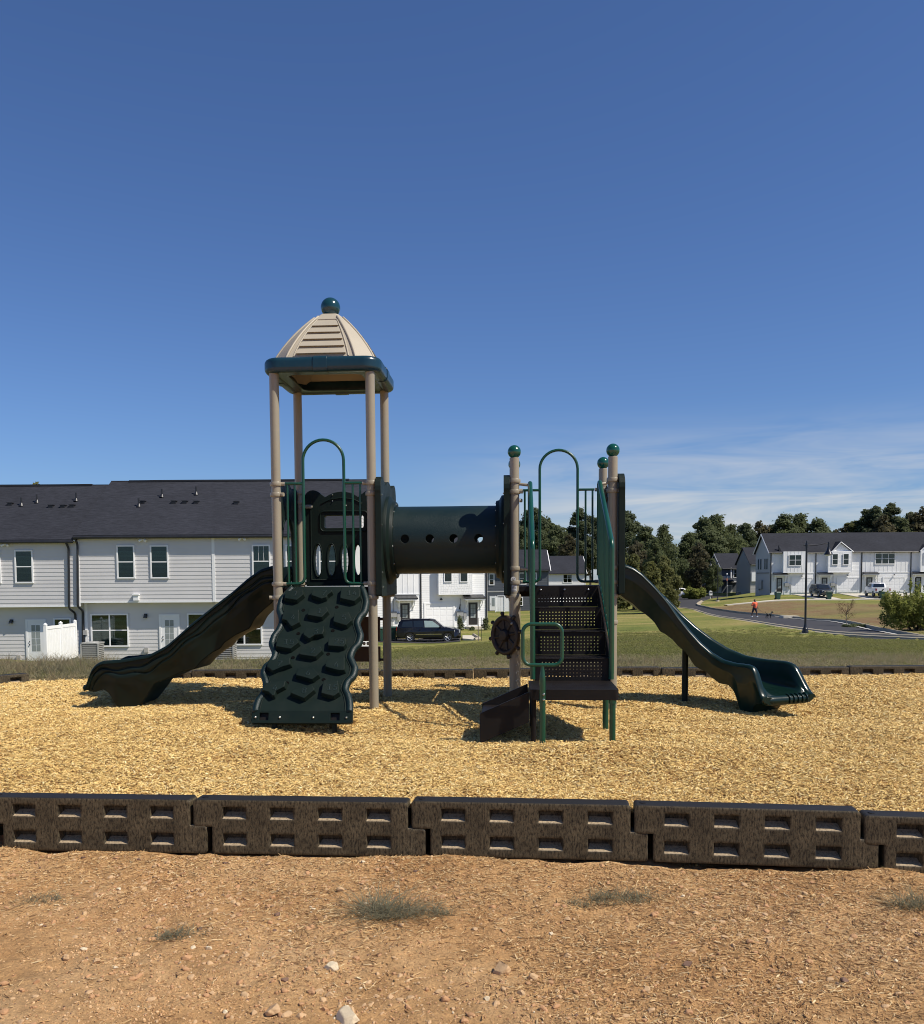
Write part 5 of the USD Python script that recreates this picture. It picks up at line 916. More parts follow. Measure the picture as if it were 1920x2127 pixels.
def garage(parent, x0, x1, z0, z1, y, panels=True):
    g = part(parent, 'garage_door', box(x0, x1, y - .03, y - .012, z0, z1), 'trim_white'); part(g, 'garage_trim', cat([box(x0 - .16, x0 - .002, y - .07, y - .01, z0, z1 + .16), box(x1 + .002, x1 + .16, y - .07, y - .01, z0, z1 + .16), box(x0 - .002, x1 + .002, y - .07, y - .01, z1, z1 + .16)]), 'trim_white')
    for j in range(4):
        for i in range(4 if panels else 2):
            n = 4 if panels else 2; part(g, 'door_panel', box(x0 + (x1 - x0) * (i + .08) / n, x0 + (x1 - x0) * (i + .92) / n, y - .042, y - .03, z0 + (z1 - z0) * (j + .1) / 4, z0 + (z1 - z0) * (j + .9) / 4), 'trim_white')
    return g
def lamp_wall(parent, x, z, y): part(parent, 'wall_lamp', cat(bar((x, y, z + .1), (x, y - .18, z + .14), .025, 6), lathe([(.15, -.10), (.05, .06), (.02, .1)], (x, y - .2, z + .05), 2, 10)), 'fixture_dark', 40)
def meter(parent, x, z, y): part(parent, 'utility_box', cat(box(x - .35, x + .25, y - .25, y - .03, z, z + .5), box(x + .3, x + .55, y - .2, y - .03, z - .3, z + .35), bar((x, y - .12, z + .5), (x, y - .12, z + 1.6), .035, 6), bar((x - .1, y - .12, z - .9), (x - .1, y - .12, z), .035, 6)), 'metal_grey')
(bx0, bz1), (bx1, bz0) = HC(646, 1060, D2 - .6), HC(930, 1298, D2 - .6); bay(hc, bx0, bx1, bz0, zE - .2, D2, .6, 'siding_white', 'shingle')
for q in ((688, 1070, 760, 1198), (820, 1070, 893, 1198)): (a, t), (b, s_) = HC(q[0], q[1], D2 - .65), HC(q[2], q[3], D2 - .65); window(hc, a + .08, b - .08, s_ + .05, s_ + 1.7, D2 - .62, blind=0)
(a, t), (b, q) = HC(555, 1378), HC(785, 1562); garage(hc, a, b, q, t, D2)
for z4 in ((345, 1366, 424, 1535), (912, 1364, 992, 1545)): (a, t), (b, q) = HC(*z4[:2]), HC(*z4[2:]); door(hc, a, b, q, t, D2, 'trim_white', 'door_black', (2, 3))
for q in ((298, 468), (866, 1040)): a, z = HC(q[0], 1335, D2 - .9); b, _ = HC(q[1], 1335, D2 - .9); awning(hc, a, b, z, D2)
for zx in (502, 1060): a, _ = HC(zx, 0); part(hc, 'downspout', box(a - .06, a + .06, D2 - .1, D2 - .012, gC, zE), 'gutter_black')
a, z = HC(680, 1338); lamp_wall(hc, a, z, D2); a, z = HC(843, 1475); meter(hc, a, z, D2); a, z = HC(292, 1475); meter(hc, a, z, D2)
for k in range(3): a, z = HC(845 - k * 3, 1385 + k * 13); part(hc, 'house_number', box(a - .06, a + .06, D2 - .04, D2 - .02, z - .1, z + .1), 'fixture_dark')
st_ = part(hc, 'doorstep', box(*[HC(880, 0)[0], HC(1030, 0)[0]], D2 - 1.2, D2 - .03, gC - .4, gC + .05), 'concrete')
dv = part(None, 'driveway', drape([(HC(670, 0)[0], 79.9), (HC(670, 0)[0] * 1.0, 75), (HC(660, 0, 72)[0], 71.6)], 3.4, .08, 16), 'concrete'); tag(dv, 'pale driveway running up to the white garage', 'driveway', kind='structure')
pv = part(None, 'street', drape([(-24, 70.2), (-12, 70.2), (-4, 70.2), (HC(880, 0, 70)[0], 70.2)], 3.6, .05, 40), 'asphalt'); tag(pv, 'strip of street where the black car stands', 'street', kind='structure')
kx = [at(px, 1300, Y)[:2] for px, Y in ((961, 73.5), (984, 73.5), (996, 68.6), (986, 68.2), (961, 69.6))]; kz = gz(*kx[3])
ck = part(None, 'concrete_apron', ext(poly([tuple(p) for p in kx]), kz - .8, max(gz(*p) for p in kx) + .05, 'xy'), 'concrete'); tag(ck, 'pale concrete apron in front of the black car', 'pavement', kind='structure')
ck = part(None, 'kerb', tube([(*kx[1], gz(*kx[1]) + .08), (*kx[2], gz(*kx[2]) + .10), (*kx[3], gz(*kx[3]) + .08)], .13, 6), 'concrete_old'); tag(ck, 'kerb corner of the apron before the black car', 'kerb', kind='structure')

# ------------------------------------------------------------------ dark house and small white house beyond
def house(label, x0, x1, y0, dep, zb, ze, zr, mat, mat_end, end, pitch, windows=(), name='house'):
    t = thing(name, label, 'house', (0, 0, 0)); w = part(t, 'wall', box(x0, x1, y0, y0 + dep, zb - .8, ze), mat); boards(w, x0, x1, zb, ze - .1, y0, mat, pitch)
    for e in ((x1, 1), (x0, -1)): gable_wall(t, e[0], y0, y0 + dep, zb - .8, ze, zr, mat_end if e[1] == end else mat, e[1], pitch * 1.3)
    r, sl, za = gable_roof(t, x0, x1, y0, y0 + dep, ze, zr, .4, side=.25); part(r, 'gutter', tube([(x0, y0 - .45, za), (x1, y0 - .45, za)], .07, 6), 'gutter_black')
    e = x1 if end > 0 else x0; part(t, 'rake_trim', cat(tube([(e + end * .3, y0 - .35, za - .02), (e + end * .3, y0 + dep / 2, zr - .02)], .10, 4), tube([(e + end * .3, y0 + dep + .35, za - .02), (e + end * .3, y0 + dep / 2, zr - .02)], .10, 4)), 'trim_white')
    for (a, b, q, s, nx) in windows: window(t, a, b, q, s, y0, nx=nx, blind=0, trim=.12)
    for x in (x0, x1): part(t, 'corner_trim', box(x - .08, x + .08, y0 - .04, y0 + .06, zb, ze), 'trim_white' if mat != 'siding_dark' else 'siding_dark')
    return t, w, r
def HD(zx, zy, Y): p = at(800 + zx / 3.957, 1080 + zy / 3.957, Y); return p[0], p[2]
D3 = 128.; (xl, ze3), (xr, zb3) = HD(700, 408, D3), HD(1342, 742, D3); zr3 = HD(1390, 250, D3 + 5)[1]
W3 = []
for a, t, b, s in ((860, 447, 893, 530), (1108, 440, 1156, 525), (1212, 440, 1240, 525), (930, 628, 980, 706), (1108, 640, 1128, 700)): (xa, zt), (xb, zs) = HD(a, t, D3), HD(b, s, D3); W3.append((xa, xb, zs, zt, 1))
dh, w3, r3 = house('dark blue grey house behind the stairs with a light gable end', xl, xr, D3, 10, zb3, ze3, zr3, 'siding_dark', 'siding_mid', 1, .25, W3)
(xa, zt), (xb, zs) = HD(866, 632, D3), HD(914, 744, D3); door(dh, xa, xb, zs, zt, D3, 'trim_white', 'trim_white', (1, 1))
part(dh, 'belly_band', box(xl, xr, D3 - .05, D3 - .02, HD(0, 600, D3)[1], HD(0, 590, D3)[1]), 'siding_mid'); part(dh, 'flood_light', cat(*[box(xr + .02, xr + .15, D3 + 4 + k * .5, D3 + 4.2 + k * .5, ze3 - .6, ze3 - .3) for k in (0, 1)]), 'trim_white')
fx2, zf2 = HD(983, 740, 123); f2 = thing('privacy_fence', 'small white privacy fence beside the dark house', 'fence', (0, 0, 0))
for k in range(7): part(f2, 'fence_board', box(fx2 - 1.25 + k * .36, fx2 - .91 + k * .36, 123, 123.06, zf2 - .2, zf2 + 1.75), 'vinyl_white')
for k in (0, 3.5, 7): part(f2, 'fence_post', cat(box(fx2 - 1.32 + k * .36, fx2 - 1.18 + k * .36, 122.95, 123.1, zf2 - .3, zf2 + 1.95)), 'vinyl_white')
D4 = 168.; (xl, ze4), (xr, zb4) = HD(1425, 432, D4), HD(1645, 740, D4); zr4 = HD(1668, 300, D4 + 5)[1]; (xa, zt), (xb, zs) = HD(1468, 452, D4), HD(1535, 512, D4)
house('small white house right of the dark one, seen through the stairs', xl - 2, xr, D4, 10, zb4, ze4, zr4, 'siding_white', 'siding_white', 1, .3, [(xa, xb, zs, zt, 2)])

# ------------------------------------------------------------------ white row of townhouses on the right
tR = -.035; OX, OZ = at(1500 + 432 / 4.333, 1020 + 918 / 4.333, 134.), None
rowp = thing('townhouse_row', 'long row of white townhouses with black doors on the bank at right', 'townhouse row', OX, tR)
KZ = 1844 * 4.333 / 134.5
def q4(zx, zy): return (zx - 432) / KZ, (918 - zy) / KZ + .1
HWX = 30.; zE = q4(0, 552)[1]; zR5 = zE + 2.75; dep = 7.4
w = part(rowp, 'wall', box(0, HWX, 0, dep, -.9, zE), 'siding_white')
for (a, b, q, s) in ((437, 828, 750, 918), (836, 1230, 556, 918), (1238, 1663, 748, 918), (1672, 2200, 750, 918)): boards(w, q4(a, 0)[0], q4(b, 0)[0], q4(0, s)[1], q4(0, q)[1], 0, 'siding_white', .2)
for (a, b) in ((437, 828), (1238, 1663), (1672, 2200)): battens(w, q4(a, 0)[0], q4(b, 0)[0], q4(0, 742)[1], zE, 0, 'siding_white', .62); part(w, 'band_trim', box(q4(a, 0)[0], q4(b, 0)[0], -.06, -.02, q4(0, 750)[1], q4(0, 742)[1]), 'trim_white')
gw = gable_wall(rowp, 0, 0, dep, -.9, zE, zR5, 'siding_mid', -1, .25)
for y in (1.3, 2.3, 4.4, 5.6): part(gw, 'slit_window', box(-.06, -.02, y, y + .5, 3.6, 5.2), 'inside_glass_dark')
part(gw, 'band_line', box(-.07, -.02, .4, 6.8, 2.98, 3.08), 'gutter_black'); part(gw, 'utility_box', cat(box(-.3, -.02, 3.5, 4.8, .6, 1.9), box(-.2, -.02, 5.0, 5.5, .4, 1.4)), 'metal_grey')
r, sl, za = gable_roof(rowp, 0, HWX, 0, dep, zE, zR5, .35, side=.3); part(r, 'gutter', tube([(-.3, -.4, za + .03), (HWX, -.4, za + .03)], .08, 6), 'gutter_black')
part(rowp, 'rake_trim', cat(tube([(-.34, -.38, za), (-.34, dep / 2, zR5)], .08, 4), tube([(-.34, dep + .38, za), (-.34, dep / 2, zR5)], .08, 4)), 'trim_white')
for zx in (437, 832, 1236, 1667): x = q4(zx, 0)[0]; part(rowp, 'downspout', box(x - .07, x + .07, -.13, -.036, 0, zE), 'gutter_black')
for a, b, kd, wins in ((535, 735, 'batten', ((582, 692, 588, 676, 2),)), (930, 1135, 'lap', ((962, 1013, 582, 672, 1), (1057, 1108, 582, 672, 1))), (1735, 1950, 'batten', ((1762, 1815, 574, 664, 1), (1850, 1905, 574, 664, 1)))):
    bay(rowp, q4(a, 0)[0], q4(b, 0)[0], q4(0, 744)[1], zE - .05, 0, .65, 'siding_white', kd)
    for (p0, p1, t, s, nx) in wins: window(rowp, q4(p0, 0)[0] + .06, q4(p1, 0)[0] - .06, q4(0, s)[1], q4(0, t)[1], -.69, nx=nx, blind=0, trim=.1)
window(rowp, q4(1354, 0)[0] + .06, q4(1527, 0)[0] - .06, q4(0, 668)[1], q4(0, 580)[1], -.03, nx=3, blind=0, trim=.12)
for a, b in ((487, 540), (885, 938), (1278, 1334), (1705, 1762)): door(rowp, q4(a, 0)[0], q4(b, 0)[0], .0, q4(0, 788)[1], -.03, 'trim_white', 'door_black', (2, 3))
for a, b in ((455, 578), (845, 975), (1245, 1376), (1680, 1812)): awning(rowp, q4(a, 0)[0], q4(b, 0)[0], q4(0, 762)[1], -.03, .8)
for a, b in ((628, 800), (1030, 1205), (1432, 1612), (1850, 2030)): garage(rowp, q4(a, 0)[0], q4(b, 0)[0], 0, q4(0, 795)[1], -.03)
for zx, zy in ((710, 772), (1116, 768), (1523, 763)): x, z = q4(zx, zy); lamp_wall(rowp, x, z - .1, -.03)
for zx in (580, 985, 1378): meter(rowp, q4(zx, 0)[0], 1.0, -.03)
for a, ap, b in ((960, 1040, 1150), (1730, 1792, 1852)):
    xa, xm, xb = q4(a, 0)[0], q4(ap, 0)[0], q4(b, 0)[0]; h = (xb - xa) / 2 * .9; g = part(rowp, 'dormer', ext(poly([(xa + .15, 0), (xb - .15, 0), (xm, h - .1)]), -.3, 2.2).apply_translation((0, 0, za + .1)), 'siding_white')
    for s_ in (-1, 1): e = xa if s_ < 0 else xb; part(g, 'dormer_roof', ext(poly([(e, -.03), (xm, h), (xm, h + .14), (e - .05 * -s_, .10)]), -.55, 2.9).apply_translation((0, 0, za + .1)), 'shingles'); part(g, 'rake_trim', tube([(e, -.58, za + .1), (xm, -.58, za + h + .12)], .06, 4), 'trim_white')
x = q4(505, 0)[0]; part(rowp, 'roof_vent', ext(poly([(x, 0), (x + .35, 0), (x - .1, .9)]), -.2, .1).apply_translation((0, 0, za + .25)), 'gutter_black')
def row_pt(lx, ly): c, s = math.cos(tR), math.sin(tR); return OX[0] + lx * c - ly * s, OX[1] + lx * s + ly * c
for a, lab in ((714, 'under the dark car'), (1120, 'under the white pickup'), (1522, 'in front of the third garage'), (1940, 'behind the green bush')):
    lx = q4(a, 0)[0]; m = part(None, 'driveway', drape([row_pt(lx, -.1), row_pt(lx, -5), row_pt(lx, -9), row_pt(lx - .2, -12.0)], 3.4, .07, 14), 'concrete'); tag(m, f'pale concrete driveway {lab}', 'driveway', kind='structure')
# two grey houses left of the row
def HG(zx, zy, Y): p = at(1400 + zx / 7.583, 1140 + zy / 7.583, Y); return p[0], p[2]
D5 = 176.; (xl, ze5), (xr, zb5) = HG(1212, 228, D5), HG(1330, 716, D5)
t5 = thing('house', 'taupe grey house with a steep gable, next to the white row', 'house', (0, 0, 0)); x5a = HG(1052, 0, D5)[0]
w = part(t5, 'wall', box(xl, xr + 6, D5, D5 + 9, zb5 - 1, ze5), 'siding_mid'); boards(w, xl, xr + 6, zb5, ze5, D5, 'siding_mid', .3)
(a, zt), (b, zs) = HG(1222, 372, D5), HG(1330, 512, D5); part(t5, 'white_bay', box(a, b + 3, D5 - .3, D5 - .02, zs, zt), 'siding_white')
gz5 = HG(1125, -12, D5 + 4.5)[1]; gw5 = gable_wall(t5, xl, D5, D5 + 9, zb5 - 1, ze5, gz5, 'siding_taupe', -1, .35); r5, _, za5 = gable_roof(t5, xl, xr + 6, D5, D5 + 9, ze5, gz5, .4, side=.3); part(r5, 'gutter', tube([(xl, D5 - .45, za5), (xr + 6, D5 - .45, za5)], .08, 6), 'gutter_black')
D6 = 188.; (xl, ze6), (xr, zb6) = HG(762, 300, D6), HG(1092, 738, D6); zr6 = HG(900, 80, D6 + 5)[1]; (xa, zt), (xb, zs) = HG(950, 328, D6), HG(1066, 446, D6)
h6, w6, r6 = house('dark slate house with a white window frame and small porch, left of the taupe one', xl, xr, D6, 10, zb6, ze6, zr6, 'siding_dark', 'siding_taupe', -1, .3, [(xa, xb, zs, zt, 2)])
(xa, zt), (xb, zs) = HG(850, 578, D6), HG(912, 708, D6); door(h6, xa, xb, zs, zt, D6, 'trim_white', 'siding_mid', (2, 3)); (a, z1), (b, z0) = HG(893, 300, D6), HG(908, 520, D6); part(h6, 'post_trim', box(a, b, D6 - .3, D6 - .05, z0, z1), 'trim_white'); (a, z1), (b, z0) = HG(900, 512, D6), HG(1005, 525, D6); part(h6, 'porch_beam', box(a, b, D6 - 1.2, D6 - .05, z0, z1), 'trim_white')
(a, z1), (b, z0) = HG(690, 490, D6), HG(900, 520, D6); part(h6, 'porch_roof', ext(poly([(D6 - 2.2, z0), (D6, z1 + .3), (D6, z1 + .5), (D6 - 2.2, z0 + .2)]), a, b, 'yz'), 'shingles')
# ------------------------------------------------------------------ trees and shrubs
leaf_look('leaf_pine', (.15, .18, .09), .55, .3); leaf_look('leaf_dark', (.17, .20, .092), .55, .3); leaf_look('leaf_olive', (.26, .265, .095), .55, .4); leaf_look('leaf_autumn', (.17, .155, .085), .55, .4); leaf_look('leaf_bush', (.32, .35, .085), .6, .35); leaf_look('leaf_red', (.16, .085, .055), .3, .3)
paint('bark', (.09, .07, .05), .9, .5, 30, 0, .2, 3.); paint('bark_pale', (.2, .165, .13), .9, .5, 30, 0, .2, 3.)
def leaves(rng, lobes_, n, size, inner=.55):
    """Leaf sprays over the shells of many lobes; lobes: (centre, radii)."""
    C = np.array([l[0] for l in lobes_]); Rr = np.array([l[1] for l in lobes_]); wt = Rr.prod(1) ** (2 / 3); k = rng.choice(len(C), n, p=wt / wt.sum())
    d = rng.normal(size=(n, 3)); d /= np.linalg.norm(d, axis=1, keepdims=True); rad = inner + (1.08 - inner) * rng.random(n) ** .45 + np.where(rng.random(n) < .12, rng.uniform(0, .4, n), 0)
    p = C[k] + d * Rr[k] * rad[:, None]; nm = d * .6 + rng.normal(0, .5, (n, 3)) + [.25, -.15, .45]; nm /= np.linalg.norm(nm, axis=1, keepdims=True)
    a = np.cross(nm, rng.normal(size=(n, 3))); a /= np.linalg.norm(a, axis=1, keepdims=True); b = np.cross(nm, a); s = size * rng.uniform(.5, 1.25, n)[:, None]
    v = np.stack([p - a * s, p + b * s * .55, p + a * s, p - b * s * .5], 1).reshape(-1, 3); i = np.arange(n)[:, None] * 4
    return trimesh.Trimesh(v, np.vstack([i + [0, 1, 2], i + [0, 2, 3]]), process=False)
def limb(rng, a, b, r0, r1, n=6, wob=.06):
    a, b = np.array(a, float), np.array(b, float); t = np.linspace(0, 1, n)[:, None]; p = a + (b - a) * t + rng.normal(0, wob, (n, 3)) * np.linalg.norm(b - a) * np.sin(t * PI); return tube(p, np.linspace(r0, r1, n), 7)
def tree_kind(name, seed, h, lobes_, n, size, leaf, bark='bark', r0=.28, bare=.3, inner=.55, limbs=9):
    rng = np.random.default_rng(seed); t = proto(name); top = np.array([rng.normal(0, .3), rng.normal(0, .3), h * .9])
    tr = part(t, 'trunk', limb(rng, (0, 0, -.6), top, r0, .05, 9, .02), bark, True)
    for l in sorted(lobes_, key=lambda q: -q[1][0])[:limbs]:
        z0 = max(h * bare * .8, min(l[0][2] - .12 * h, h * .75)); f_ = z0 / (h * .9); base = np.array([0, 0, -.6]) * (1 - f_) + top * f_; part(tr, 'limb', limb(rng, base, l[0], r0 * .42 * (1 - .5 * f_), .03), bark, True)
    part(t, 'crown', leaves(rng, lobes_, n, size, inner), leaf); return t
def crown_lobes(seed, h, bare, wid, n, shape='round'):
    rng = np.random.default_rng(seed); out = []
    for k in range(n):
        f = (k + rng.random()) / n; z = h * (bare + (1 - bare) * (.06 + .9 * f)); env = math.sin(PI * min(1, .12 + .86 * f) ** .85) if shape == 'round' else (1 - f) ** .6 * .95 + .12 if shape == 'cone' else math.sin(PI * (.25 + .7 * f))
        a = rng.uniform(0, 2 * PI); r = wid * env * rng.uniform(.25, .85); s = wid * rng.uniform(.20, .36) * (.55 + .45 * env); out.append(((r * math.cos(a), r * math.sin(a), z), (s, s, s * rng.uniform(.6, .85))))
    return out
TK = [tree_kind('pine_tree_kind', 1, 16, crown_lobes(1, 16, .30, 4.2, 44, 'top'), 13000, .26, 'leaf_pine', inner=.3), tree_kind('pine_tree_kind', 2, 16, crown_lobes(2, 16, .36, 3.8, 38, 'top'), 12500, .26, 'leaf_pine', inner=.3),
      tree_kind('broad_tree_kind', 3, 14, crown_lobes(3, 14, .10, 5.0, 60), 17000, .26, 'leaf_dark', inner=.3), tree_kind('broad_tree_kind', 4, 14, crown_lobes(4, 14, .08, 4.6, 56), 16000, .26, 'leaf_dark', inner=.3),
      tree_kind('olive_tree_kind', 5, 9, crown_lobes(5, 9, .02, 3.4, 34), 8500, .30, 'leaf_olive', inner=.4), tree_kind('autumn_tree_kind', 6, 12, crown_lobes(6, 12, .08, 4.2, 30), 5000, .34, 'leaf_autumn', 'bark_pale', inner=.35),
      tree_kind('olive_tree_kind', 7, 9, crown_lobes(7, 9, .02, 3.2, 30, 'cone'), 7500, .30, 'leaf_olive', inner=.4)]
TH = [16, 16, 14, 14, 9, 12, 9]
TN = ['tall dark pine', 'tall dark pine', 'dense dark green broadleaf tree', 'dense dark green broadleaf tree', 'olive green leafy tree', 'brownish thinning tree', 'yellowish green leafy tree']
TREES = [ # pixel of the top, depth, kind, width factor, where
 (1107, 1056, 205, 0, 1.0, 'behind the dark house, left of the arch rail'), (1135, 1078, 215, 3, 1.1, 'behind the dark house, inside the arch rail'), (1160, 1092, 200, 2, 1.0, 'behind the small white house, inside the arch rail'), (1204, 1058, 205, 1, .9, 'at the right balusters of the arch rail'), (1228, 1072, 210, 0, 1.0, 'seen between the arch rail and the stair rail'), (1082, 1085, 210, 2, 1.0, 'just right of the left stair rail'), (1185, 1110, 190, 5, .8, 'low between the arch rail legs'),
 (1300, 1062, 190, 0, 1.15, 'leftmost in the clump right of the second tower'), (1343, 1094, 175, 3, 1.0, 'second in the clump right of the second tower'), (1379, 1091, 160, 2, .85, 'highest rounded one at the right end of the first clump'), (1322, 1125, 150, 5, .9, 'in the middle of the first clump'), (1362, 1120, 140, 3, .75, 'in front in the first clump'), (1317, 1152, 118, 6, 1.0, 'low on the left of the first clump'), (1381, 1154, 112, 4, .85, 'low at the right end of the first clump'), (1350, 1165, 105, 4, .9, 'low in the middle of the first clump, by the slide'), (1400, 1195, 118, 6, .7, 'lowest, at the right foot of the first clump'), (1290, 1150, 125, 4, 1., 'low behind the second slide top'),
 (1489, 1070, 205, 2, 1.25, 'tallest in the middle clump above the grey houses'), (1462, 1076, 200, 3, 1.1, 'left shoulder of the middle clump'), (1432, 1108, 190, 3, .95, 'left edge of the middle clump, beside the sky gap'), (1452, 1128, 176, 5, .9, 'pale and twiggy in front of the middle clump'), (1480, 1160, 165, 2, .8, 'low in front of the middle clump, by the road end'), (1519, 1090, 215, 2, 1.0, 'right of the tallest in the middle clump'), (1549, 1088, 220, 0, 1.2, 'behind the grey houses, left of the white row'), (1580, 1084, 222, 5, .95, 'behind the left gable of the white row'),
 (1422, 1150, 215, 3, .9, 'dark and low in the gap at the road end'), (1408, 1165, 225, 2, 1., 'dark and lowest in the gap at the road end'), (1440, 1175, 205, 3, .9, 'dark at the road end under the middle clump'),
 (1606, 1092, 225, 1, 1.2, 'first behind the ridge of the white row'), (1632, 1069, 225, 3, 1.15, 'second behind the ridge of the white row'), (1663, 1068, 228, 2, 1.1, 'third behind the ridge of the white row'), (1698, 1079, 225, 3, 1.25, 'round one behind the lamp of the street lamp'), (1737, 1102, 230, 5, .8, 'low in the dip behind the white row'), (1757, 1090, 232, 5, .9, 'right of the dip behind the white row'), (1779, 1084, 232, 6, 1.3, 'small one before the tall group behind the white row'),
 (1800, 1061, 230, 1, .9, 'left one of the tall group behind the white row'), (1820, 1053, 228, 0, .9, 'second of the tall group behind the white row'), (1851, 1048, 232, 1, .95, 'tallest of the group behind the white row'), (1836, 1070, 222, 5, .9, 'brownish in the tall group behind the white row'), (1872, 1078, 225, 3, 1.1, 'right of the tall group behind the white row'), (1893, 1065, 228, 0, .9, 'second from the right edge of the picture'), (1917, 1056, 225, 5, 1.1, 'at the right edge of the picture'), (1945, 1060, 225, 2, 1.1, 'beyond the right edge of the picture')]
for i, (px, py, Y, k, wf, where) in enumerate(TREES):
    top = at(px, py, Y); z0 = max(gz(top[0], top[1]), -3.4); h = top[2] - z0; s = h / (TH[k] * .985); copy(TK[k], 'tree', f'{TN[k]} {where}', 'tree', (top[0], top[1], z0 - .1), (i * 2.399) % 6.28, 'trees beyond the houses and the lawn', (s * wf, s * wf, s))
top = at(71, 1005, 62); copy(TK[6], 'tree', 'treetop just showing over the ridge of the grey townhouse', 'tree', (top[0], top[1], top[2] - 9.5), 0, None, (.5, .5, 1.05))
rng = np.random.default_rng(77)
def bush(name, label, px, pyb, Y, h, w, leaf, n, size, seed, cat_='bush'):
    b = at(px, pyb, Y); rng = np.random.default_rng(seed); t = thing(name, label, cat_, (b[0], b[1], gz(b[0], b[1]) - .05)); lob = []
    for k in range(26):
        a = rng.uniform(0, 2 * PI); r = w * rng.random() ** .6 * .8; lob.append(((r * math.cos(a), r * math.sin(a), h * (.1 + .72 * rng.random() * (1 - .45 * (r / w) ** 2))), (w * .26, w * .26, h * rng.uniform(.12, .26))))
    st = [limb(rng, (rng.normal(0, .15) * w, rng.normal(0, .15) * w, -.2), np.array(l[0]) * [1, 1, 1.15], .03 * w, .008, 5, .05) for l in lob[:12]]
    for m in st: part(t, 'stem', m, 'bark', True)
    if n > 5000:
        for k in range(60):
            a = rng.uniform(0, 2 * PI); r = w * rng.random() ** .5 * .9; z1 = h * (1.02 - .5 * (r / w) ** 2) * rng.uniform(.75, 1.12); e = np.array([r * math.cos(a), r * math.sin(a), z1]); part(t, 'stem', limb(rng, e * [.5, .5, .3], e, .018, .006, 5, .05), leaf, True); lob.append((e - [0, 0, .14], (.10, .10, .30)))
    part(t, 'foliage', leaves(rng, lob, n, size, .3), leaf); return t
bush('bush', 'large bright green bush by the kerb at the right edge', 1905, 1305, 50., 2.55, 2.15, 'leaf_bush', 15000, .075, 8)
bush('bush', 'round green bush beside the white car at the road end', 1441, 1242, 158., 2.4, 2.2, 'leaf_bush', 2500, .25, 9)
bush('bush', 'low dark shrub in the ditch behind the sapling', 1780, 1296, 58., .35, .9, 'leaf_dark', 500, .1, 10)
for k, (zx, zy) in enumerate(((845, 1560), (1045, 1560), (935, 1570))): bush('shrub', ['narrow dark shrub left of the black front door', 'dark shrub at the right corner of the white townhouse', 'tiny shrub before the doorstep'][k], 740 + zx / 3.877, 900 + zy / 3.877, 78.6, [1.5, 1.3, .4][k], [.35, .45, .25][k], 'leaf_dark', 700, .09, 20 + k, 'shrub')
b = at(1758, 1289, 60.); sp = thing('sapling', 'bare reddish sapling on the bank between lamp post and bush', 'sapling', (b[0], b[1], gz(b[0], b[1]))); rg = np.random.default_rng(4)
stt = part(sp, 'trunk', limb(rg, (0, 0, -.2), (.05, 0, 1.5), .03, .008, 7, .02), 'bark_pale', True); lob = []
for k in range(16): a = rg.uniform(0, 2 * PI); e = np.array([.55 * math.cos(a) * rg.uniform(.4, 1), .55 * math.sin(a), rg.uniform(.7, 1.75)]); part(stt, 'twig', limb(rg, (.02, 0, e[2] * .55), e, .012, .004, 5, .05), 'leaf_red', True); lob.append((e, (.18, .18, .2)))
part(sp, 'crown', leaves(rg, lob, 600, .035, .2), 'leaf_red')
for k, (zx0, zx1, zy0, zy1) in enumerate(((985, 993, 1450, 1660), (1012, 1017, 1450, 1672))):
    p = at(740 + zx0 / 3.877, 900 + zy1 / 3.877, 66.); z = gz(p[0], p[1]); t = part(None, 'stake', bar((p[0], p[1], z - .3), (p[0], p[1], z + 1.75), .035 if k == 0 else .022, 6), 'bark_pale' if k == 0 else 'gutter_black'); tag(t, ['thicker pale stake on the lawn right of the black car', 'thin dark stake on the lawn right of the black car'][k], 'stake')

# ------------------------------------------------------------------ vehicles
paint('car_black', (.005, .005, .007), .2, 0, 1, 0, .05, coat=.2); paint('car_charcoal', (.025, .027, .03), .15, 0, 1, 0, .05, coat=.6); paint('car_white', (.75, .75, .74), .2, 0, 1, 0, .02, coat=.5); paint('car_glass', (.012, .016, .018), .04, 0, 1, 0, .05, spec=.8); paint('car_glass_clear', (.28, .36, .35), .05, 0, 1, 0, .08, spec=.8); paint('tyre', (.012, .012, .012), .8, 0, 1, 0, .1); paint('alloy', (.6, .6, .6), .3, 0, 1, 0, .04, metallic=.8); paint('lamp_red', (.25, .01, .01), .15, 0, 1, 0, .05); paint('lamp_clear', (.75, .78, .8), .1, 0, 1, 0, .05); paint('chrome', (.6, .6, .62), .15, 0, 1, 0, .03, metallic=1.); paint('trim_dark', (.01, .01, .01), .5, 0, 1, 0, .1)
def car_body(prof, hw, belt, roofz, roofw, nose=.35, arches=(), ar=.43):
    L0, L1 = min(p[0] for p in prof), max(p[0] for p in prof)
    a = ext(rounded(poly(prof), .04), -hw - .1, hw + .1)
    pl = ext(rounded(poly([(L0, -hw + .1), (L0 + .12, -hw), (L1 - nose * 1.6, -hw), (L1, -hw + nose), (L1, hw - nose), (L1 - nose * 1.6, hw), (L0 + .12, hw), (L0, hw - .1)]), .08), -.2, 3, 'xy')
    sec = ext(rounded(poly([(-hw + .06, 0), (-hw, .5), (-hw + .02, belt), (-roofw, roofz + .3), (roofw, roofz + .3), (hw - .02, belt), (hw, .5), (hw - .06, 0)]), .04), L0 - 1, L1 + 1, 'yz')
    m = man(a) ^ man(pl) ^ man(sec)
    for x in arches:
        for s in (-1, 1): m = m - Manifold.cylinder(.5, ar, ar, 28, True).rotate((90, 0, 0)).translate((x, s * hw, .36))
    return m
def side_y(z, hw, belt, roofz, roofw): return (hw - .02) + (roofw - hw + .02) * max(0, (z - belt)) / (roofz + .3 - belt)
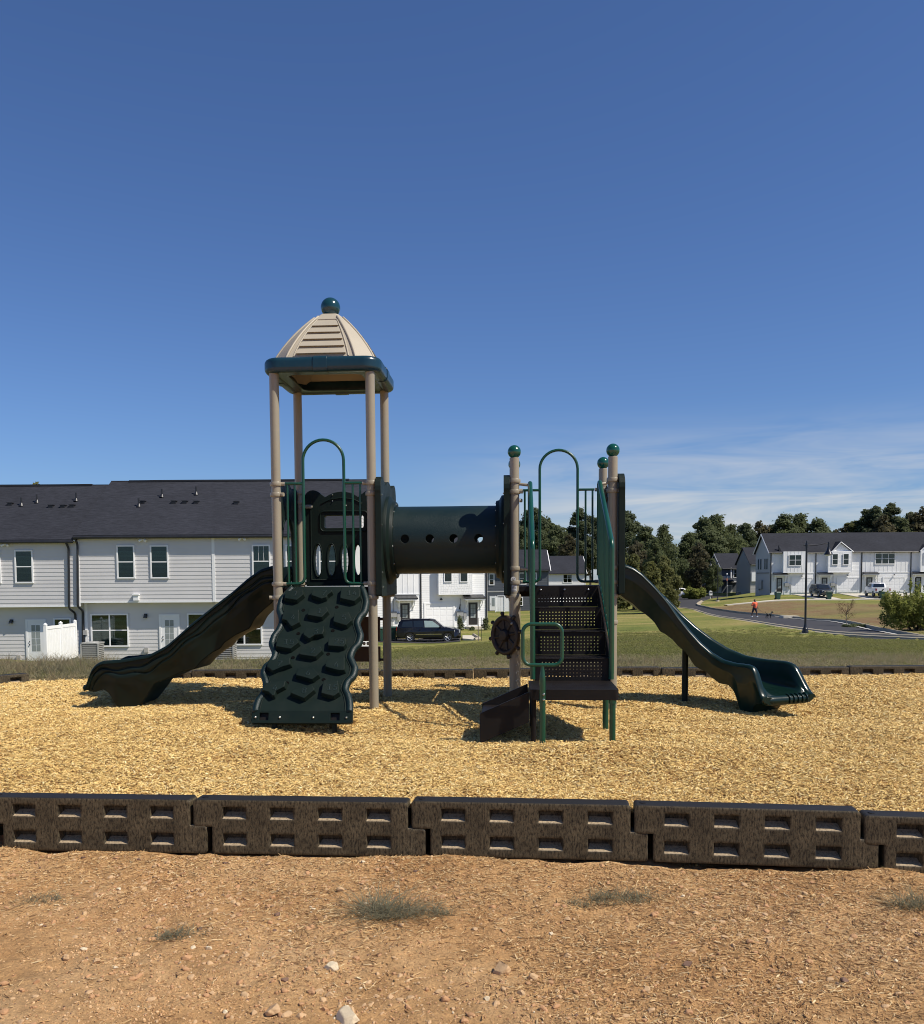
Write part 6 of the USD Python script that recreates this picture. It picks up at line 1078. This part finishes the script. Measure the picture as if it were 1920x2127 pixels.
def car(name, label, loc, rz, col, prof, hw, belt, roofz, roofw, axles, wr, side_glass, screens, lamps, plates=(), kind='car', spokes=5, nose=.35):
    t = thing(name, label, kind, loc, rz); body = part(t, 'body', car_body(prof, hw, belt, roofz, roofw, nose, axles, wr + .07), col, 28)
    for s in (-1, 1):
        for g, mt in side_glass:
            m = ext(rounded(poly(g), .03), 0, .012); v = m.vertices; v[:, 1] = [s * (side_y(z, hw, belt, roofz, roofw) + .004 + y) for y, z in zip(v[:, 1], v[:, 2])]; part(t, 'side_window', trimesh.Trimesh(v, m.faces if s > 0 else m.faces[:, ::-1], process=False), mt, 20)
        for x in axles:
            w = part(t, 'wheel', lathe([(wr * .62, -.11), (wr * .95, -.11), (wr, -.07), (wr, .07), (wr * .95, .11), (wr * .62, .11)], (x, s * (hw - .12), wr), 1, 28), 'tyre', 40)
            part(w, 'rim', cat([lathe([(1e-4, s * .07), (.06, s * .075), (.07, s * .05)], (x, s * (hw - .12), wr), 1, 12), lathe([(wr * .56, s * .09), (wr * .64, s * .105), (wr * .66, s * .06)], (x, s * (hw - .12), wr), 1, 28)] + [bar((x, s * (hw - .055), wr), (x + wr * .6 * math.cos(a), s * (hw - .035), wr + wr * .6 * math.sin(a)), .03, 6) for a in np.arange(spokes) * 2 * PI / spokes + .3]), 'alloy', 40)
            part(w, 'rim_back', lathe([(1e-4, s * .0), (wr * .6, s * .0)], (x, s * (hw - .12), wr), 1, 20), 'trim_dark')
        part(t, 'door_handle', cat(*[box(x, x + .16, s * (hw + .0), s * (hw + .03), belt - .16, belt - .13) for x in (-.75, .25)]), col)
        part(t, 'mirror', cat(lathe([(1e-4, -.06), (.09, -.05), (.10, .02), (.05, .07), (1e-4, .08)], (screens[0][0][0] - .25, s * (hw + .10), belt + .10), 0, 10), bar((screens[0][0][0] - .25, s * (hw - .05), belt + .05), (screens[0][0][0] - .25, s * (hw + .08), belt + .09), .03, 6)), col, 40)
        part(t, 'sill_trim', box(axles[0] + wr + .1, axles[1] - wr - .1, s * (hw - .02), s * (hw + .012), .62, .66), 'chrome' if col == 'car_black' else col)
    for (p0, p1, w0, w1) in screens:
        d = np.array([p1[1] - p0[1], 0, -(p1[0] - p0[0])]); d = d / np.linalg.norm(d); d *= np.sign(d[0]) if abs(d[0]) > .05 else 1
        d = d * (1 if (p0[0] > 0) == (d[0] > 0) else -1); q = np.array([[p0[0], -w0, p0[1]], [p0[0], w0, p0[1]], [p1[0], w1, p1[1]], [p1[0], -w1, p1[1]]]) ; v = np.vstack([q + d * .012, q - d * .02]); part(t, 'windscreen', trimesh.Trimesh(v, [[0, 1, 2], [0, 2, 3], [4, 6, 5], [4, 7, 6], [0, 4, 5], [0, 5, 1], [1, 5, 6], [1, 6, 2], [2, 6, 7], [2, 7, 3], [3, 7, 4], [3, 4, 0]], process=False), 'car_glass')
    for nm, b6, mt in lamps: part(t, nm, box(*b6), mt)
    return t
SUVP = [(-2.42, .30), (-2.50, .55), (-2.53, .95), (-2.46, 1.12), (-2.28, 1.62), (-2.08, 1.77), (-1.2, 1.83), (.05, 1.82), (.5, 1.73), (1.22, 1.16), (2.05, 1.04), (2.42, .90), (2.53, .66), (2.50, .34), (2.3, .28)]
SUVG = [([(-2.12, 1.22), (-1.98, 1.62), (-1.25, 1.68), (-1.22, 1.20)], 'car_glass'), ([(-1.14, 1.20), (-1.17, 1.68), (-.42, 1.69), (-.36, 1.18)], 'car_glass'), ([(-.28, 1.18), (-.34, 1.69), (.30, 1.66), (.98, 1.18)], 'car_glass_clear')]
def lamps_for(L0, L1, hw, zf, zr): return [('headlight', (L1 - .42, L1 - .10, s * (hw - .40) - .14, s * (hw - .40) + .14 + 0, zf - .1, zf + .08), 'lamp_clear') for s in (-1, 1)] + [('tail_light', (L0 + .005, L0 + .13, s * (hw - .14) - .10, s * (hw - .14) + .10, zr - .14, zr + .14), 'lamp_red') for s in (-1, 1)] + [('bumper_trim', (L1 - .25, L1 + .012, -hw + .45, hw - .45, .34, .42), 'trim_dark'), ('grille', (L1 - .2, L1 + .01, -.45, .45, zf - .16, zf + .06), 'chrome')]
p = at(740 + 585 / 3.877, 900 + 1692 / 3.877, 69.6); car('suv', 'black estate car parked side on before the white garage', (p[0], 70.1, gz(p[0], 70.1) + .06), 0, 'car_black', SUVP, .96, 1.14, 1.83, .70, (-1.45, 1.50), .37, SUVG, [((1.16, 1.21), (.56, 1.70), .74, .62), ((-2.42, 1.16), (-2.22, 1.64), .70, .62)], lamps_for(-2.53, 2.53, .96, .84, 1.05))
x, y = row_pt(q4(728, 0)[0], -7.4); car('suv', 'dark suv parked nose out on the driveway behind the lamp post', (x, y, gz(x, y) + .10), -PI / 2 - .06, 'car_charcoal', SUVP, .96, 1.14, 1.83, .70, (-1.45, 1.50), .37, [(g, 'car_glass') for g, _ in SUVG], [((1.16, 1.21), (.56, 1.70), .74, .62), ((-2.42, 1.16), (-2.22, 1.64), .70, .62)], lamps_for(-2.53, 2.53, .96, .84, 1.05))
PKP = [(-2.95, .55), (-2.97, 1.25), (-.95, 1.27), (-.82, 1.88), (-.6, 1.95), (.55, 1.95), (1.2, 1.36), (2.5, 1.28), (2.85, 1.1), (2.9, .5), (2.6, .42)]
x, y = row_pt(q4(1168, 0)[0], -8.2); pk = car('pickup_truck', 'white pickup truck parked with its tailgate to the road', (x, y, gz(x, y) + .10), PI / 2 - .17, 'car_white', PKP, 1.0, 1.3, 1.95, .76, (-1.75, 1.85), .42, [([(-.72, 1.34), (-.66, 1.8), (.0, 1.82), (.02, 1.34)], 'car_glass'), ([(.10, 1.34), (.08, 1.82), (.48, 1.8), (1.0, 1.34)], 'car_glass')], [((1.16, 1.38), (.62, 1.88), .78, .68), ((-.94, 1.34), (-.85, 1.82), .76, .68)], [('tail_light', (-2.985, -2.85, s * .9 - .08, s * .9 + .08, .85, 1.2), 'lamp_red') for s in (-1, 1)] + [('tailgate', (-2.995, -2.96, -.78, .78, .72, 1.24), 'car_white'), ('tailgate_badge', (-3.005, -2.99, -.09, .09, .98, 1.1), 'trim_dark'), ('rear_bumper', (-3.12, -2.9, -.95, .95, .5, .66), 'chrome'), ('bumper_step', (-3.13, -3.0, -.3, .3, .48, .60), 'trim_dark'), ('truck_bed', (-2.85, -1.0, -.82, .82, 1.262, 1.275), 'trim_dark')], kind='truck')
x5, y5, z5 = at(1400 + 125 / 7.583, 1140 + 806 / 7.583, 168.); car('car', 'small white car far off at the end of the road', (x5, y5, gz(x5, y5) + .1), -.25, 'car_white', SUVP, .94, 1.1, 1.6, .7, (-1.4, 1.45), .34, [(g, 'car_glass') for g, _ in SUVG], [((1.16, 1.21), (.56, 1.70), .74, .62), ((-2.42, 1.16), (-2.22, 1.64), .70, .62)], lamps_for(-2.53, 2.53, .94, .8, 1.0))

# ------------------------------------------------------------------ bins, lamp, signs, boxes
paint('bin_green', (.012, .055, .04), .5, 0, 1, 0, .08); paint('sign_blue', (.03, .07, .16), .4, 0, 1, 0, .05); paint('sign_orange', (.45, .16, .10), .5, 0, 1, 0, .05); paint('lamp_black', (.010, .010, .013), .35, 0, 1, 0, .08); paint('pole_grey', (.25, .25, .26), .5, 0, 1, 0, .05)
bk = proto('trash_bin_kind')
bd = Manifold.hull_points(np.array([(a * .24, b * .26, .06) for a in (-1, 1) for b in (-1, 1)] + [(a * .31, b * .36, .98) for a in (-1, 1) for b in (-1, 1)], float)); part(bk, 'bin_body', bd, 'bin_green'); part(bk, 'lid', Manifold.hull_points(np.array([(a * .33, b * .39, .985) for a in (-1, 1) for b in (-1, 1)] + [(a * .28, b * .32, 1.09) for a in (-1, 1) for b in (-1, 1)], float)), 'bin_green'); part(bk, 'bin_handle', bar((-.25, .42, .98), (.25, .42, .98), .025, 8), 'bin_green', True)
for s in (-1, 1): part(bk, 'bin_wheel', lathe([(1e-4, -.03), (.13, -.03), (.13, .03), (1e-4, .03)], (s * .28, .27, .13), 0, 16), 'tyre', 40)
for px, py, Y, rz, lab in ((1616, 1244.5, 122.5, .1, 'green wheeled bin left of the dark suv'), (1722.5, 1241.5, 121.5, -.1, 'green wheeled bin between the dark suv and the white pickup'), (1833, 1239.5, 121, .05, 'green wheeled bin before the open third driveway'), (797, 1334, 69., .2, 'green wheeled bin behind the rear post of the tower'), (816, 1331, 70.5, -.1, 'green wheeled bin just behind the black car')):
    p = at(px, py, Y); copy(bk, 'trash_bin', lab, 'bin', (p[0], p[1], gz(p[0], p[1]) + .06), rz, 'green wheeled bins')
def street_lamp(label, px, pyb, Y, h, arm, s=1.):
    p = at(px, pyb, Y); z = gz(p[0], p[1]); t = thing('street_lamp', label, 'street lamp', (p[0], p[1], z)); part(t, 'footing', lathe([(1e-4, .12), (.25, .12), (.27, .09), (.27, -.4)], (0, 0, 0), 2, 20), 'concrete', 40)
    part(t, 'base', lathe([(.16, .12), (.16, .2), (.13, .24), (.13, .34), (.075, .40), (.055, .6)], (0, 0, 0), 2, 16), 'lamp_black', 40); part(t, 'pole', lathe([(.052, .12), (.052, 1.2), (.048, h * .6), (.044, h - .15), (.044, h), (1e-4, h)], (0, 0, 0), 2, 16), 'lamp_black', 40)
    part(t, 'finial', lathe([(.055, h - .1), (.055, h - .04), (.025, h), (.035, h + .05), (1e-4, h + .12)], (0, 0, 0), 2, 12), 'lamp_black', 40)
    part(t, 'arm', tube([(-.16, 0, h - .13), (0, 0, h - .14), (arm * .45, 0, h - .13), (arm * .8, 0, h - .06), (arm, 0, h - .05)], .022, 8), 'lamp_black', True); part(t, 'collar', lathe([(.06, h - .24), (.06, h - .1), (.05, h - .08)], (0, 0, 0), 2, 14), 'lamp_black', 40)
    hd_ = part(t, 'lamp_head', lathe([(.03, h + .02), (.05, h - .06), (.045, h - .20), (.06, h - .25), (.09, h - .38), (.19, h - .54), (.21, h - .60), (.19, h - .60)], (arm, 0, 0), 2, 20), 'lamp_black', 40); part(hd_, 'lamp_glass', lathe([(1e-4, h - .66), (.12, h - .64), (.18, h - .59)], (arm, 0, 0), 2, 16), 'lamp_clear', True)
    return t
street_lamp('tall black street lamp on the lawn beside the road', 1673, 1317, 43., 4.50, 1.06)
street_lamp('distant black street lamp at the corner of the road end', 1491, 1246, 135., 6.0, -1.1)
for px, pyb, pyt, Y, lab in ((1510.5, 1235, 1195, 150., 'street name sign before the slate house'), (1464.2, 1243, 1212, 165., 'street name sign before the dark trees at the road end')):
    p = at(px, pyb, Y); z = gz(p[0], p[1]); zt = at(px, pyt, Y)[2]; t = thing('street_sign', lab, 'sign', (p[0], p[1], z)); h = zt - z
    part(t, 'sign_post', bar((0, 0, -.3), (0, 0, h), .045, 8), 'pole_grey'); part(t, 'name_blade', box(-.5, .5, -.015, .015, h - .38, h - .18), 'sign_blue'); part(t, 'name_blade', box(-.015, .015, -.5, .5, h - .14, h + .06), 'sign_blue'); part(t, 'post_cap', box(-.1, .1, -.05, .05, h + .13, h + .38), 'trim_white'); part(t, 'notice_plate', box(-.11, .11, -.05, -.046, h - .9, h - .55), 'sign_orange')
p = at(1476.5, 1243, 160.); t = thing('mailbox', 'white box on a post beside the road end', 'mailbox', (p[0], p[1], gz(p[0], p[1]))); part(t, 'box_body', cat(box(-.25, .25, -.25, .25, .45, 1.0), lathe([(1e-4, -.25), (.25, -.25), (.25, .25), (1e-4, .25)], (0, 0, 1.0), 1, 16)), 'trim_white'); part(t, 'mailbox_post', box(-.06, .06, -.06, .06, -.2, .45), 'trim_white')
p = at(1400 + 1018 / 7.583, 1140 + 745 / 7.583, 178.); ac(p[0], p[1], p[2], 'pale air conditioner between the two grey houses')

# ------------------------------------------------------------------ person and dog
def flesh(bones, joints, refine=.03, it=6):
    m = None
    for a, b in bones:
        (pa, ra), (pb, rb) = joints[a], joints[b]; q = Manifold.batch_hull([Manifold.sphere(ra, 14).translate(tuple(pa)), Manifold.sphere(rb, 14).translate(tuple(pb))]); m = q if m is None else m + q
    v, f, _ = meshkit.arrays(m.refine_to_length(refine)); t = trimesh.Trimesh(v, f, process=True); trimesh.smoothing.filter_taubin(t, iterations=it); return t
paint('skin_brown', (.13, .07, .045), .5, 0, 1, 0, .05); paint('shirt_orange', (.75, .13, .055), .8, 0, 1, 0, .06); paint('shorts_navy', (.02, .022, .035), .8, 0, 1, 0, .06); paint('shoe_white', (.65, .65, .64), .6, 0, 1, 0, .05); paint('hair_black', (.012, .01, .01), .6, 0, 1, 0, .1); paint('eye_white', (.7, .7, .68), .3, 0, 1, 0, .02); paint('fur_black', (.014, .012, .011), .6, .3, 90, 0, .2); paint('fur_tan', (.18, .10, .05), .7, .3, 90, 0, .1)
pp = on_road(1568, 1282.5); ps = thing('person', 'person in orange shirt and dark shorts walking on the road edge with a dog', 'person', (*pp[:2], float(pp[2]) + .02), .35)
J = {'pel': ((0, 0, .93), .155), 'wst': ((0, -.02, 1.08), .165), 'chs': ((0, -.01, 1.30), .155), 'shl': ((.20, 0, 1.42), .065), 'shr': ((-.20, 0, 1.42), .065), 'nek': ((0, -.01, 1.47), .06), 'hd0': ((0, -.03, 1.60), .085), 'hd1': ((0, -.01, 1.66), .093), 'chin': ((0, -.065, 1.555), .05),
     'hpl': ((.10, 0, .90), .115), 'hpr': ((-.10, 0, .90), .115), 'knl': ((.16, -.10, .50), .068), 'knr': ((-.17, .10, .50), .068), 'cal': ((.175, -.08, .36), .06), 'car': ((-.19, .16, .36), .06), 'anl': ((.20, -.06, .10), .042), 'anr': ((-.21, .20, .11), .042), 'tol': ((.21, -.20, .04), .036), 'tor': ((-.22, .07, .045), .036), 'hel': ((.20, -.02, .045), .04), 'her': ((-.21, .24, .06), .04),
     'ell': ((.30, .04, 1.16), .05), 'elr': ((-.32, .02, 1.17), .05), 'wrl': ((.30, -.10, .95), .034), 'wrr': ((-.17, -.22, 1.18), .034)}
body = flesh([('pel', 'wst'), ('wst', 'chs'), ('chs', 'shl'), ('chs', 'shr'), ('shl', 'shr'), ('chs', 'nek'), ('nek', 'hd0'), ('hd0', 'hd1'), ('hd0', 'chin'), ('pel', 'hpl'), ('pel', 'hpr'), ('hpl', 'knl'), ('hpr', 'knr'), ('knl', 'cal'), ('knr', 'car'), ('cal', 'anl'), ('car', 'anr'), ('anl', 'tol'), ('anr', 'tor'), ('anl', 'hel'), ('anr', 'her'), ('shl', 'ell'), ('shr', 'elr'), ('ell', 'wrl'), ('elr', 'wrr')], J)
hands = []
for w, d, up, sd in (((.30, -.10, .95), (0, -.15, -1.), (0, -1, .15), 1), ((-.17, -.22, 1.18), (.75, -.5, .3), (0, .2, 1), -1)):
    w, d, up = np.array(w), np.array(d) / np.linalg.norm(d), np.array(up, float); n_ = np.cross(d, up); n_ /= np.linalg.norm(n_); up = np.cross(n_, d); JJ = {'w': (w, .03), 'p0': (w + d * .07 + up * .03, .02), 'p1': (w + d * .07 - up * .03, .02)}; BB = [('w', 'p0'), ('w', 'p1'), ('p0', 'p1')]
    for k, ln in enumerate((.075, .085, .08, .06)):
        b0 = w + d * .07 + up * (.033 - .022 * k); JJ[f'f{k}a'] = (b0, .0095); JJ[f'f{k}b'] = (b0 + d * ln * .5 + n_ * sd * .012, .009); JJ[f'f{k}c'] = (b0 + d * ln * .8 + n_ * sd * .045, .008); BB += [(f'f{k}a', f'f{k}b'), (f'f{k}b', f'f{k}c')]
    JJ['ta'] = (w + d * .02 + up * .03, .011); JJ['tb'] = (w + d * .055 + up * .065 + n_ * sd * .02, .0095); BB += [('w', 'ta'), ('ta', 'tb')]; hands.append(flesh(BB, JJ, .006, 3))
bp = part(ps, 'body', cat(body, *hands), 'skin_brown', True)
def cloth(bones, grow, zmin=None, zmax=None):
    J2 = {k: (v[0], v[1] + grow) for k, v in J.items()}; m = flesh(bones, J2, .04, 4); return m
part(ps, 'shirt', cat(trimesh.intersections.slice_mesh_plane(cloth([('pel', 'wst'), ('wst', 'chs'), ('chs', 'shl'), ('chs', 'shr'), ('shl', 'shr'), ('shl', 'ell'), ('shr', 'elr')], .024), [0, 0, 1], [0, 0, .90])), 'shirt_orange', True)
part(ps, 'shorts', trimesh.intersections.slice_mesh_plane(cloth([('pel', 'hpl'), ('pel', 'hpr'), ('hpl', 'knl'), ('hpr', 'knr'), ('pel', 'wst')], .016), [0, 0, 1], [0, 0, .52]), 'shorts_navy', True)
J3 = {k: (v[0], v[1] + .012) for k, v in J.items()}
for a, b, c in (('anl', 'tol', 'hel'), ('anr', 'tor', 'her')): part(ps, 'shoe', trimesh.intersections.slice_mesh_plane(flesh([(c, b), (a, c), (a, b)], J3, .02, 3), [0, 0, -1], [0, 0, .12]), 'shoe_white', True)
part(ps, 'hair', trimesh.intersections.slice_mesh_plane(flesh([('hd0', 'hd1')], {'hd0': ((0, .0, 1.62), .10), 'hd1': ((0, .005, 1.675), .104)}, .02, 3), [0, .75, .66], [0, -.06, 1.66]), 'hair_black', True)
part(ps, 'face', cat(ball((.035, -.112, 1.63), .012, 8), ball((-.035, -.112, 1.63), .012, 8)), 'eye_white', True); part(ps, 'nose', cat(ball((0, -.122, 1.60), .016, 8), ball((.095, 0, 1.62), .02, 8), ball((-.095, 0, 1.62), .02, 8)), 'skin_brown', True); part(ps, 'mouth', box(-.025, .025, -.121, -.112, 1.555, 1.563), 'hair_black')
dp = on_road(1598, 1285); dg = thing('dog', 'small black dog trotting ahead of the person in orange', 'dog', (*dp[:2], float(dp[2]) + .03), 0.15)
JD = {'ch': ((.15, 0, .38), .105), 'mid': ((0, 0, .385), .085), 'hip': ((-.17, 0, .39), .085), 'nk': ((.25, 0, .50), .058), 'hd': ((.31, 0, .57), .062), 'mz': ((.41, 0, .545), .03), 'tl0': ((-.24, 0, .44), .025), 'tl1': ((-.36, 0, .54), .018), 'tl2': ((-.38, 0, .64), .012)}
BD = [('ch', 'mid'), ('mid', 'hip'), ('ch', 'nk'), ('nk', 'hd'), ('hd', 'mz'), ('hip', 'tl0'), ('tl0', 'tl1'), ('tl1', 'tl2')]
for s, f_, h_ in ((1, .06, -.05), (-1, -.05, .06)):
    q = f'{s}'; JD |= {'e' + q: ((.14, s * .07, .28), .042), 'c' + q: ((.15 + f_ * .6, s * .07, .14), .026), 'p' + q: ((.15 + f_, s * .07, .03), .024), 'pt' + q: ((.19 + f_, s * .07, .02), .02), 'k' + q: ((-.12 + h_ * .5, s * .07, .26), .05), 'h' + q: ((-.24 + h_, s * .07, .16), .026), 'r' + q: ((-.21 + h_, s * .07, .03), .023), 'rt' + q: ((-.17 + h_, s * .07, .02), .02), 'ea' + q: ((.285, s * .05, .625), .022), 'eb' + q: ((.28, s * .065, .68), .01)}
    BD += [('ch', 'e' + q), ('e' + q, 'c' + q), ('c' + q, 'p' + q), ('p' + q, 'pt' + q), ('hip', 'k' + q), ('k' + q, 'h' + q), ('h' + q, 'r' + q), ('r' + q, 'rt' + q), ('hd', 'ea' + q), ('ea' + q, 'eb' + q)]
part(dg, 'body', flesh(BD, JD, .02, 5), 'fur_black', True); part(dg, 'face', cat(ball((.345, .035, .585), .009, 8), ball((.345, -.035, .585), .009, 8), ball((.44, 0, .55), .012, 8)), 'trim_dark', True); part(dg, 'muzzle_patch', ball((.405, 0, .53), .026, 10), 'fur_tan', True)
ls = part(None, 'leash', tube([np.array([pp[0] - .1, pp[1] - .3, pp[2] + 1.17]), (np.array(pp) + dp) / 2 + [0, -.15, .55], np.array([dp[0] + .2, dp[1], dp[2] + .5])], .008, 5), 'trim_dark', True); tag(ls, 'thin dark leash between the person and the dog', 'leash')
